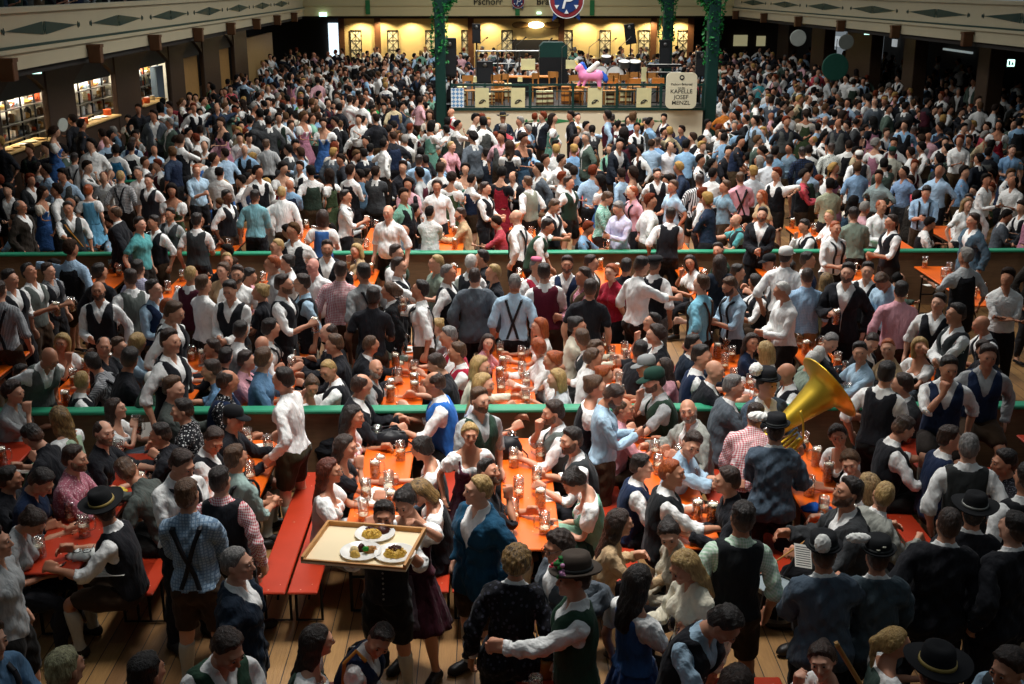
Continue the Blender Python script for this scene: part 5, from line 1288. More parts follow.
259,292|S|-85|f|bunb|k2:k.s|f|blond woman in a black T-shirt talking|person in a black T-shirt with fair hair pinned, talking in profile
284,284|S|82|m|sd~n|w.r/k|d|bearded man in a black waistcoat talking to the blue sleeves|person in a black waistcoat with mug, facing the light blue sleeves
301,282|S|-82|m|sd|lb.r/k|a|man with glasses in a dark waistcoat and light blue sleeves|person in a dark waistcoat with light blue sleeves, talking
338,270|S|176|h|sd|rc.r|a|broad man in a red gingham shirt seen from behind|broad person in a red gingham shirt, back turned
250,276|S|80|m|sk|p.r|f hp=15|dark-haired man in pale pink behind the talking blond|person in pale pink looking down behind the fair-haired black T-shirt
272,264|S|-75|m|crr|g.r|a|sandy-haired man by the orange stall of mugs|person in a grey shirt with sandy hair by the orange table at the barrier
286,262|S|-60|f|bunk|k2:w.s|a|dark-haired woman in white beside the sandy man|person in white with dark hair beside the sandy-haired grey shirt
276,246|S|-50|m|cropb|w.r|a|blond man leaning on the second barrier|person in white with fair hair leaning on the second barrier
315,266|S|-30|h|bald|w.r|a|pink bald man beside the dark suit|broad person in white, bare pink head, beside the dark jacket
325,248|S|8|m|sd~n|J.k|a|man in a dark jacket and white shirt at the second barrier|person in a dark jacket facing us at the second barrier
241,330|T|160|m|sk|w.r+x|t|man in a white shirt with dark braces seated with his back to us|person in a white shirt with dark braces seated, back turned, below the red flower
262,344|T|165|h|bald|bc.r|t|bald man in a blue pattern seated among the white shirts|person in a patterned blue shirt, bare head, seated among white shirts
271,328|T|120|m|sk|w.r+x|t|black-haired man reaching for a mug in white with braces|person in white with braces reaching for a mug beside the bare head
328,332|T|-70|m|frd|J.k|t|balding man in black at the red table end|person in a black jacket at the end of the red table with foaming mugs
334,344|T|-85|m|sn|k.l|t|brown-haired man in black reaching for a mug|person in plain black reaching for a mug at the red table
212,348|T|-75|m|sd|k.l|t|dark-haired man in black at the red table|person in plain black seated below the turned white shirt
175,312|S|80|m|sn|w.r/k|t hp=18|brown-haired man bending in a black waistcoat|person in a black waistcoat bending behind the seated white and black
176,344|T|60|m|sk|w.r/k|t|black-haired seated man in white and black beneath the bending man|person in white and black seated beneath the bending black waistcoat
356,250|T|-40|f|bobb|be.l|c|fair-haired guest with hands at the chin by the second barrier|person in beige with hands at the chin by the second barrier
364,272|S|-140|m|sk|g.r+x|a|man in a grey shirt with braces seen from behind|person in a grey shirt with braces, back half turned, beside the red gingham
370,296|S|176|m|sk|k2:k.s|a|black T-shirted man with close black hair seen from behind|person in a black T-shirt, back turned, beside the leather jacket
389,290|S|-95|f|pon|J.lk|d|brown-haired woman in a black leather jacket|person in a black leather jacket with ponytail
399,266|S|75|m|sd|w.r/k|o|man in a black waistcoat reaching to a full table|person in a black waistcoat reaching to a full table at the second barrier
398,252|S|60|m|sd|w.r/gn|a|man in a green waistcoat by the second barrier|person in a green waistcoat next to the reaching black waistcoat
420,290|S|-95|m|sk|w.r+x|D|man in a white shirt with braces drinking from a tall mug|person in a white shirt with braces drinking from a tall mug
449,272|S|70|m|cropgy|w.r/k|a|grey-haired man in a black waistcoat with full white sleeves|person in a black waistcoat with full white sleeve, grey hair, standing
435,262|S|-70|m|cropb|gg.r|a|fair man in a grey-green shirt by the second barrier|person in a grey-green shirt by the second barrier, facing the mugs
472,262|S|150|m|cropw|w.r/k|a|white-haired man in black and white seen from behind|person in a black waistcoat with white hair, back half turned
476,276|S|176|h|cropd|J.gy|a|broad man in a mid-grey jacket seen from behind|broad person in a mid-grey jacket, back turned
493,272|S|-75|m|cropb|k.l|a|fair man in a black jumper facing the grey jacket|person in a black jumper facing the mid-grey jacket
514,282|S|174|m|cropgy|lb.r+x|a|grey-haired man in a light blue shirt with dark braces seen from behind|person in a light blue shirt with crossed dark braces, back turned
448,336|T|-80|m|sgy|w.r/rd|t|grey-haired man with a red waistcoat over white|person in a red waistcoat over white, seated by the plates
436,326|T|-60|f|bunb|k2:g.l|c|woman with braided blond hair and raised forearm|person in grey with braided fair hair, forearm raised
488,342|T|10|f|ld|k2:p.l|t|smiling dark-haired woman in pink|person in pink with dark hair smiling toward us over the mugs
371,344|T|120|m|crn|J.k|t|short-haired man in a dark jacket by the foaming mugs|person in a dark jacket seated before the grey-green jacket's raised mug
378,332|T|90|m|sgy|gg.l|d|grey curly-haired man raising his mug|person in a grey-green jacket raising a mug, grey curly hair
482,258|S|-90|m|sk|k.r|a|dark-haired guest half hidden by the white-haired man|person in black half hidden beside the white-haired black waistcoat
536,266|S|40|m|crgy^pk|w.r/rd|a|man with a pink cap and red waistcoat|person with a pink cap and red waistcoat
547,272|S|176|m|sk|w.r/wn|d|man in a wine-red waistcoat with white sleeves seen from behind|person in a wine-red waistcoat with white sleeves, back turned
566,264|S|-5|m|sd~d|w.r/n|a|smiling bearded man in a navy waistcoat|person in a navy waistcoat smiling toward us
583,276|S|-65|m|sd|pk.l/br|f|man in pale pink sleeves talking by the black T-shirt|person with pink patterned sleeves talking beside the black T-shirt
588,288|S|172|m|sd|k2:k.s|a|man in a black T-shirt seen from behind between the talkers|person in a black T-shirt, back turned, beside the red top
592,262|S|70|m|sd|w.r/br|a|dark-haired man in a brown waistcoat above the talkers|person in a brown waistcoat above the talkers in the middle
613,272|S|-40|f|bunr|k2:rd.s|a|reddish-haired woman beside the tall man in black|person in a red top beside the broad figure in black
626,266|S|160|h|sk|k.l|a|tall broad guest all in black|broad person all in black behind the flat cap
656,264|S|145|m|sk^fk|w.r/k|stretchL L=trg|man in a black flat cap and waistcoat stretching out his arm|person in a black flat cap and waistcoat stretching out an arm
643,266|S|120|m|sk|w.r|o hp=15|stooping man in white beside the flat cap|person in white stooping toward the flat cap
539,326|T|-70|f|bobr|k2:w.s|t|red bobbed woman in white and dark|person in white with a red bob, seated
538,346|T|-150|f|bunr|k2:w.l|t|bright red-haired woman with her back to us|person in white with bright red hair, back turned, before the red bob
578,326|T|60|f|bunk|k2:cr.l|t|dark-haired woman laughing in cream|person in cream with dark hair laughing by the red-haired pair
582,338|T|-150|m|sn|w.r/dg|t|brown-haired man in a charcoal waistcoat by the red-haired women|person in a charcoal waistcoat by the red-haired pair
597,350|T|40|f|cn|be.r|t|curly light-brown-haired guest at the orange table|person in beige with curly hair at the bright orange table
652,322|T|-75|m|sk|w.r|c hp=-25|man looking up with hand at his throat|person in white looking up with a hand at the throat
655,334|T|-85|m|cd|J.k|t|dark curly-haired man in black and white|person in a black jacket just below the figure looking up
640,350|T|170|m|sk|k.l|t|black head before the dark curly-haired man|black head, back turned, before the black jacket below the upward gazer
690,262|T|-20|f|lk|k2:w.s|c|dark-haired woman in white with a white hair band|person in white wearing a white hair band, hand at the mouth
718,250|T|-30|m|sk~d|k2:dgn.l|t|bearded man in dark green at the second barrier|person in dark green at the second barrier
721,262|S|170|f|ld|J.n|a|brown-haired woman in a dark blue jacket seen from behind|person in a dark blue jacket with long hair, back turned
700,284|S|-130|m|sn|lt.r+x|a|man in a turquoise-blue shirt with brown braces seen from behind|person in a turquoise shirt with brown braces, back turned
730,286|S|-75|m|sn~d|lb.r+x|p|man in a light blue shirt holding a phone to his chest|person in a light blue shirt holding a phone to the chest
755,282|T|-150|m|sk|w.r/k|t|man in a black waistcoat with white sleeves at the cluttered table|person in a black waistcoat with white sleeves at the cluttered table
738,272|T|80|m|sk|k.l|t|black-haired man in black across from the phone holder|person in black across from the phone-holding blue shirt
769,262|T|-70|m|sk^ck|g.r|t|man in a dark cap and grey shirt leaning on the table|person in a dark cap and grey shirt leaning on the table
789,268|T|165|m|sk|J.k|t|black-jacketed guest below the white cap|person in a black jacket below the pale cap
787,256|S|140|m|sd^cw|w.r|a|guest in a pale cap before the second barrier|person in a pale cap just before the second barrier
808,260|S|75|m|sk|w.r/n|a|black-haired man facing the second barrier|person in a navy outfit facing the second barrier beside the pale cap
806,276|S|176|h|cropd|bc2.r|a L=trk|big man in a blue shirt and khaki trousers seen from behind|big person in a blue shirt and khaki trousers, back turned
825,280|S|176|f|ldb|J.tn|a|long fair-haired woman in a tan jacket seen from behind|person in a tan jacket with long hair, back turned
845,272|S|-25|m|sk~d|J.k|d|bearded man in a black suit facing the tan jacket|person in a black suit facing the tan jacket
781,290|S|-90|m|cropw|w.l|f hp=15|white-haired man in a white shirt beside the big blue shirt|person in a white shirt with white hair beside the big blue shirt
752,342|T|10|f|ld|k2:n.l|t|laughing dark-haired woman in navy|person in navy laughing toward us behind the tuba plume
765,350|T|-150|f|bobb|k2:w.l|t|straight blond head beside the laughing woman|person in white with a straight fair bob beside the laughing navy top
694,344|T|70|m|sk|J.n|t|black-haired guest in navy at the table of full mugs|person in a navy jacket at the table of full mugs
831,342|T|20|m|crgy|J.k|t hp=30|bowed grey-haired man in black by the khaki trousers|person in a black jacket with bowed head by the khaki trousers
818,354|T|175|m|cropw|gg.l|t|white-haired head before the khaki trousers|person in a grey-green jacket with white hair before the khaki trousers
884,282|S|-50|m|sn|lb.l|p hp=30|man in a pale blue shirt typing on his phone|person in a pale blue shirt typing on a phone
898,290|S|170|m|sk|p.l|a|guest in a pink shirt behind the phone typist|person in a pink shirt, back turned, behind the phone typist
866,270|S|-20|m|sk|w.r/k|a|dark-haired man in black and white beside the phone typist|person in black and white just behind the phone typist
935,302|S|-40|m|sk|w.r/k|a|black-haired man in a black waistcoat leaning on his stiff arm|person in a black waistcoat leaning on one stiff arm
956,314|S|-80|m|sk|w.l/dg|x|man in a grey-backed waistcoat with folded arms|person in a grey-backed waistcoat with folded arms
981,324|T|-100|m|bald|w.r/k|t hp=10|bald man behind the folded arms|person in a black waistcoat with bare head behind the folded arms
984,350|T|-15|m|sd|k.l|t|dark-haired man behind the perched men|person in black peeking between the two perched on the barrier
888,348|T|-25|m|crr|be.r|t|sandy-haired head above the perched chin-rester|person in beige behind the chin-rester on the barrier
388,212|S|-15|h|bald|w.r|a|big bald man in a white shirt standing above the second barrier|big person in a loose white shirt standing at the second barrier, bare head
284,192|S|176|m|cropb|w.l|stretchL|blond man in white stretching one arm across his friend|person in white stretching one arm across a friend's shoulders
254,196|S|172|m|sk|tb.r|a|man in a teal-blue shirt under his friend's arm|person in a teal-blue shirt under the white sleeve
228,196|S|60|m|sk|w.r/kr|a|dark-skinned man in a black and red waistcoat and white sleeves|person in a black and red waistcoat with white sleeves, hand on hip
322,216|S|176|f|bobd|D.db|a|brown-haired woman in a blue bodice and white sleeves seen from behind|person in a blue bodice with white sleeves, back turned
90,190|S|174|f|bunr|D.lb|a|red-blond woman in a light blue dirndl seen from behind|person in a light blue dirndl, back turned, on the kitchen side
70,208|S|15|m|sk|w.r/dg|o|man in a dark waistcoat with an orange shoulder strap|person in a dark waistcoat with an orange shoulder strap
22,206|S|70|m|frgy|J.db2|a|grey-haired man with glasses in a dark brown jacket|person in a dark brown jacket and glasses on the kitchen side
122,176|S|170|m|cropb|dk.r+x|a|shaven man in a black and white checked shirt|person in a black and white checked shirt, back turned
115,212|S|-100|m|frn|J.k|a|ruddy bald man in a black jacket|person in a black jacket beside the light blue dirndl
140,224|S|60|m|sk|tl.s|t|young man in a teal polo|person in a teal polo at the second barrier
153,222|S|-40|m|sk|w.r/k|t|dark-haired man beside the teal polo|person in a dark waistcoat close beside the teal polo
168,214|S|-20|m|sk|g.s/dg|a|man in a dark waistcoat and grey-green sleeves by the teal polo|person with grey-green short sleeves and dark waistcoat by the teal polo
196,220|S|175|m|sk|w.s/dg|a|man in a charcoal waistcoat seen from behind|person in a charcoal waistcoat, back turned, before the teal polo's table
197,170|S|30|m|crr|lb.r|d|man in a pale blue shirt with a glass|person in a pale blue shirt with a glass on the kitchen side
147,180|S|-10|m|sd|w.r/k|a|man in a black waistcoat above the teal polo|person in a black waistcoat behind the teal polo, above its table
346,196|S|80|m|sk|w.r+x|d|man in a white shirt with braces holding a full mug|person in a white shirt with braces holding a full mug
437,186|S|0|m|cd|w.l|a|dark-haired man in a bright white open shirt|person in a bright white open shirt facing us
460,214|T|-80|m|sd~d|be.l|d|bearded man in a beige jumper drinking|person in a beige jumper drinking at the second barrier
486,188|S|70|m|sd|w.r/k|f L=trk|dark-haired man in a black waistcoat and khaki breeches|person in a black waistcoat and khaki breeches standing in profile
516,216|S|-100|m|bald|w.l+x|a|bald stooping man in white with crossed braces|person in white with crossed braces stooping, bare head
548,226|S|80|m|sk|w.r/gn|l lean=30|man in a green waistcoat bending over the second barrier|person in a green waistcoat bending over the second barrier
555,206|S|60|m|sn|w.r/k|f hp=25|man in a dark waistcoat looking at his hands|person in a dark waistcoat looking at their hands by the bending green waistcoat
617,208|S|-60|m|sgy|pl.l|p L=trk|grey-haired man in a pale lilac shirt standing before the second barrier|person in a pale lilac shirt standing before a green check
608,198|S|80|m|sn|gcx.r|p|man in a green checked shirt beside the lilac shirt|person in a green checked shirt beside the pale lilac shirt
632,192|S|-80|m|crr|p.l+x|a|man in a pink shirt with brown strap|person in a pink shirt with a brown strap beyond the lilac shirt
668,214|S|176|m|sk|w.r/k|a|man in a black waistcoat with his back at the second barrier|person in a black waistcoat, back turned, right at the second barrier
672,186|S|-60|m|sn|lb.s|a|man in a light blue polo leaning forward|person in a light blue polo leaning forward
570,182|S|60|m|sd|w.r/gd|a|man in a dark green waistcoat beyond the lilac shirt|person in a dark green waistcoat beyond the lilac shirt
528,182|S|-130|m|sn|w.r/gg|a|man in a pale checked waistcoat seen from behind|person in a pale grey-green waistcoat, back turned, white sleeves
659,174|S|10|m|sd~n|w.r/k|a|bearded man in a black waistcoat facing us beyond the blue polo|person in a black waistcoat facing us beyond the light blue polo
698,180|S|170|m|sd|stp.l|a|man in a black and white striped shirt|person in a black and white striped shirt
724,186|S|-80|m|sn|gb.s|o|man in a grey-blue shirt reaching out|person in a grey-blue T-shirt reaching out an arm
742,178|S|176|m|sn|p.l+x|a|man in a pink shirt with a dark bag strap|person in a pink shirt with a dark bag strap
736,220|T|-80|m|bald|tl.s/dg|o|bald man in dark grey stretching his arm|person in dark grey over teal stretching out an arm, bare head
760,214|S|-20|m|sk~d|J.k|f|bearded man in a dark suit clasping his hands|person in a dark suit clasping their hands at the second barrier
762,196|S|-60|f|lr|k2:be.s|a|long red-haired woman in beige|person in beige with long red hair
804,226|T|-70|m|sk|w.l/k|c|moustached man in a black waistcoat and white sleeves|person in a black waistcoat with full white sleeves, hand near the face
836,228|S|15|m|crr|w.r+x|a|ginger bearded man in a white shirt with black braces|person in a white shirt with black braces facing us, ginger hair
829,216|T|-50|m|cropb|w.l|t|fair young man in white behind the ginger beard|person in plain white behind the ginger-haired braces
856,214|S|172|m|sk|gg.l|a|guest in a grey-green jacket seen from behind|person in a grey-green jacket, back turned, on the far side
882,206|S|20|m|frr|w.l|a|balding man in white hugging a friend|person in loose white hugging a friend on the far side
892,222|S|-80|m|sd|w.r/k|f|dark-haired man in a black waistcoat gesturing|person in a black waistcoat gesturing beside the hugging white shirt
926,192|S|-15|h|sk|bc2.r+x|p|big dark-haired man in a blue shirt with black harness braces|big person in a blue shirt with black harness braces, phone in hand
972,220|S|-80|m|sd|J.ts|a|man in a slate pullover standing on the far side|person in a slate pullover standing on the far side
966,204|S|15|f|ldb|k2:w.s|a|long fair-haired woman beside the slate pullover|person in white with long fair hair beside the slate pullover
971,200|S|-30|m|sk|w.l|a|dark-haired man in white leaning over the fair-haired woman|person in white leaning over the long fair hair
901,134|S|178|h|cropd|bb2.s|a|x|person in a royal blue T-shirt, back turned, far side
914,131|S|170|m|sd|p.l|a|x|person in a bright pink shirt just beyond the royal blue T-shirt
891,152|S|178|m|sd^cg|be2.s|a|x|person in a pale beige T-shirt and cap, back turned
804,152|S|176|m|sk|dpl.l|a|x|person in a dark blue plaid shirt, back turned
769,160|S|168|m|sk|lg.l|l|x|person in a pale shirt stooping, back turned, before the stage side
301,101|S|60|m|sd|lm.s|a|x|person in a lime green T-shirt on the kitchen side
371,104|S|178|m|sk|em.s|a|x|person in an emerald shirt, back turned, below the ivy pillar
352,112|S|60|m|sk|em.s|o|x|second person in emerald green, reaching, beside the turned emerald shirt
249,120|S|150|m|cropd|red.s|a|x|person in a scarlet shirt in the kitchen-side crowd
418,160|S|178|m|sk|bc2.l|a|x|person in a pale blue patterned shirt, back turned, in the middle crowd
421,108|S|8|m|frd|w.r/tb|a|x|person in a teal-blue waistcoat standing above the crowd by the pillar
451,112|S|-80|m|bald|w.r/rdd|a|x|person in scarlet and black standing before the cream stage front
503,118|S|0|m|sd^hk|J.n|a|x|hatted person in a dark jacket before the cream stage front
577,117|S|30|m|sk|w.l|a|x|person in bright white standing before the green stage ornament
613,118|S|176|m|sk|w.r/k|a|x|person in a black waistcoat, back turned, before the stage front
629,120|S|0|f|lk|k2:w.l|a|x|person in a white blouse with long hair before the stage front
645,122|S|40|m|sk|w.l|a|x|person in white, third from the band sign at the stage front
240,138|S|10|f|bobb|k2:w.l|f|x|person in a white blouse facing us in the kitchen-side crowd
268,144|S|178|m|sn|g.l|a|x|person in a plain grey top, back turned, kitchen side
116,150|S|176|f|bunk|D.tb|a|x|person in a sea-blue bodice with white sleeves before the counters
131,142|S|178|m|sd|lb.l/n|a|x|person in a navy waistcoat with pale blue sleeves before the counters
73,158|S|178|m|sk|g.l+x|a|x|person in a mauve-grey shirt with braces before the pale counter
140,172|S|-20|m|sgy|w.l|a|x|person in a white shirt with grey hair before the counters
452,146|S|60|m|cropb|p.l|l|x|person in a rose shirt stooping in the middle crowd
657,142|S|150|m|sd|b.l|a|x|person in a mid-blue shirt below the band sign
830,148|S|176|m|sd|bw.l|a|x|person in a white and grey speckled shirt, back turned
860,156|S|178|m|sd^cw|w.r/k|a|x|person with pale cap and black waistcoat, back turned, far side
726,72|S|178|m|sk|lt.l+x|a|x|person in turquoise with dark braces beside the ivy pillar
1012,150|S|0|m|sd|b.s|a|x|person in a blue top at the far dark edge
'''
# ------------------------------------------------------------------ cloth colours
CL = {}
def cdef(code, name, h, pat=None, h2=None, k=60.0): CL[code] = (name, h, pat, h2, k)
for a in (('w', 'white linen', '#f2f2ef'), ('b', 'blue linen', '#7fa6cc'), ('lb', 'light blue linen', '#a8c4d8'), ('p', 'pink linen', '#d9a0aa'), ('g', 'grey linen', '#a8aaaa'), ('k', 'black cotton', '#222328'),
          ('n', 'navy cotton', '#1c2a44'), ('be', 'beige wool', '#bfa27c'), ('bd', 'denim', '#5a7c9c'), ('tb', 'teal blue linen', '#7fb2bc'), ('tl', 'teal cotton', '#5aa6a8'), ('tg', 'grey green linen', '#94aaa4'),
          ('pl', 'pale lilac linen', '#cfcbe2'), ('lt', 'turquoise linen', '#86c6dc'), ('ol', 'grey olive cotton', '#4e5450'), ('gg', 'grey green wool', '#7c8a7c'), ('cr', 'cream knit', '#e2dcc6'), ('rd', 'red wool', '#a8263a'),
          ('dgn', 'bottle green', '#1c3a2c'), ('lg', 'pale grey linen', '#c6cace'), ('gb', 'grey blue linen', '#7c98a8')): cdef(*a)
cdef('bb2', 'royal blue cotton', '#1f62a8'); cdef('be2', 'pale beige cotton', '#b8b8a8'); cdef('lm', 'lime cotton', '#6cc060'); cdef('em', 'emerald cotton', '#2f9a50'); cdef('red', 'scarlet cotton', '#d01828'); cdef('dpl', 'dark plaid', '#1c2a44', 'check', '#0f141e', 60); cdef('bw', 'speckled linen', '#d8dcd4', 'dots', '#6a706c', 40)
cdef('bc', 'blue check', '#9db3c6', 'check', '#7089a2', 130); cdef('bc2', 'blue weave', '#86a8c8', 'check', '#a8c4dc', 160); cdef('rc', 'red gingham', '#c8505c', 'gingham', '#efe4e2', 150); cdef('gc', 'green check', '#a8ccae', 'gingham', '#dce8dc', 140)
cdef('gcx', 'sea green check', '#6fae98', 'check', '#b4d8c8', 110); cdef('pk', 'pink pattern', '#b87080', 'dots', '#e4c8cc', 55); cdef('gs', 'grey stripe', '#6c6e72', 'stripe', '#b0b2b4', 160); cdef('dk', 'black white check', '#1c1c20', 'gingham', '#dcdcdc', 110)
cdef('lv', 'lavender check', '#a4a2c4', 'check', '#d4d4e4', 120); cdef('kp', 'black with white pattern', '#1a1b1f', 'dots', '#c8c8c8', 42); cdef('dp', 'dark dots', '#2a2a30', 'dots', '#7c7c86', 70); cdef('stp', 'black white stripe', '#222226', 'stripe', '#e0e0e0', 90); cdef('bk', 'beige rib knit', '#a8a08c', 'stripe', '#c4bca8', 240)
VE = dict(tb='#2c5468', rdd='#b82434', k='#1f2025', n='#1c2a46', gn='#2c4636', gy='#5c625e', dg='#34383a', kg='#1c1f22', ch='#2c2e2e', m='#4a1c28', wn='#5a1a2a', rd='#b02840', bb='#2c6cc0', br='#5a4a38', gd='#24382c', kf='#1f2025', kr='#1f2025', gg='#8a8c7c')
JK = dict(n='#1d2836', bl='#194661', kk='#1c1e25', gy='#586068', k='#202126', sb='#4a5866', st='#425058', pg='#9a9c94', dg='#3a3c3e', lk='#1c1d20', db2='#332c26', tn='#b0a070', ts='#4c6474')
DR = dict(tb=('#2c7098', '#22587a'), m=('#4a1a28', '#3c1622'), k=('#1a1b1f', '#17181c'), g=('#4c6058', '#3c4a46'), dg=('#2c4638', '#20342a'), db=('#3a64a0', '#2c4c84'), si=('#b0b0ac', '#989a98'), pk=('#d8a0a8', '#c08890'), gd=('#2c3638', '#24282c'), wn=('#4c2432', '#3a1c28'), gr=('#6fa088', '#284438'),
          bk=('#1c1c20', '#1a1b1f'), lg=('#a8c0a4', '#88a488'), lb=('#5c98b8', '#6cacd0'))
HC = dict(k=('#0e0c0c', '#332822'), d=('#1a120e', '#48342a'), n=('#38261a', '#6a4c34'), b=('#8a6a3c', '#cfae72'), r=('#7c3418', '#c0622c'), g=('#4c4a48', '#a09c98'), w=('#b8b4ac', '#e8e6e0'))
SK = ['#cf9b7e', '#d6a58a', '#c08a6c', '#bc8466', '#cb9578']
def mcl(code):
    n, h, pat, h2, k = CL[code]; return cloth(n, h, pat, h2, k)
def mv(prefix, h, folds=.35): return cloth(prefix + ' ' + h, h, folds=folds)
LEATH = [cloth('lederhosen brown', '#3c2c1e', folds=.3), cloth('lederhosen dark', '#231c18', folds=.3), cloth('lederhosen black', '#1a1918', folds=.3)]
SOCK = cloth('sock wool', '#b8b4a4', folds=.2); SHOE = plain('shoe leather', '#1f1b19', .45)
STRAP = plain('strap leather', '#1d1d22', .6); STRAPB = plain('brown strap leather', '#4a3020', .6)
EYEW = plain('eye white', '#a89a90', .5, spec=.2, var=0); IRIS = plain('iris', '#1c1410', .45, spec=.2, var=0)
# ------------------------------------------------------------------ poses (targets in the chest's rest frame unless 'abs')
def pose_of(code, T, rd, x_side):
    j = lambda s=.03: rd.uniform(-s, s)
    down = lambda s: (s * (.27 + j(.02)), j(.04) - .01, .92 + j(.03))
    tb = lambda s: (s * (.17 + j(.05)), -.44 + j(.06), .83, 'abs')
    lo = tb if T else down
    p = dict(armL=lo(1), armR=lo(-1), lean=rd.uniform(8, 18) if T else rd.uniform(0, 6), gripL=20, gripR=20)
    near = rd.random() < .5
    if code == 'a':
        if not T and rd.random() < .4: p['armR'] = (-.1 + j(), -.28, 1.12)
        if T: p['armL'] = (.2, -.3, .84, 'abs')
    elif code == 'k': p.update(armL=(.2, -.06, 1.05), armR=(-.2, -.06, 1.05), poleL=(1, .4, 0), poleR=(-1, .4, 0))
    elif code == 'd': p.update(armR=(-.1 + j(), -.34, 1.24), gripR=45, rollR=-30)
    elif code == 'D': p.update(armR=(-.06, -.21, 1.52), poleR=(-.8, -.2, -.6), gripR=45, hp=-10)
    elif code == 'f': p.update(armL=(.05 + j(.02), -.3, 1.12 + j()), armR=(-.05 + j(.02), -.3, 1.12 + j()))
    elif code == 'p': p.update(armL=(.05, -.32, 1.2), armR=(-.05, -.32, 1.22), hp=24, gripL=40, gripR=40)
    elif code == 'x': p.update(armL=(-.12, -.2, 1.2), armR=(.12, -.235, 1.17), poleL=(1, -.1, -.6), poleR=(-1, -.1, -.6))
    elif code == 'c': p.update(armR=(-.04, -.17, 1.5), poleR=(-.5, -.6, -.8), handR=(.1, -.1, 1), gripR=60, hp=p.get('hp', 0) + 4)
    elif code == 'clasp': p.update(armL=(.03, -.34, 1.38), armR=(-.03, -.34, 1.38), poleL=(.5, -.5, -1), poleR=(-.5, -.5, -1), gripL=60, gripR=60)
    elif code == 'o': p.update(armR=(-.16, -.5, 1.24) if not T else (-.1, -.6, .92, 'abs'))
    elif code == 'l': p.update(armL=(.22, -.42, .98), armR=(-.22, -.42, .98), lean=p['lean'] + 10)
    elif code == 'hugL': p.update(armL=(.46, -.14, 1.34), poleL=(.3, .6, .3), handL=(-.2, -.7, -.5), gripL=30)
    elif code == 'reachL': p.update(armL=(.06, -.46, 1.22), poleL=(.7, .3, -.8), gripL=5)
    elif code == 'stretchL': p.update(armL=(-.52, -.12, 1.36) if False else (.52, -.12, 1.36), poleL=(.2, .6, -.6))
    elif code == 'sheet': p.update(armL=(.12, -.34, 1.2), armR=(-.24, -.34, 1.24))
    elif code == 'tuba': p.update(armL=(.16, -.34, 1.12), armR=(-.02, -.34, 1.22), gripL=50, gripR=50)
    elif code == 'holdtuba': p.update(armL=(.06, -.34, 1.2), armR=(-.22, -.3, 1.12), gripL=40)
    elif code == 'wait': p.update(armL=(.26, -.36, 1.58), armR=(-.12, -.42, 1.56), poleL=(.8, -.2, -.8), poleR=(-.5, -.2, -1), handL=(.1, -.9, .25), handR=(0, -.95, .2), lean=2)
    elif code == 'tray': p.update(armL=(.31, -.33, 1.64), poleL=(.9, 0, -.5), gripL=50)
    elif code == 'stand': p.update(armL=(.30, -.1, .98), armR=(-.28, -.25, .98))
    return p
PERS = []
def parse():
    for ln in SPEC.strip().split('\n'):
        xy, st, fa, b, hair, top, ps, note, label = ln.split('|'); x, y = map(float, xy.split(','))
        toks = ps.split(); kw = {}
        for t in toks[1:]: k, v = t.split('='); kw[k] = v
        PERS.append(dict(x=x, y=y, st=st, fa=float(fa), b=b, hair=hair, top=top, pose=toks[0], kw=kw, label=label, note=note))
parse()
NEARY = 400
def outfit(p, rd, lod):
    """list of (mesh, part name, material) and extras"""
    out, ex = [], dict(braces=None); top = p['top']; fem = p['b'] == 'f'
    if top.startswith('k2:'): top = top[3:]
    if '+x' in top: ex['braces'] = STRAPB if 'lt' in top else STRAP; top = top.replace('+x', '')
    if fem and top in ('k',): top = 'D.k'
    lower = p['kw'].get('L')
    if top.startswith('J.'):
        c = top[2:]; h = JK[c]
        out.append(('shirt_long', 'shirt', mcl('w')))
        out.append(('jacket', 'jacket', cloth('jacket black printed', '#121319', 'dots', '#3a3c48', 26) if c == 'kk' else mv('jacket', h, .5)))
        lower = lower or 'trk'
    elif top.startswith('D.'):
        bo, sk = DR[top[2:]]
        bl = 'w' if top[2:] not in ('k', 'gd', 'm') else ('w' if rd.random() < .6 else 'k')
        out += [('blouse', 'blouse', mcl(bl)), ('bodice', 'bodice', mv('bodice', bo)), ('skirt', 'skirt', mv('skirt', sk, .6)), ('apron', 'apron', mv('apron', {'db': '#8898b0', 'lb': '#a8c8d8', 'gr': '#88b098', 'si': '#b8b8b6'}.get(top[2:], '#5a4a50' if top[2:] in ('m', 'wn') else '#55606a'), .6))]
        lower = 'none'
    else:
        v = None
        if '/' in top: top, v = top.split('/')
        c, s = (top.split('.') + ['r'])[:2] if '.' in top else (top, 'r')
        sl = {'r': 'rolled', 'l': 'long', 's': 'short'}[s]
        out.append(('shirt_' + sl, 'shirt', mcl(c)))
        if v: out.append(('vest', 'waistcoat', mv('vest', VE[v])))
        ex['v'] = v
    if lower != 'none':
        lower = lower or (rd.choice(('brk', 'brk', 'brd', 'brb', 'trk')) if not fem else 'trk')
        if lower[:2] == 'br':
            out.append(('breeches', 'breeches', {'brk': LEATH[0], 'brd': LEATH[1], 'brb': LEATH[2], 'brg': cloth('lederhosen olive', '#3a3422', folds=.3)}[lower])); out.append(('socks', 'socks', SOCK))
        else: out.append(('trousers', 'trousers', {'trk': cloth('trousers dark', '#1e1e22'), 'trb': cloth('trousers brown', '#4a3424'), 'trg': cloth('trousers grey print', '#6a6a6a', 'dots', '#8c8c8c', 60)}.get(lower, cloth('trousers dark', '#1e1e22')) if not (lower == 'trk' and '/k' not in p['top'] and p['kw'].get('L') == 'trk') else cloth('trousers khaki', '#8a7650')))
    out.append(('shoes', 'shoes', SHOE))
    return out, ex
HSTY = dict(s='short', crop='crop', cr='crop', fr='fringe', c='curly', l='long', bob='bob', bun='bun', po='ponytail', bald=None)
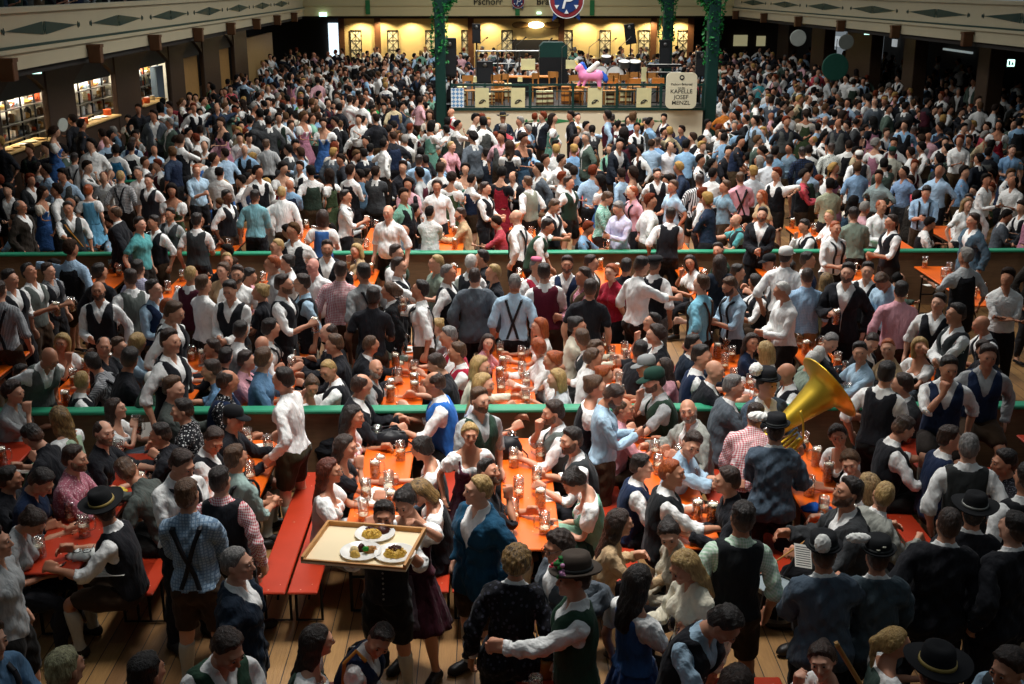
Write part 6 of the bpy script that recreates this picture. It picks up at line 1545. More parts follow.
def hair_of(code):
    hat = beard = None
    if '^' in code:
        code, hat = code.split('^')
        if '~' in hat: hat, beard = hat.split('~')
    if '~' in code: code, beard = code.split('~')
    for k in ('bald', 'crop', 'bob', 'bun', 'cr', 'fr', 'po', 's', 'c', 'l'):
        if code.startswith(k): break
    c = code[len(k):] or 'n'
    return HSTY[k], c, hat, beard
def hair_mat(c):
    m = hair_mat0(c); return m
def hair_mat0(c):
    if c in HC: return hairm('hair ' + c, *HC[c])
    if c in ('gb', 'db', 'b2', 'bd'): return hairm('hair streaked ' + c, '#2c211a' if c != 'gb' else '#6a6244', '#b08a52' if c != 'gb' else '#d8d0a0')
    if c == 'bb': return hairm('hair two tone', '#5a4028', '#d0ae78')
    if c == 'gy': return hairm('hair g', *HC['g'])
    if c == 'rd': return hairm('hair auburn', '#35140f', '#7a3a24')
    return hairm('hair ' + c[0], *HC.get(c[0], HC['n']))
def beard_mat(c, skc):
    a, b2 = HC.get(c, HC['d']); f = lambda u, v, t: '#' + ''.join('%02x' % int(int(u[i:i + 2], 16) * (1 - t) + int(v[i:i + 2], 16) * t) for i in (1, 3, 5))
    return hairm('beard ' + c + skc, f(a, skc, .22), f(b2, skc, .38))
# hats, built in head rest coordinates
HATS = {}
def hat_parts(kind):
    if kind in HATS: return HATS[kind]
    P = []
    felt = {'hf': '#4a4038', 'hk': '#17171a', 'hg': '#151618', 'hc': '#141518', 'hp': '#16171b', 'hl': '#16171b', 'hr': '#16171b', 'hb': '#16181b'}
    el_ = lambda r, k: [(r * math.cos(2 * PI * i / 28), .012 + r * k * math.sin(2 * PI * i / 28)) for i in range(28)]
    if kind[0] == 'h':
        m = MB(); prof = [(.15, 1.725), (.155, 1.735), (.152, 1.742), (.10, 1.742), (.096, 1.76), (.092, 1.80), (.082, 1.842), (.055, 1.852), (.015, 1.838)]
        if kind in ('hp', 'hb', 'hl', 'hr'): prof = [(.128, 1.735), (.133, 1.745), (.128, 1.752), (.10, 1.742), (.097, 1.76), (.094, 1.80), (.085, 1.835), (.05, 1.842), (.01, 1.835)]
        if kind in ('hg', 'hc', 'hk'): prof[0:3] = [(.18, 1.735), (.185, 1.745), (.18, 1.748)]
        rs = [[(x, y, z + (.018 * (abs(x) / .15) ** 2 if r > .12 else 0)) for x, y in el_(r, 1.14)] for r, z in prof]
        m.rings([[(x, y, z - .012) for x, y, z in rs[3]]] + rs); P.append(('hat', m, plain('felt ' + felt[kind], felt[kind], .9, var=.2, coord='rest' if 0 else 'Object', scale=20)))
        bnd = MB(); rs = [[(x, y, z) for x, y in el_(r, 1.14)] for r, z in ((.101, 1.744), (.104, 1.746), (.101, 1.766), (.095, 1.766))]; bnd.rings(rs, cap=False)
        P.append(('hat_band', bnd, plain('gold cord', '#a89050', .5) if kind in ('hg', 'hk') else (plain('hat chain', '#8c8c86', .35, .6) if kind == 'hc' else plain('hat ribbon', '#2a2c2c', .7))))
        if kind == 'hf':
            rd = random.Random(3)
            for nm, col, c0, n in (('red_flowers', '#c8344c', (-.03, -.11, 1.77), 9), ('green_leaves', '#2f7a3a', (.03, -.1, 1.80), 16), ('pink_flowers', '#dc9cc8', (.07, -.09, 1.765), 7)):
                f = MB()
                for k in range(n):
                    c = np.array(c0) + np.array([rd.gauss(0, .022), rd.gauss(0, .015), rd.gauss(0, .018)]); r = .012 + rd.random() * .008
                    f.lathe([(.001, -r), (r * .8, -r * .6), (r, 0), (r * .8, r * .6), (.001, r)], c, 8)
                P.append((nm, f, plain('flower ' + col, col, .6)))
        if kind in ('hp', 'hl', 'hr', 'hb'):
            c, r = {'hp': ((.03, .115, 1.80), (.05, .045, .068)), 'hl': ((.16, .02, 1.80), (.095, .045, .042)), 'hr': ((-.10, .05, 1.835), (.062, .055, .06)), 'hb': ((.15, .03, 1.83), (.085, .035, .032))}[kind]
            xs, ys, zs = [np.arange(c[i] - r[i] - .03, c[i] + r[i] + .03, .0075).astype(f32) for i in range(3)]
            PP = np.stack(np.meshgrid(xs, ys, zs, indexing='ij'), -1); X, Y, Z = PP[..., 0], PP[..., 1], PP[..., 2]
            F = el(PP, c, r) - .006 + .005 * np.sin(X * 130 + 2 * np.sin(Z * 90)) * np.sin(Y * 140 + Z * 60) + .002 * np.sin(Z * 210 + X * 150)
            V, Q = nets(F.astype(f32), xs, ys, zs); f = MB(); f.add(V, Q); rd = random.Random(4)
            for k in range(0):
                u = np.array([rd.gauss(0, 1) for _ in range(3)]); u /= np.linalg.norm(u); q = np.array(c) + u * np.array(r) * .9; e = q + u * np.array([.014, .014, .012]) + np.array([rd.gauss(0, .008) for _ in range(3)])
                f.tube([q, e], [.0035, .001], 4)
            P.append(('white_plume', f, plain('plume white', '#f4f4ee', .9, var=.08, scale=30)))
        if kind == 'hb':
            f = MB()
            for x in (-.02, .02): f.lathe([(.016, 0), (.016, .006), (.01, .008)], (x, .115, 1.80 if x < 0 else 1.775), 12)
            P.append(('badges', f, plain('badge', '#c8c4b0', .4, .4)))
    else:
        cols = dict(cw='#d8d8d2', ck='#17181b', cg='#1c3a30', cy='#8a8c8c', fk='#1b1c1f', pk='#d0708c')
        m = MB(); prof = [(.088, 1.70), (.092, 1.725), (.09, 1.76), (.075, 1.79), (.04, 1.805), (.008, 1.808)]
        if kind in ('fk',): prof = [(.09, 1.715), (.112, 1.74), (.115, 1.76), (.09, 1.785), (.04, 1.797), (.008, 1.80)]
        if kind == 'pk': prof = [(.07, 1.75), (.075, 1.77), (.065, 1.79), (.03, 1.8), (.006, 1.8)]
        rs = [[(x, y, z) for x, y in el_(r, 1.16)] for r, z in prof]; m.rings(rs); mm = cloth('cap ' + cols[kind], cols[kind], folds=.2)
        P.append(('cap', m, mm))
        if kind != 'pk':
            v = MB(); r0 = [(.08 * math.sin(a), .0 - .095 * math.cos(a), 1.715) for a in np.linspace(-1.1, 1.1, 12)]; r1 = [(.085 * math.sin(a), -.03 - (.15 if kind != 'fk' else .11) * math.cos(a) ** .7, 1.705 - .015 * math.cos(a)) for a in np.linspace(-1.1, 1.1, 12)]
            n = 12; vs = r0 + r1 + [(x, y, z - .006) for x, y, z in r0] + [(x, y, z - .006) for x, y, z in r1]
            fs = [(i, i + 1, n + i + 1, n + i) for i in range(n - 1)] + [(2 * n + i, 3 * n + i, 3 * n + i + 1, 2 * n + i + 1) for i in range(n - 1)] + [(n + i, n + i + 1, 3 * n + i + 1, 3 * n + i) for i in range(n - 1)]
            v.add(vs, fs); P.append(('visor', v, mm))
    out = [(nm, m.mesh(nm, True), mt) for nm, m, mt in P]
    for nm, me, mt in out: me.materials.append(mt)
    HATS[kind] = out; return out
def eye_mesh(s):
    m = MB(); m.lathe([(.0005, -.0055), (.008, -.0042), (.0115, 0), (.008, .0042), (.0005, .0055)], (0, 0, 0), 12, 0); m.xf(Matrix.Translation((.031 * s, -.0945, 1.6845)) @ Matrix.Diagonal((1, .5, 1, 1)))
    st = len(m.v); m.lathe([(.0072, -.003), (.0065, .002), (.0005, .0036)], (0, 0, 0), 10, 1); m.xf(Matrix.Translation((.031 * s, -.0985, 1.6845)) @ Matrix.Rotation(PI / 2, 4, 'X'), st)
    me = m.mesh('eye', True); me.materials.append(EYEW); me.materials.append(IRIS); return me
EYES = [eye_mesh(1), eye_mesh(-1)]
def glasses_mesh():
    m = MB()
    for s in (1, -1):
        m.tube([(.031 * s + .02 * math.cos(a), -.112, 1.682 + .016 * math.sin(a)) for a in np.linspace(0, 2 * PI, 15)], .002, 5, cap=False); m.tube([(.05 * s, -.11, 1.686), (.078 * s, -.05, 1.69), (.08 * s, .02, 1.685)], .002, 5)
    m.tube([(-.012, -.113, 1.685), (.012, -.113, 1.685)], .002, 5); me = m.mesh('glasses'); me.materials.append(BLACKP); return me
def strap_mesh(b, lod, kind):
    """braces following the shirt: crossed at the back, or a diagonal bag strap"""
    key = ('strap', b, lod, kind)
    if key in LIB: return LIB[key]
    def surf(x, z, front):
        ys = np.linspace(-.3, .05, 140) if front else np.linspace(.3, -.02, 140)
        P = np.stack([np.full(140, x), ys, np.full(140, z)], 1).astype(f32); D = fields(P, b)
        d = np.minimum(torso(D) - .036, D['neck'] - .024)
        k = np.argmax(d < 0)
        return ys[k] if d[k] < 0 else ys[-1]
    V, Q = [], []
    def ribbon(path, front):
        b0 = len(V); w = .017; n = len(path); o = -1 if front else 1
        for x, z in path:
            y = surf(x, z, front)
            for dx, dy in ((-w, .004), (w, .004), (w, -.012), (-w, -.012)): V.append((x + dx, y + dy * o, z))
        for i in range(n - 1):
            for k in range(4):
                a, c = b0 + i * 4 + k, b0 + i * 4 + (k + 1) % 4; Q.append((a, c, c + 4, a + 4))
    if kind == 'braces':
        zs = np.linspace(.97, 1.44, 18)
        for s in (1, -1):
            ribbon([(s * (.085 + .01 * (z - 1)), z) for z in zs], True)
            ribbon([(s * (-.06 + .36 * (z - 1.0)), z) for z in zs], False)
            top = []; 
            b0 = len(V)
            for t in np.linspace(0, 1, 6):
                x = s * (.089 + .006 * t); zz = 1.44 + .035 * math.sin(PI * t); y0, y1 = surf(s * .089, 1.44, True), surf(s * .098, 1.44, False); y = y0 + (y1 - y0) * t
                for dx, dz in ((-.017, .006), (.017, .0), (.017, -.02), (-.017, -.014)): V.append((x + dx, y, zz + dz))
            for i in range(5):
                for k in range(4): a, c = b0 + i * 4 + k, b0 + i * 4 + (k + 1) % 4; Q.append((a, c, c + 4, a + 4))
        ribbon([(x, 1.27) for x in np.linspace(-.085, .085, 2)], True)
    else:
        ribbon([(-.12 + .24 * t, 1.42 - .42 * t) for t in np.linspace(0, 1, 14)], True)
        ribbon([(-.12 + .24 * t, 1.42 - .42 * t) for t in np.linspace(0, 1, 14)], False)
    V = np.array(V, f32); W = bone_weights(V, b); LIB[key] = [V, np.array(Q, np.int32), W]; return LIB[key]
def button_mesh(b):
    key = ('btn', b)
    if key in LIB: return LIB[key]
    V, Q = [], []
    for z in np.linspace(1.0, 1.235, 6):
        ys = np.linspace(-.3, .0, 200); P = np.stack([np.zeros(200), ys, np.full(200, z)], 1).astype(f32); d = torso(fields(P, b)) - .031; y = ys[np.argmax(d < 0)] + .001; b0 = len(V); n = 8
        for r, dy in ((.009, .004), (.009, -.004), (.004, -.006)):
            for k in range(n): V.append((.006 + r * math.cos(2 * PI * k / n), y + dy, z + r * math.sin(2 * PI * k / n)))
        for q in range(2):
            for k in range(n): Q.append((b0 + q * n + k, b0 + q * n + (k + 1) % n, b0 + (q + 1) * n + (k + 1) % n, b0 + (q + 1) * n + k))
        Q.append((b0 + 16, b0 + 18, b0 + 20, b0 + 22)); Q.append((b0 + 16, b0 + 17, b0 + 18, b0 + 18) if 0 else (b0 + 22, b0 + 23, b0 + 16, b0 + 16)) if 0 else None
    V = np.array(V, f32); LIB[key] = [V, np.array(Q, np.int32), bone_weights(V, b)]; return LIB[key]
def person(p, idx):
    rd = random.Random(idx * 13 + 5)
    lod = 0 if p['y'] > NEARY else 1
    b = p['b']
    if (b, lod) not in LIB: make_lib(b, lod)
    L = LIB[(b, lod)]; T = p['st'] == 'T'; Wl = p['st'] == 'W'
    pp = pose_of(p['pose'], T, rd, 0); fa = p['fa']
    if T:
        bd = (90 if fa % 360 < 180 else -90)
        if p['x'] != p['x'] : pass
        df = (fa - bd + 180) % 360 - 180
        if abs(df) > 60: bd = bd + math.copysign(abs(df) - 60, df); df = (fa - bd + 180) % 360 - 180
        pp['hy'] = df; pp['sit'] = 1
    else:
        bd = fa - rd.uniform(-15, 15) if abs(fa) < 165 else fa; pp['hy'] = fa - bd
    if Wl: pp.update(sit=1, pz=.56, lean=12, flexL=70, flexR=75, kneeL=80, kneeR=85)
    for k, v in p['kw'].items():
        if k in ('L', 'sc'): continue
        if k == 'lean': pp['lean'] = float(v)
        else: pp[k] = pp.get(k, 0) + float(v) if k in ('hp', 'hy') else float(v)
    if not T and not Wl and p['pose'] not in ('wait',):
        a = rd.uniform(0, 8); pp['abdL'] = pp['abdR'] = 3 + a * .4; pp['flexL'] = a; pp['kneeL'] = a * 1.2; pp['side'] = rd.uniform(-3, 3)
    X = solve(b, pp); sc = p['sc']; R = RZ(bd * D2R)
    Rh, th = X['head']; hc = (Rh @ np.array([0, -.0, 1.675]) + th) * sc
    z0 = {'S': 0, 'T': 0, 'B': .455, 'W': .48}[p['st']]
    hw = R @ hc; base = p['wp']
    root_loc = np.array([base[0], base[1], z0])
    out, ex = outfit(p, rd, lod); hs, hcol, hat, beard = hair_of(p['hair'])
    skc = '#6a4430' if 'dark-skinned' in p['note'] or 'close black hair' in p['note'] else SK[idx % len(SK)]
    if 'pink' in p['note'] and 'bald' in p['note']: skc = '#e0a090'
    def mk(nm, key, mat, parent, ent=None):
        V, Q, W = ent or L[key]; at = {'rest': V}
        if key == 'body':
            at['tint'] = L['tint']; dr = any(k_ == 'blouse' for k_, _, _ in out); sl = any(k_ == 'shirt_short' for k_, _, _ in out)
            m_ = (L['sh_puff'] if (dr or sl) else L['sh_arm']) + (L['sh_trunk'] * (V[:, 2] < 1.22) if dr else L['sh_trunk']); V = V - L['vn'] * (np.clip(m_, 0, 1) * .012)[:, None]
        me = npmesh(nm, skin(V, W, X) * sc, Q, at); me.materials.append(mat); return link(nm, me, parent)
    o = mk('person', 'body', skinm('skin ' + skc, skc), None)
    o.location = tuple(root_loc); o.rotation_euler[2] = bd * D2R
    tag(o, p['label'], 'person', p.get('group'))
    for key, nm, mat in out:
        if key in ('shoes', 'socks'):
            V, Q, W = L[key]; sd = V[Q[:, 0], 0] > 0
            for m_ in (sd, ~sd):
                q = Q[m_]; u, inv = np.unique(q, return_inverse=True); mk(nm[:-1], key, mat, o, [V[u], inv.reshape(q.shape).astype(np.int32), W[u]])
        elif key in L: mk(nm, key, mat, o)
    hm = hair_mat(hcol)
    MH = Matrix([[*(Rh[i] * sc), th[i] * sc] for i in range(3)] + [[0, 0, 0, 1]])
    if hs in ('short', 'crop', 'fringe') and idx % 4 != 3:
        hn = hm.name; hm = hairm(hn + ' faded', *HMC_[hn], fade='#8a6048')
    if hs: mk('hair', 'crop' if hat and hs in ('short', 'crop', 'curly') else hs, hm, o)
    if True:
        if 'eyebrows' in L: mk('eyebrows', 'eyebrows', hm if hcol not in ('w', 'g', 'gy') else hairm('hair n', *HC['n']), o)
        for em in (EYES if p['y'] > 200 else []): e = link('eye', em, o); e.matrix_local = MH
        if 'glasses' in p['note']:
            g = link('glasses', GLASSES, o); g.matrix_local = MH
    if beard: mk('beard', 'beard', beard_mat(beard, skc), o)
    if hat:
        hp_ = hat_parts(hat); base_o = None
        for nm, me, mt in hp_:
            c = link(nm, me, o if base_o is None else base_o)
            if base_o is None: c.matrix_local = MH; base_o = c
    if ex['braces'] is not None: mk('braces', None, ex['braces'], o, strap_mesh(b, lod, 'braces'))
    if lod == 0 and ex.get('v'): mk('buttons', None, STEEL, o, button_mesh(b))
    if 'shoulder strap' in p['note']: mk('shoulder_strap', None, plain('orange strap', '#b0742c', .6), o, strap_mesh(b, lod, 'bag'))
    if 'bag strap' in p['note'] or 'brown strap' in p['note']: mk('bag_strap', None, STRAPB, o, strap_mesh(b, lod, 'bag'))
    p['obj'] = o; p['X'] = X; p['R'] = R; p['loc'] = root_loc
    return o
GLASSES = glasses_mesh()
def hand_world(p, S):
    """world position of the palm centre and the direction of the fingers"""
    Rr, t = p['X']['ha' + S]; J = joints(p['b']); s = 1 if S == 'L' else -1; d = np.array([.643 * s, 0, -.766])
    c = (Rr @ (J['ha' + S].astype(float) + d * .065) + t) * p['sc']; n = Rr @ np.array([-.766 * s, 0, -.643]); th_ = Rr @ np.array([0, -1.0, 0])
    return p['R'] @ c + p['loc'], p['R'] @ n, p['R'] @ th_
# first find where everybody stands: the head's height fixes the distance, body size gives a little play to keep neighbours apart
def layout():
    pts = []
    for i, p in enumerate(PERS):
        rd = random.Random(i * 13 + 5); T = p['st'] == 'T'; Wl = p['st'] == 'W'
        fem = p['b'] == 'f'
        p['sc0'] = .955 if fem else 1.0
        # quick pose solve for the head centre
        pp = pose_of(p['pose'], T, rd, 0); fa = p['fa']
        lean = float(p['kw'].get('lean', pp.get('lean', 0)))
        lean = 12 if Wl else lean
        p['hz'] = 1.675 if not (T or Wl) else 1.285
        p['lean_'] = lean
    def wp_of(p, sc, i):
        rd = random.Random(i * 13 + 5); T = p['st'] == 'T'; Wl = p['st'] == 'W'
        pp = pose_of(p['pose'], T, rd, 0); fa = p['fa']
        if T:
            bd = (90 if fa % 360 < 180 else -90); df = (fa - bd + 180) % 360 - 180
            if abs(df) > 60: bd = bd + math.copysign(abs(df) - 60, df); df = (fa - bd + 180) % 360 - 180
            pp['hy'] = df; pp['sit'] = 1
        else:
            bd = fa - rd.uniform(-15, 15) if abs(fa) < 165 else fa; pp['hy'] = fa - bd
        if Wl: pp.update(sit=1, pz=.56, lean=12, flexL=70, flexR=75, kneeL=80, kneeR=85)
        for k, v in p['kw'].items():
            if k in ('L', 'sc'): continue
            if k == 'lean': pp['lean'] = float(v)
            else: pp[k] = pp.get(k, 0) + float(v) if k in ('hp', 'hy') else float(v)
        X = solve(p['b'], pp); Rh, th = X['head']; hc = RZ(bd * D2R) @ ((Rh @ np.array([0, 0, 1.675]) + th) * sc)
        z0 = {'S': 0, 'T': 0, 'B': .455, 'W': .48}[p['st']]
        w = un(p['x'], p['y'], z0 + hc[2]); return np.array([w[0] - hc[0], w[1] - hc[1]]), w
    res = []
    for i, p in enumerate(PERS):
        best = None
        for k, ds in enumerate((0, .02, -.02, .04, -.04, .06, -.06, .075, -.075)):
            sc = p['sc0'] + ds; wp, w = wp_of(p, sc, i); cost = abs(ds) * 2
            for q in res:
                d = wp - q; dd = math.hypot(d[0], d[1])
                if dd < .46: cost += (.46 - dd) * 6
            # keep clear of the barriers
            for by in (11.62, 19.2):
                if p['st'] in 'ST' and abs(wp[1] - by) < .26 and wp[1] is not None: cost += (.26 - abs(wp[1] - by)) * 8
            if best is None or cost < best[0]: best = (cost, sc, wp)
        if 'sc' in p['kw']: best = (0, float(p['kw']['sc']), wp_of(p, float(p['kw']['sc']), i)[0])
        p['sc'], p['wp'] = best[1], best[2]; res.append(best[2])
layout()
for i, p in enumerate(PERS): person(p, i)
BYL = lambda s: next(p for p in PERS if s in p['note'])
# ------------------------------------------------------------------ mugs, plates, bags, instruments
def glassm():
    t = NT('mug glass'); tr = t.n('ShaderNodeBsdfTransparent'); gl = t.n('ShaderNodeBsdfGlossy', i_Roughness=.12); lw = t.n('ShaderNodeLayerWeight', i_Blend=.35)
    vo = t.n('ShaderNodeTexVoronoi', i_Scale=38.0); t.l(t.coords('Object'), vo.inputs['Vector']); bp = t.n('ShaderNodeBump', i_Strength=.8, i_Distance=.01); t.l(vo.outputs['Distance'], bp.inputs['Height'])
    t.l(bp.outputs[0], gl.inputs['Normal']); t.l(bp.outputs[0], lw.inputs['Normal']); tr.inputs[0].default_value = (.93, .93, .9, 1)
    mx = t.n('ShaderNodeMixShader'); f = t.math('MULTIPLY', t.math('ADD', lw.outputs['Facing'], .12), .8); t.l(f, mx.inputs[0]); t.l(tr.outputs[0], mx.inputs[1]); t.l(gl.outputs[0], mx.inputs[2]); t.l(mx.outputs[0], t.out.inputs[0]); return t.m
GLASSM = glassm()
BEER = plain('beer amber', '#e0701a', .12, spec=.5, var=.1); BEER.node_tree.nodes['Principled BSDF'].inputs['Transmission Weight'].default_value = .15
FOAM = plain('beer foam', '#f4ead2', .9, var=.04)
def make_mug(level):
    r = MB().lathe([(.040, 0), (.048, .004), (.050, .05), (.050, .15), (.048, .2), (.0455, .2), (.0455, .02), (.02, .016)], n=18, cap=False).tube([(.047, 0, .165), (.085, 0, .165), (.096, 0, .12), (.088, 0, .065), (.048, 0, .05)], .0085, 7).build('beer_mug', GLASSM, None, True)
    top = .02 + .155 * level
    MB().lathe([(.01, .02), (.0448, .02), (.0448, top), (.01, top)], n=18).build('beer', BEER, r, True)
    fh = .022 if level > .7 else .008
    MB().lathe([(.01, top), (.0448, top), (.0448, top + fh), (.03, top + fh * 1.5), (.005, top + fh * 1.6)], n=18).build('foam', FOAM, r, True); return r
MUGP = {'full': make_mug(.9), 'half-full': make_mug(.5), 'nearly empty': make_mug(.2)}
mug_used = set()
def mug(x, y, z, lv, label, group='beer mugs', rz=None):
    p_ = MUGP[lv]
    o = p_ if lv not in mug_used else copy_tree(p_); mug_used.add(lv)
    o.location = (x, y, z); o.rotation_euler[2] = RND.uniform(0, 6.28) if rz is None else rz; return tag(o, label, 'beer mug', group)
HEADS = []
for (tx, ty, desc, row) in TABLES:
    rd = random.Random(int(tx * 100 + ty * 7)); yy = ty + 1.08; k = 0
    stp = {'A': .22, 'B': .2, 'C': .36, 'D': .6, 'Z': .6}[row]
    if row == 'Z': yy = ty + 1.0
    lim = ty - 1.1 if row != 'Z' else ty + .6
    while yy > lim and k < len(ORD) - 1:
        if rd.random() < .84:
            s = 1 if k % 2 else -1; lv = rd.choice(('full', 'half-full', 'half-full', 'nearly empty'))
            d = ' '.join(desc.split()[:8])
            lab = f'{lv} beer mug, {ORD[k]} from the far end, table {d}'
            if row in 'BCD': lab = f'{lv} mug, {ORD[k]} from the far end, {d}'
            mug(tx + s * rd.uniform(.07, .16), yy + rd.uniform(-.05, .05), .761, lv, ' '.join(lab.split()[:16]), {'A': 'mugs before the near barrier', 'B': 'mugs behind the near barrier', 'C': 'mugs before the second barrier', 'D': 'mugs behind the second barrier', 'Z': 'mugs nearest the camera'}[row]); k += 1
        yy -= stp * rd.uniform(.8, 1.2)
def hold(sub, S, kind, extra=''):
    p = sub; c, n, th_ = hand_world(p, S); p['held'] = 1
    short = p['label']
    if kind == 'mug':
        q = c + n * .055; mug(q[0], q[1], q[2] - .1, extra or 'half-full', ' '.join(('beer mug in the hand of the ' + short).split()[:16]), 'mugs held in hands')
    else:
        q = c + n * .03 + np.array([0, 0, .03]); o = MB().box(-.036, -.075, -.004, .036, .075, .004, bev=.003).build('smartphone', BLACKP, None, loc=tuple(q)); o.rotation_euler = (.6, 0, (p['fa'] + 180) * D2R)
        MB().box(-.032, -.066, .0042, .032, .066, .0048).build('screen', plain('phone screen', '#20242c', .1, spec=.6, var=0), o)
        tag(o, ' '.join(('black phone held by the ' + short).split()[:16]), 'phone')
for p in PERS:
    if p['pose'] == 'd' and p['y'] > 180: hold(p, 'R', 'mug', random.Random(int(p['x'])).choice(('full', 'half-full')))
    if p['pose'] == 'D': hold(p, 'R', 'mug', 'half-full')
    if p['pose'] == 'p' and p['y'] > 180: hold(p, 'R', 'phone')
# ---- the waiter's tray
tc = np.mean([un(*q, 1.6) for q in ((300, 563), (328, 526), (428, 534), (405, 572))], axis=0); e0, e1 = un(300, 563, 1.6), un(405, 572, 1.6)
tr_a = math.atan2(e1[1] - e0[1], e1[0] - e0[0]); TW = np.linalg.norm(e1 - e0) / 2; f0 = un(328, 526, 1.6); TD = np.linalg.norm(f0 - e0) / 2
t = empty('serving_tray', (tc[0], tc[1], 1.6), tr_a, 'pale wooden tray with three plates carried above the aisle', 'tray')
PALE = plain('tray plywood', '#f4dfb6', .45, scale=4, var=.06)
MB().box(-TW, -TD, 0, TW, TD, .015).build('board', PALE, t); RIMW = plain('tray rim', '#c08a50', .5, var=.15)
MB().box(-TW, TD - .02, .015, TW, TD, .05).build('rim', RIMW, t); MB().box(-TW, -TD, .015, -TW + .02, TD - .02, .05).build('rim', RIMW, t); MB().box(TW - .02, -TD, .015, TW, TD - .02, .05).build('rim', RIMW, t); MB().box(-TW + .02, -TD, .015, TW - .02, -TD + .015, .03).build('rim', RIMW, t)
def plate(loc, R, label):
    o = MB().lathe([(.001, .004), (R * .6, .004), (R * .66, .008), (R * .98, .02), (R, .022), (R * .99, .016), (R * .6, 0), (.001, 0)], n=30).build('dinner_plate', WHITE, None, True, loc=tuple(loc)); return tag(o, label, 'plate')
NOOD = plain('noodle yellow', '#dcb04a', .5, var=.25, scale=60); MEAT = plain('roast brown', '#4a2015', .4, var=.4, scale=50); DUMP = plain('dumpling', '#d2a850', .6, var=.2, scale=40); HERB = plain('herb green', '#2f9a30', .6, var=.3, scale=60)
def heap(name, c, r, h, mat, label, cat, kind=None, seed=1, bits=0):
    m = MB(); rd = random.Random(seed); n = 18
    prof = [(1, 0), (.97, .3), (.8, .65), (.5, .92), (.15, 1)]
    m.rings([[(r * k * math.cos(2 * PI * i / n) * (1 + .12 * math.sin(3 * i + seed)), r * .75 * k * math.sin(2 * PI * i / n) * (1 + .1 * math.sin(2 * i + seed)), z * h * (1 + .2 * math.sin(i * 2.3 + z * 4))) for i in range(n)] for k, z in prof])
    for k in range(bits):
        a = rd.random() * 6.28; q = r * math.sqrt(rd.random()) * .9; p0 = np.array([q * math.cos(a), .75 * q * math.sin(a), h * (1.0 - .6 * (q / r) ** 2)]); d = np.array([rd.gauss(0, 1), rd.gauss(0, 1), rd.gauss(0, .3)]); d = d / np.linalg.norm(d) * .012
        m.tube([p0 - d, p0 + d * .3 + np.array([0, 0, .004]), p0 + d], .0035, 5)
    o = m.build(name, mat, None, True, loc=tuple(c)); return tag(o, label, cat, kind=kind)
for i, ((px, py), lb) in enumerate((((375, 535), 'white plate nearest the waiter with dark meat and yellow noodles'), ((361, 553), 'white plate with dumplings and green herb on the tray'), ((395, 555), 'white plate with noodles and browned onions at the tray corner'))):
    c = un(px, py, 1.617); c[2] = 1.6155; plate(c, .142, lb); z = c + np.array([0, 0, .0045])
    if i == 0:
        heap('noodles', z + [-.02, -.015, 0], .07, .04, NOOD, 'yellow noodles beside the dark meat on the plate nearest the waiter', 'noodles', 'stuff', 3, 60); heap('roast_meat', z + [.05, .045, 0], .055, .035, MEAT, 'dark roast meat on the plate nearest the waiter', 'meat', None, 5, 10); heap('red_cabbage', z + [-.04, .06, 0], .03, .022, plain('cabbage', '#3a1020', .5, var=.4, scale=60), 'dark red cabbage on the plate nearest the waiter', 'cabbage', 'stuff', 6, 30)
    if i == 1:
        heap('dumpling', z + [-.035, -.055, 0], .034, .04, DUMP, 'browned dumpling nearest the camera on the tray', 'dumpling', None, 2); heap('dumpling', z + [-.045, .01, 0], .034, .04, plain('dumpling pale', '#e4cc98', .6, var=.2, scale=40), 'pale dumpling behind the browned one on the tray', 'dumpling', None, 4)
        heap('roast_meat', z + [.0, .03, 0], .03, .045, MEAT, 'dark roast slice in the middle of the dumpling plate', 'meat', None, 7, 6); heap('fried_potatoes', z + [.06, .02, 0], .05, .03, plain('potato', '#b07a3a', .5, var=.4, scale=50), 'fried potatoes on the dumpling plate', 'potatoes', 'stuff', 8, 40); heap('parsley_sprig', z + [.035, -.01, .02], .018, .022, HERB, 'green parsley sprig on the dumpling plate', 'herb', None, 9, 24)
    if i == 2:
        heap('noodles', z, .078, .042, NOOD, 'yellow noodles at the tray corner', 'noodles', 'stuff', 11, 80); heap('fried_onions', z + [0, .01, .036], .042, .018, MEAT, 'browned onions heaped on the tray corner noodles', 'onions', 'stuff', 12, 40)
# ---- plates, cards, bags on the tables
for (px, py), lb in (((397, 357), 'oval plate with leftovers behind the near barrier beside the black jacket'), ((408, 350), 'second leftover plate further along the same table as the oval plate')):
    c = un(px, py, .77); c[2] = .761; plate(c, .13, lb); heap('leftovers', c + np.array([0, 0, .0045]), .05, .02, plain('leftover', '#8a6a44', .6, var=.5, scale=50), 'brown leftovers on the ' + ('oval plate' if px == 397 else 'second leftover plate'), 'food', 'stuff', int(px), 30)
def card(px, py, w, h, rz, label, folded=0, z=.7605):
    c = un(px, py, z); o = MB().box(-w / 2, -h / 2, 0, w / 2, h / 2, .0015)
    if folded: o.prism([(-h / 2, 0), (0, .12), (0, .122), (-h / 2 - .002, 0)], 'x', -w / 2, w / 2)
    ob = o.build('menu_card', PAPER, None, loc=(float(c[0]), float(c[1]), z + .001), rz=rz); tag(ob, label, 'menu card')
    l = MB()
    for k in range(5): l.box(-w * .38, -h * .35 + k * h * .14, .0016, w * (.1 + .05 * (k % 3)), -h * .33 + k * h * .14, .0019)
    l.build('print', INK, ob)
card(377, 496, .28, .34, -.5, 'white menu card on the handbag table'); card(597, 437, .16, .24, .1, 'white card at the barrier before the pink shirt'); card(150, 433, .16, .3, .2, 'white menu card leaning at the barrier end of the red table', 1)
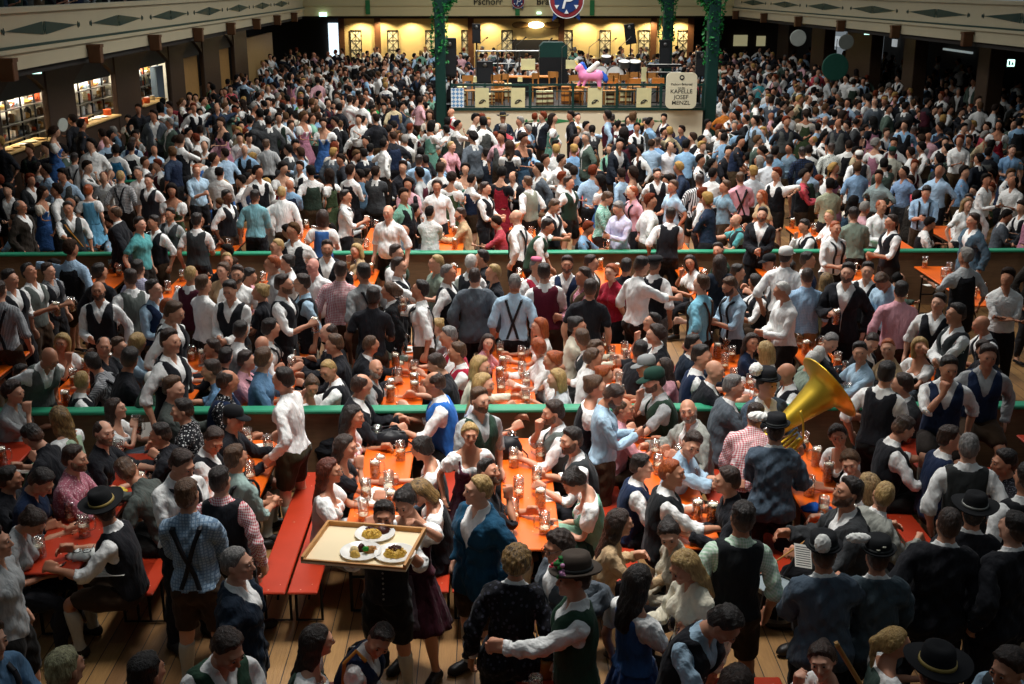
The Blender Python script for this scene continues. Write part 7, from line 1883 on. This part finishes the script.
card(301, 362, .34, .26, -.3, 'white paper with a glass behind the near barrier, before the pale-cropped black waistcoat'); card(207, 363, .2, .26, .2, 'white paper on the table beside the denim-blue shirt'); card(105, 571, .34, .2, .1, 'white menu sheet at the near end of the corded-hat table')
card(490, 468, .22, .12, 0, 'white card under a mug before the green waistcoat'); card(550, 497, .2, .2, .1, 'white sheet under the phone of the green dirndl'); card(20, 470, .22, .18, .1, 'white paper on the red table at the dark edge'); card(263, 446, .2, .14, .2, 'white paper behind the standing white shirt')
card(690, 508, .16, .14, .3, 'white beer mat paper under the full mugs by the green-edged waistcoat'); card(930, 285, .2, .12, .3, 'white napkin on the table beyond the perched pair')
CLOTHB = plain('bag leather', '#15151a', .5, var=.2)
def bag(px, py, w, d, h, rz, label, mat, strap=True, z=.761, name='handbag'):
    c = un(px, py, z); r = empty(name, (float(c[0]), float(c[1]), z), rz, label, 'bag')
    rs = [[(w * k * math.cos(a) * (abs(math.cos(a)) ** -.35 if abs(math.cos(a)) > .2 else 1), d * k * math.sin(a) * (abs(math.sin(a)) ** -.35 if abs(math.sin(a)) > .2 else 1), h * zz + .01 * math.sin(5 * a + zz * 6)) for a in [2 * PI * i / 24 for i in range(24)]] for k, zz in ((.85, 0), (1, .15), (1.02, .5), (.85, .85), (.5, .98), (.1, 1))]
    MB().rings(rs).build('body', mat, r, True)
    MB().tube([(-w * .8, 0, h * .95), (w * .8, 0, h * .95)], .008, 6).build('zip', STEEL, r)
    if strap: MB().tube([(-w * .75, 0, h * .8), (-w * .5, d * .4, h * 1.25), (w * .3, d * .5, h * 1.3), (w * .75, 0, h * .8)], .008, 6).tube([(w * .8, 0, h * .5), (w * 1.3, -d * .6, .02), (w * 1.15, -d * 2.2, .012), (w * .7, -d * 2.4, .012)], .007, 6).build('strap', mat, r)
bag(392, 446, .17, .09, .16, .1, 'black handbag at the barrier end of the first bright table', CLOTHB); bag(371, 440, .08, .06, .14, 0, 'small black pouch beside the black handbag', CLOTHB, False, name='pouch')
bag(506, 456, .16, .1, .2, .2, 'black bag at the barrier end behind the wine-red bodice', CLOTHB, name='rucksack')
bag(368, 668, .15, .09, .2, .4, 'patterned bag with orange handles under the bent navy waistcoat', cloth('bag print', '#1a1a1e', 'dots', '#d8d4cc', 30), False, name='tote_bag')
c = un(357, 668, .95); MB().tube([(c[0] - .1, c[1], .8), (c[0] - .08, c[1] - .02, 1.0), (c[0], c[1], 1.08), (c[0] + .06, c[1], 1.0)], .014, 7).build('bag_handle', plain('orange strap', '#b0742c'), bpy.data.objects['tote_bag'])
bpy.data.objects['bag_handle'].matrix_parent_inverse = Matrix.Translation(Vector((-bpy.data.objects['tote_bag'].location[0], -bpy.data.objects['tote_bag'].location[1], -bpy.data.objects['tote_bag'].location[2]))) if False else (Matrix.LocRotScale(bpy.data.objects['tote_bag'].location, bpy.data.objects['tote_bag'].rotation_euler, None)).inverted()
def crumple(name, px, py, r, h, mat, label, cat, z=.761):
    c = un(px, py, z); m = MB(); n = 26; rd = random.Random(int(px))
    m.rings([[(r[0] * k * math.cos(2 * PI * i / n) * (1 + .18 * math.sin(5 * i * .9 + k * 9)), r[1] * k * math.sin(2 * PI * i / n) * (1 + .18 * math.sin(3.7 * i + k * 5)), h * zz * (1 + .5 * math.sin(i * 1.9 + k * 11))) for i in range(n)] for k, zz in ((1, .0), (1, .35), (.85, .7), (.6, .9), (.3, 1), (.05, .8))])
    o = m.build(name, mat, None, True, loc=(float(c[0]), float(c[1]), z)); return tag(o, label, cat)
crumple('blue_cloth', 816, 510, (.13, .07), .05, cloth('royal blue cloth', '#1f4fa0'), 'crumpled bright blue cloth on the table below the tuba', 'cloth')
crumple('plastic_bag', 84, 556, (.14, .1), .06, plain('pale plastic', '#c8ccc8', .3, var=.1), 'crumpled pale plastic bag before the big corded hat', 'plastic bag')
o = MB().tube([(.03 * math.cos(a) + s * .04, .03 * math.sin(a), .0) for s in (1,) for a in np.linspace(0, 6.28, 14)], .004, 5).tube([(.03 * math.cos(a) - .04, .03 * math.sin(a), .0) for a in np.linspace(0, 6.28, 14)], .004, 5).tube([(-.07, 0, 0), (-.07, .1, .01)], .004, 5).tube([(.07, 0, 0), (.07, .1, .01)], .004, 5).tube([(-.012, 0, .0), (.012, 0, .0)], .004, 5).build('sunglasses', BLACKP, None, loc=tuple(un(82, 551, .83))); tag(o, 'black sunglasses lying on the pale plastic bag', 'sunglasses')
crumple('yellow_napkin', 118, 492, (.08, .05), .04, plain('napkin yellow', '#d8c040', .7, var=.2), 'crumpled yellow and red napkin before the grey-green jumper', 'napkin')
# ---- tuba
pt = BYL('tuba player'); pl = np.array([pt['wp'][0], pt['wp'][1], 0])
dpt = pt['wp'][1] - .42
a0, a1 = uny(780, 427, dpt), uny(822, 393, dpt + .12)
tu = empty('tuba', tuple(a0), 0, 'large shining brass tuba, bell pointing up beside the barrier gap', 'tuba')
ax = a1 - a0; Lb = np.linalg.norm(ax); ax /= Lb
M = Vector((0, 0, 1)).rotation_difference(Vector(ax)).to_matrix().to_4x4()
TB = plain('tuba brass', '#e6c044', .36, .85, var=.08)
prof = [(.055, -.25), (.062, -.1), (.085, .08), (.115, Lb * .5), (.145, Lb * .8), (.17, Lb * 1.0), (.2, Lb * 1.07), (.25, Lb * 1.12), (.325, Lb * 1.15), (.345, Lb * 1.16), (.35, Lb * 1.175), (.34, Lb * 1.178), (.32, Lb * 1.165), (.24, Lb * 1.13), (.18, Lb * 1.05), (.155, Lb * .95), (.12, Lb * .7), (.07, .3)]
MB().lathe(prof, n=36, cap=False).xf(M).build('bell', TB, tu, True)
u = -np.cross(ax, [0, 1, 0]); u /= np.linalg.norm(u)
def tb(k): return [tuple(ax * s + u * o + np.array([0, y, 0])) for s, o, y in k]
MB().tube(tb([(-.25, 0, 0), (-.38, .06, 0), (-.42, .16, 0), (-.34, .25, 0), (-.15, .26, 0), (.1, .24, 0)]), [.055, .056, .052, .046, .04, .032], 14).build('bottom_bow', TB, tu, True)
for k in range(4): MB().tube(tb([(.12 - k * .03, .10 + k * .045, -.06), (-.22, .10 + k * .045, -.07), (-.26, .125 + k * .045, -.07), (-.22, .14 + k * .045, -.07), (.1 - k * .03, .14 + k * .045, -.06)]), .013, 8).build('valve_tube', TB, tu, True)
for k in range(3): MB().tube(tb([(-.3 + k * .06, .3, -.05), (-.3 + k * .06, .18, -.12)]), .022, 10).build('valve', plain('valve steel', '#c8c8c4', .25, 1.0), tu, True)
MB().tube(tb([(-.05, .26, -.05), (.12, .16, -.16), (.2, .02, -.2), (.24, -.1, -.22)]), [.012, .011, .01, .014], 8).build('mouthpipe', TB, tu, True)
MB().tube([tuple(np.array([-.1, -.02, -.1]) + .1 * np.array([math.cos(a), 0, math.sin(a)])) for a in np.linspace(0, 2 * PI, 18)], .014, 8, cap=False).build('crook', plain('valve steel', '#c8c8c4', .25, 1.0), tu, True)
# ---- snare drum, sheet music, sticks
q = un(776, 586, .98); dr = empty('marching_drum', tuple(q), 0, 'dark marching drum with grey skin beside the white-plumed bandsman', 'drum'); Md = Matrix.Rotation(.12, 4, 'Y')
MB().lathe([(.17, -.22), (.17, 0)], n=28).xf(Md).build('shell', plain('drum shell', '#1c1d20', .35), dr); MB().lathe([(.165, .001), (.1, .004), (.005, .004)], n=28).xf(Md).build('drum_head', plain('grey drum skin', '#8a969a', .6, var=.08), dr)
MB().lathe([(.17, -.02), (.178, -.02), (.178, .012), (.168, .012)], n=28, cap=False).xf(Md).build('hoop', STEEL, dr); MB().lathe([(.17, -.22), (.178, -.22), (.178, -.19), (.17, -.19)], n=28, cap=False).xf(Md).build('hoop', STEEL, dr)
lg = MB()
for k in range(8): a = k * PI / 4; lg.tube([(.178 * math.cos(a), .178 * math.sin(a), -.02), (.178 * math.cos(a), .178 * math.sin(a), -.19)], .006, 6)
lg.xf(Md).build('tension_rods', STEEL, dr); MB().tube([(.1, .16, 0), (.25, .15, .3), (.38, .1, .45)], .012, 6).build('sling', STRAP, dr)
q = un(803, 556, 1.22); sm = MB().box(-.07, -.001, -.09, .07, .001, .09).build('sheet_music', PAPER, None, loc=tuple(q)); sm.rotation_euler = (-.75, .25, .15); tag(sm, 'small sheet of music held up by the white-plumed bandsman', 'sheet music')
l = MB()
for k in range(9): l.box(-.06, -.002, -.075 + k * .0175, .06, -.0012, -.07 + k * .0175)
l.build('staves', INK, sm)
q0, q1 = un(776, 561, 1.12), un(806, 541, 1.2); o = MB().tube([(0, 0, 0), tuple(q1 - q0)], [.006, .009], 8).build('drumstick', plain('stick wood', '#b07a3a', .5, var=.1), None, loc=tuple(q0)); tag(o, 'wooden drumstick beside the sheet music', 'drumstick')
q0, q1 = un(837, 645, 1.5), un(864, 690, 1.0); o = MB().tube([(0, 0, 0), tuple(q1 - q0)], .016, 10).tube([(-.01, 0, .0), (.01, 0, .01)], .02, 8).build('wooden_pole', plain('pole wood', '#b88a4a', .5, var=.15), None, loc=tuple(q0)); tag(o, 'slanting pale wooden pole at the bottom edge beside the eating person in maroon', 'pole')
q0, q1 = un(537, 625, .95), un(546, 664, .8); o = MB().tube([(0, 0, 0), tuple(q1 - q0)], .014, 10).build('walking_stick', plain('stick wood', '#b07a3a'), None, loc=tuple(q0)); tag(o, 'wooden stick slanting down in front of the flowered hat', 'stick')
q = un(546, 676, .77); o = MB().lathe([(.04, 0), (.05, .02), (.05, .12), (.042, .14), (.03, .143), (.028, .13), (.01, .128)], n=20).build('wooden_cup', plain('cup wood', '#a8682c', .4, var=.3), None, True, loc=(float(q[0]), float(q[1]), .761)); tag(o, 'round orange-brown wooden cup on the red table at the bottom edge', 'cup')
for k, (px, py) in enumerate(((697, 519), (712, 522))):
    q = un(px, py, .77); mug(float(q[0]), float(q[1]), .761, 'full', ['foaming full mug in the pair behind the cream cardigan', 'darker full mug in the pair beside the black and green waistcoat'][k])
# ------------------------------------------------------------------ the rest of the crowd, far too many to tell apart: one object
def crowd():
    rd = random.Random(11); nr = np.random.RandomState(3)
    for b in 'mfh':
        if (b, 2) not in LIB: make_lib(b, 2)
    hx = lambda h: np.array(hexc(h)[:3])
    VARS = []
    for b, T, code, extra in (('m', 0, 'a', {}), ('m', 0, 'd', {}), ('m', 0, 'f', {}), ('m', 0, 'o', {}), ('m', 0, 'k', {}), ('m', 0, 'x', {}), ('m', 0, 'c', {}), ('m', 0, 'hugL', {}), ('m', 1, 't', {}), ('m', 1, 'd', {}), ('m', 1, 'c', {}), ('m', 0, 'p', {}), ('h', 0, 'a', {}), ('h', 0, 'd', {}),
                           ('f', 0, 'a', {}), ('f', 0, 'f', {}), ('f', 1, 't', {}), ('f', 0, 'd', {}), ('m', 0, 'stretchL', {}), ('m', 0, 'l', {})):
        pp = pose_of(code, T, rd, 0); pp['sit'] = 1 if T else 0; pp['hy'] = rd.uniform(-35, 35); pp['hp'] = rd.uniform(-5, 15); X = solve(b, pp); L = LIB[(b, 2)]
        VARS.append((b, T, {k: (skin(e[0], e[2], X), e[1]) for k, e in L.items() if isinstance(e, list)}, X))
    NV = {}
    Vs, Qs, Cs, nv = [], [], [], 0
    SHIRTS = [('#f0f0ec', 44), ('#a8c4dc', 11), ('#8ab0d0', 6), ('#d8a8b0', 5), ('#b4b8b8', 6), ('#24262c', 17), ('#2c3a50', 3), ('#c8505c', 2), ('#7fb29c', 2), ('#c4b490', 2), ('#5a7890', 2)]
    VESTS = [('#17181c', 10), ('#1c2840', 4), ('#2c3a30', 3), ('#4a4c4a', 3), ('#4a1c28', 2), ('#5a4a38', 1)]
    DRS = ['#1c1c20', '#2c4458', '#4a1c28', '#3a64a0', '#5a8878', '#b0788c', '#8c1c2c', '#3c4a30']
    HAIR = ['#0f0d0c', '#17110e', '#241811', '#38261a', '#5a4028', '#a8854c', '#6a2c14', '#8c8882', '#0f0d0c', '#0f0d0c', '#1c1512', '#241811', '#17110e']
    SKN = ['#c8967a', '#cf9e82', '#bb8468', '#b57c60']
    def pick(t): 
        r = rd.random() * sum(w for _, w in t)
        for c, w in t:
            r -= w
            if r <= 0: return c
        return t[0][0]
    def add(x, y, z0, yaw, var, sh, vest, lower, hair, skn, hs, sc):
        nonlocal nv
        b, T, ms, X = VARS[var]
        R = (RZ(yaw) * sc).astype(f32); off = np.array([x, y, z0], f32)
        parts = [('body', skn), ('shoes', '#1a1817')]
        if b == 'f': parts += [('blouse', sh), ('bodice', vest or '#1c1c20'), ('skirt', vest or '#2c3038')]
        elif vest == 'J': parts += [('shirt_long', '#e4e4e0'), ('jacket', sh), ('trousers', lower)]
        else:
            parts.append((rd.choice(('shirt_rolled', 'shirt_long', 'shirt_rolled')), sh))
            if vest: parts.append(('vest', vest))
            parts.append(('breeches' if rd.random() < .5 else 'trousers', lower))
        if hs: parts.append((hs, hair))
        for k, c in parts:
            if k not in ms: continue
            V, Q = ms[k]; Vs.append(V @ R.T + off); Qs.append(Q + nv); nv += len(V)
            cc = hx(c) * (1 + rd.uniform(-.08, .08)); Cs.append(np.tile(np.append(cc, 1).astype(f32), (len(V), 1)))
    taken = [(p['wp'][0], p['wp'][1]) for p in PERS]
    cell = {}
    def key(x, y): return (int(math.floor(x / .7)), int(math.floor(y / .7)))
    for q in taken: cell.setdefault(key(*q), []).append(q)
    def free(x, y, r):
        kx, ky = key(x, y)
        for i in (-1, 0, 1):
            for j in (-1, 0, 1):
                for q in cell.get((kx + i, ky + j), ()):
                    if (q[0] - x) ** 2 + (q[1] - y) ** 2 < r * r: return False
        return True
    def put(x, y): cell.setdefault(key(x, y), []).append((x, y))
    def rnd_look(var):
        b, T, _, _ = VARS[var]
        sh = pick(SHIRTS); vest = None
        if b == 'f': sh = rd.choice(('#f0f0ec', '#f0f0ec', '#e0d8c8', '#202228')); vest = rd.choice(DRS)
        else:
            r = rd.random()
            if r < .54: vest = pick(VESTS)
            elif r < .74: vest = 'J'; sh = rd.choice(('#17181c', '#1c222c', '#586068', '#3a3c3e', '#4a5a50', '#2a2622'))
        hs = rd.choice(('short', 'short', 'short', 'crop', 'crop', 'curly', 'fringe', 'short', 'short', None) if rd.random() < .6 else ('short',)) if b != 'f' else rd.choice(('long', 'bob', 'bun', 'ponytail'))
        return sh, vest, rd.choice(('#231c18', '#3c2c1e', '#1a1a1e', '#2a2a2c', '#4a3a28')), rd.choice(HAIR), rd.choice(SKN), hs
    # the ones that catch the eye in the photo: head position, shirt, waistcoat ('J' jacket), yaw
    NOTE = '''901,134|#1f62a8||178;914,131|#e890a0||170;891,152|#b8b8a8||178;804,152|#24344c||176;769,160|#dfe8ec||170;745,121|#c8d8d8||20;301,101|#6cc060||60;352,112|#3fa858||160;371,104|#2f9a50||178;249,120|#d01828||150;577,117|#f2f2f0||30;336,66|#f0f0ee||60;284,66|#f0f0ee||120;404,65|#9cb8d0||178;418,160|#b8c8dc||178;427,108|#2c5468||10;
451,112|#c02838|#17181c|-80;487,122|#a8b0a8||60;503,118|#1c222c|J|0;535,117|#15161a|J|170;613,118|#f0f0ec|#17181c|176;629,120|#f2f2f0||0;645,122|#f0f0ec||40;665,118|#3a2c38|J|-60;240,138|#f2f2f0||10;268,144|#8a8c8a||178;222,130|#f0f0ec|#17181c|-20;131,148|#f0f0ec|#17181c|178;116,150|#f0f0ec|#2c7098|176;131,142|#6a8cb0|J|178;73,158|#8a8288||176;95,162|#b89aa0||178;140,172|#f2f2f0||-20;
207,115|#b0bcc0||120;400,152|#a8b8c4||178;405,140|#f0f0ec|#2c2e2e|176;452,146|#d8a0a8||60;486,154|#1c2430|J|178;556,150|#f0f0ec||176;545,160|#f2f2f0||60;560,160|#f0f0ec||40;574,150|#7fa6cc||176;624,154|#17181c|J|178;640,150|#f0f0ec|#17181c|-60;657,142|#5f88b0||150;669,146|#ece8e8||10;700,160|#f0f0ec|#17181c|60;753,172|#dce4e8||176;775,152|#84aac8||150;790,148|#6a8090||-60;830,148|#c8d0c0||176;
860,156|#f0f0ec|#17181c|178;858,168|#88a8c8||176;880,176|#8fa0a0||-60;905,172|#88a4c8||-60;940,170|#d89098||60;963,172|#84a8cc||60;1012,150|#4a78a8||0;985,180|#f0f0ec||40;830,185|#a8ac90||178;722,72|#7fc0d0||176;705,80|#6a9098||176;715,92|#86a4b8||178;730,98|#f0f0ec||60;690,92|#c87830||170;768,92|#f0f0ec||-40;800,98|#f0f0ec||60;815,105|#17181c|J|60;825,120|#f0f0ec|#17181c|-60;
760,82|#4aa0a8||178;747,66|#d84868||60;300,96|#f0f0ec|#17181c|60;320,92|#f0f0ec||60;355,78|#c8d0d8||178;370,76|#9c9a98||176;395,74|#a8b4c0||178;420,72|#f0f0ec||178;272,86|#f0f0ec|#17181c|100;186,118|#f0f0ec||60;207,100|#3a8a60||-60;36,118|#f0f0ec|#17181c|178;52,210|#17181c|J|60;8,190|#17181c|J|0;30,180|#2c2e30|J|60;150,170|#17181c|J|60'''
    for it in NOTE.replace('\n', '').split(';'):
        xy, sh, vest, yaw = it.split('|'); px, py = map(float, xy.split(','))
        w = un(px, py, 1.67)
        stage = sx0 - .6 < w[0] < sx1 + .6 and w[1] > YS - .6
        if stage: w = un(px, py, 1.67) if py > 116 else w; w[1] = min(w[1], YS - .7)
        var = rd.choice((0, 2, 4, 1)); _, _, lw, hr, sk_, hs = rnd_look(0)
        if not free(w[0], w[1], .3): continue
        add(w[0], w[1], 0, float(yaw) * D2R, var, sh, vest or None, lw, hr, sk_, hs or 'short', 1.0); put(w[0], w[1])
    n0 = 0
    y = 8.6
    while y < 64.2:
        sp = .62 if y < 36 else (.74 if y < 48 else .82)
        x = -10.3 if y > 16 else -9.4
        xe = 21 if y > 26 else 12
        while x < xe:
            px_, py_ = x + rd.uniform(-.5, .5) * sp * .7, y + rd.uniform(-.5, .5) * sp * .7; x += sp * (1.25 if x > 14 else 1)
            u, v = proj((px_, py_, 1.6))
            if u < -190 or u > 1210 or v > 760: continue
            off_ = u < -12 or u > 1036
            if sx0 - .5 < px_ < sx1 + .5 and 31.6 < py_ < 46.2: continue
            if y < 19.6:
                # gaps between the people one can tell apart: only well hidden rows, kept off the open aisles
                if off_:
                    if rd.random() < .35: continue
                elif v > 330 or rd.random() < .72: continue
            if abs(py_ - 19.2) < .3 or abs(py_ - 11.62) < .35 or (abs(py_ - 26.8) < .3 and -9 < px_ < -6): continue
            if px_ < -10.2 and any(a - .3 < py_ < c + .3 for a, c in ks): continue
            if px_ > 15.2 and px_ < 16.5: continue
            if px_ < -10.5: continue
            if 13.4 < px_ and rd.random() < .25: continue
            onrow = any(abs(py_ - t) < 1.4 for t in (21.0, 24.9, 28.6, 32.9, 17.6, 13.3, 10.0))
            r = rd.random()
            if onrow and r < .30 and y > 23: z0, sit = .455, 0
            elif onrow and r < .62: z0, sit = 0, 1
            else: z0, sit = 0, 0
            if py_ > 40 and rd.random() < .25: z0 = .35
            if not free(px_, py_, .55 if y < 23 else (.44 if y < 36 else .5)): continue
            if y < 27:
                vt, vb = proj((px_, py_, z0 + (1.3 if sit else 1.8)))[1], proj((px_, py_, z0 + .8))[1]; wpx = 330 / py_
                if any(q['wp'][1] > py_ and abs(q['x'] - u) < wpx + 5 and vt - 5 < q['y'] < vb for q in PERS): continue
            cand = [i for i, q in enumerate(VARS) if q[1] == sit]; var = rd.choice(cand)
            if VARS[var][0] == 'f' and rd.random() < .25: var = rd.choice(cand)
            if onrow and any(abs(px_ - q[0]) < .36 and abs(py_ - q[1]) < 1.3 for q in TABLES): continue
            sh, vest, lw, hr, sk_, hs = rnd_look(var)
            yaw = rd.uniform(0, 2 * PI) if not sit else (PI / 2 if rd.random() < .5 else -PI / 2) + rd.uniform(-.3, .3)
            add(px_, py_, z0, yaw, var, sh, vest, lw, hr, sk_, hs, rd.uniform(.94, 1.06)); put(px_, py_); n0 += 1
        y += sp
    # a few guests at the balustrade of the kitchen-side gallery, and musicians on the stage
    for k in range(26):
        yy = 17 + k * .8 + rd.uniform(-.2, .2); sh, vest, lw, hr, sk_, hs = rnd_look(0); lw = rd.choice(('#1a1a1e', '#24303c', '#2c2e30', '#5a6a78'))
        add(XL(yy) - .75, yy, 3.74, rd.uniform(.6, 2.2), rd.choice((0, 1, 4)), rd.choice(('#2c3a44', '#1a1c20', '#a8b0b4', '#3c4c58', '#222428')), vest, lw, hr, sk_, hs or 'crop', 1.0)
    for px, y_, c in ((452, 45.2, '#15161a'), ):
        w = uny(px, 50, y_)
    V = np.concatenate(Vs); Q = np.concatenate(Qs); Cc = np.concatenate(Cs)
    me = npmesh('crowd', V, Q, {'tone': Cc})
    t = NT('crowd clothing'); a = t.n('ShaderNodeAttribute', attribute_name='tone'); v = t.coords('Object')
    nz = t.noise(v, 14.0, 3, .6); c = t.n('ShaderNodeMix', data_type='RGBA', blend_type='MULTIPLY'); c.inputs[0].default_value = .35; t.l(a.outputs['Color'], c.inputs[6]); t.l(nz, c.inputs[7])
    c2 = t.n('ShaderNodeMix', data_type='RGBA'); t.l(c.outputs[2], t.b.inputs['Base Color']); t.b.inputs['Roughness'].default_value = .8; t.b.inputs['Specular IOR Level'].default_value = .15; t.bump(nz, .7, .05)
    t.t.nodes.remove(c2); me.materials.append(t.m); o = link('crowd', me); tag(o, 'dense crowd of guests in white shirts and waistcoats filling the hall to the far wall', 'crowd', None, 'stuff')
    print('crowd people', n0, 'quads', len(Q))
crowd()
for k in list(LIB): del LIB[k]
# ------------------------------------------------------------------ light
w = bpy.data.worlds.new('world'); SC.world = w; w.use_nodes = True
bg = w.node_tree.nodes['Background']; bg.inputs[0].default_value = (.80, .92, 1.0, 1); bg.inputs[1].default_value = .18
def area(x, y, z, sx, sy, e, col=(1, .97, .93), rot=None):
    l = bpy.data.lights.new('hall_lamp', 'AREA'); l.shape = 'RECTANGLE'; l.size, l.size_y = sx, sy; l.energy = e; l.color = col
    o = link('hall_lamp', l, None, (x, y, z))
    if rot: o.rotation_euler = rot
    return o
for x, y, e, sp, sx_ in ((.1, 9.8, 150, 62, 2.0), (.8, 17.0, 600, 120, 6.0), (1.3, 24, 840, 130, 8), (1.3, 31, 860, 140, 8), (1.3, 38, 720, 150, 8), (1.3, 46, 620, 150, 8), (1.3, 55, 560, 150, 8)):
    area(x, y, 9.6, sx_, 2.5, e).data.spread = sp * D2R
for k in range(10):
    l = bpy.data.lights.new('wall_spot', 'SPOT'); l.energy = 210; l.spot_size = 2.5; l.spot_blend = .6; l.color = (1, .82, .5); l.shadow_soft_size = .05
    px = (360, 381, 411, 449, 489, 536, 585, 617, 652, 681)[k]; p = uny(px, 18, YW - .55); o = link('wall_spot', l, None, (float(p[0]), YW - .62, 3.5)); o.rotation_euler = (.12, 0, 0)
struct(MB().box(-20, -3.2, 0, 22, -3, 12).build('wall_light_block', DARKW))  # unseen wall added behind the camera to block world light from the rear
SC.view_settings.view_transform = 'Standard'; SC.view_settings.look = 'None'; SC.view_settings.gamma = 1.0
SC.view_settings.use_curve_mapping = False; SC.view_settings.exposure = 0.12
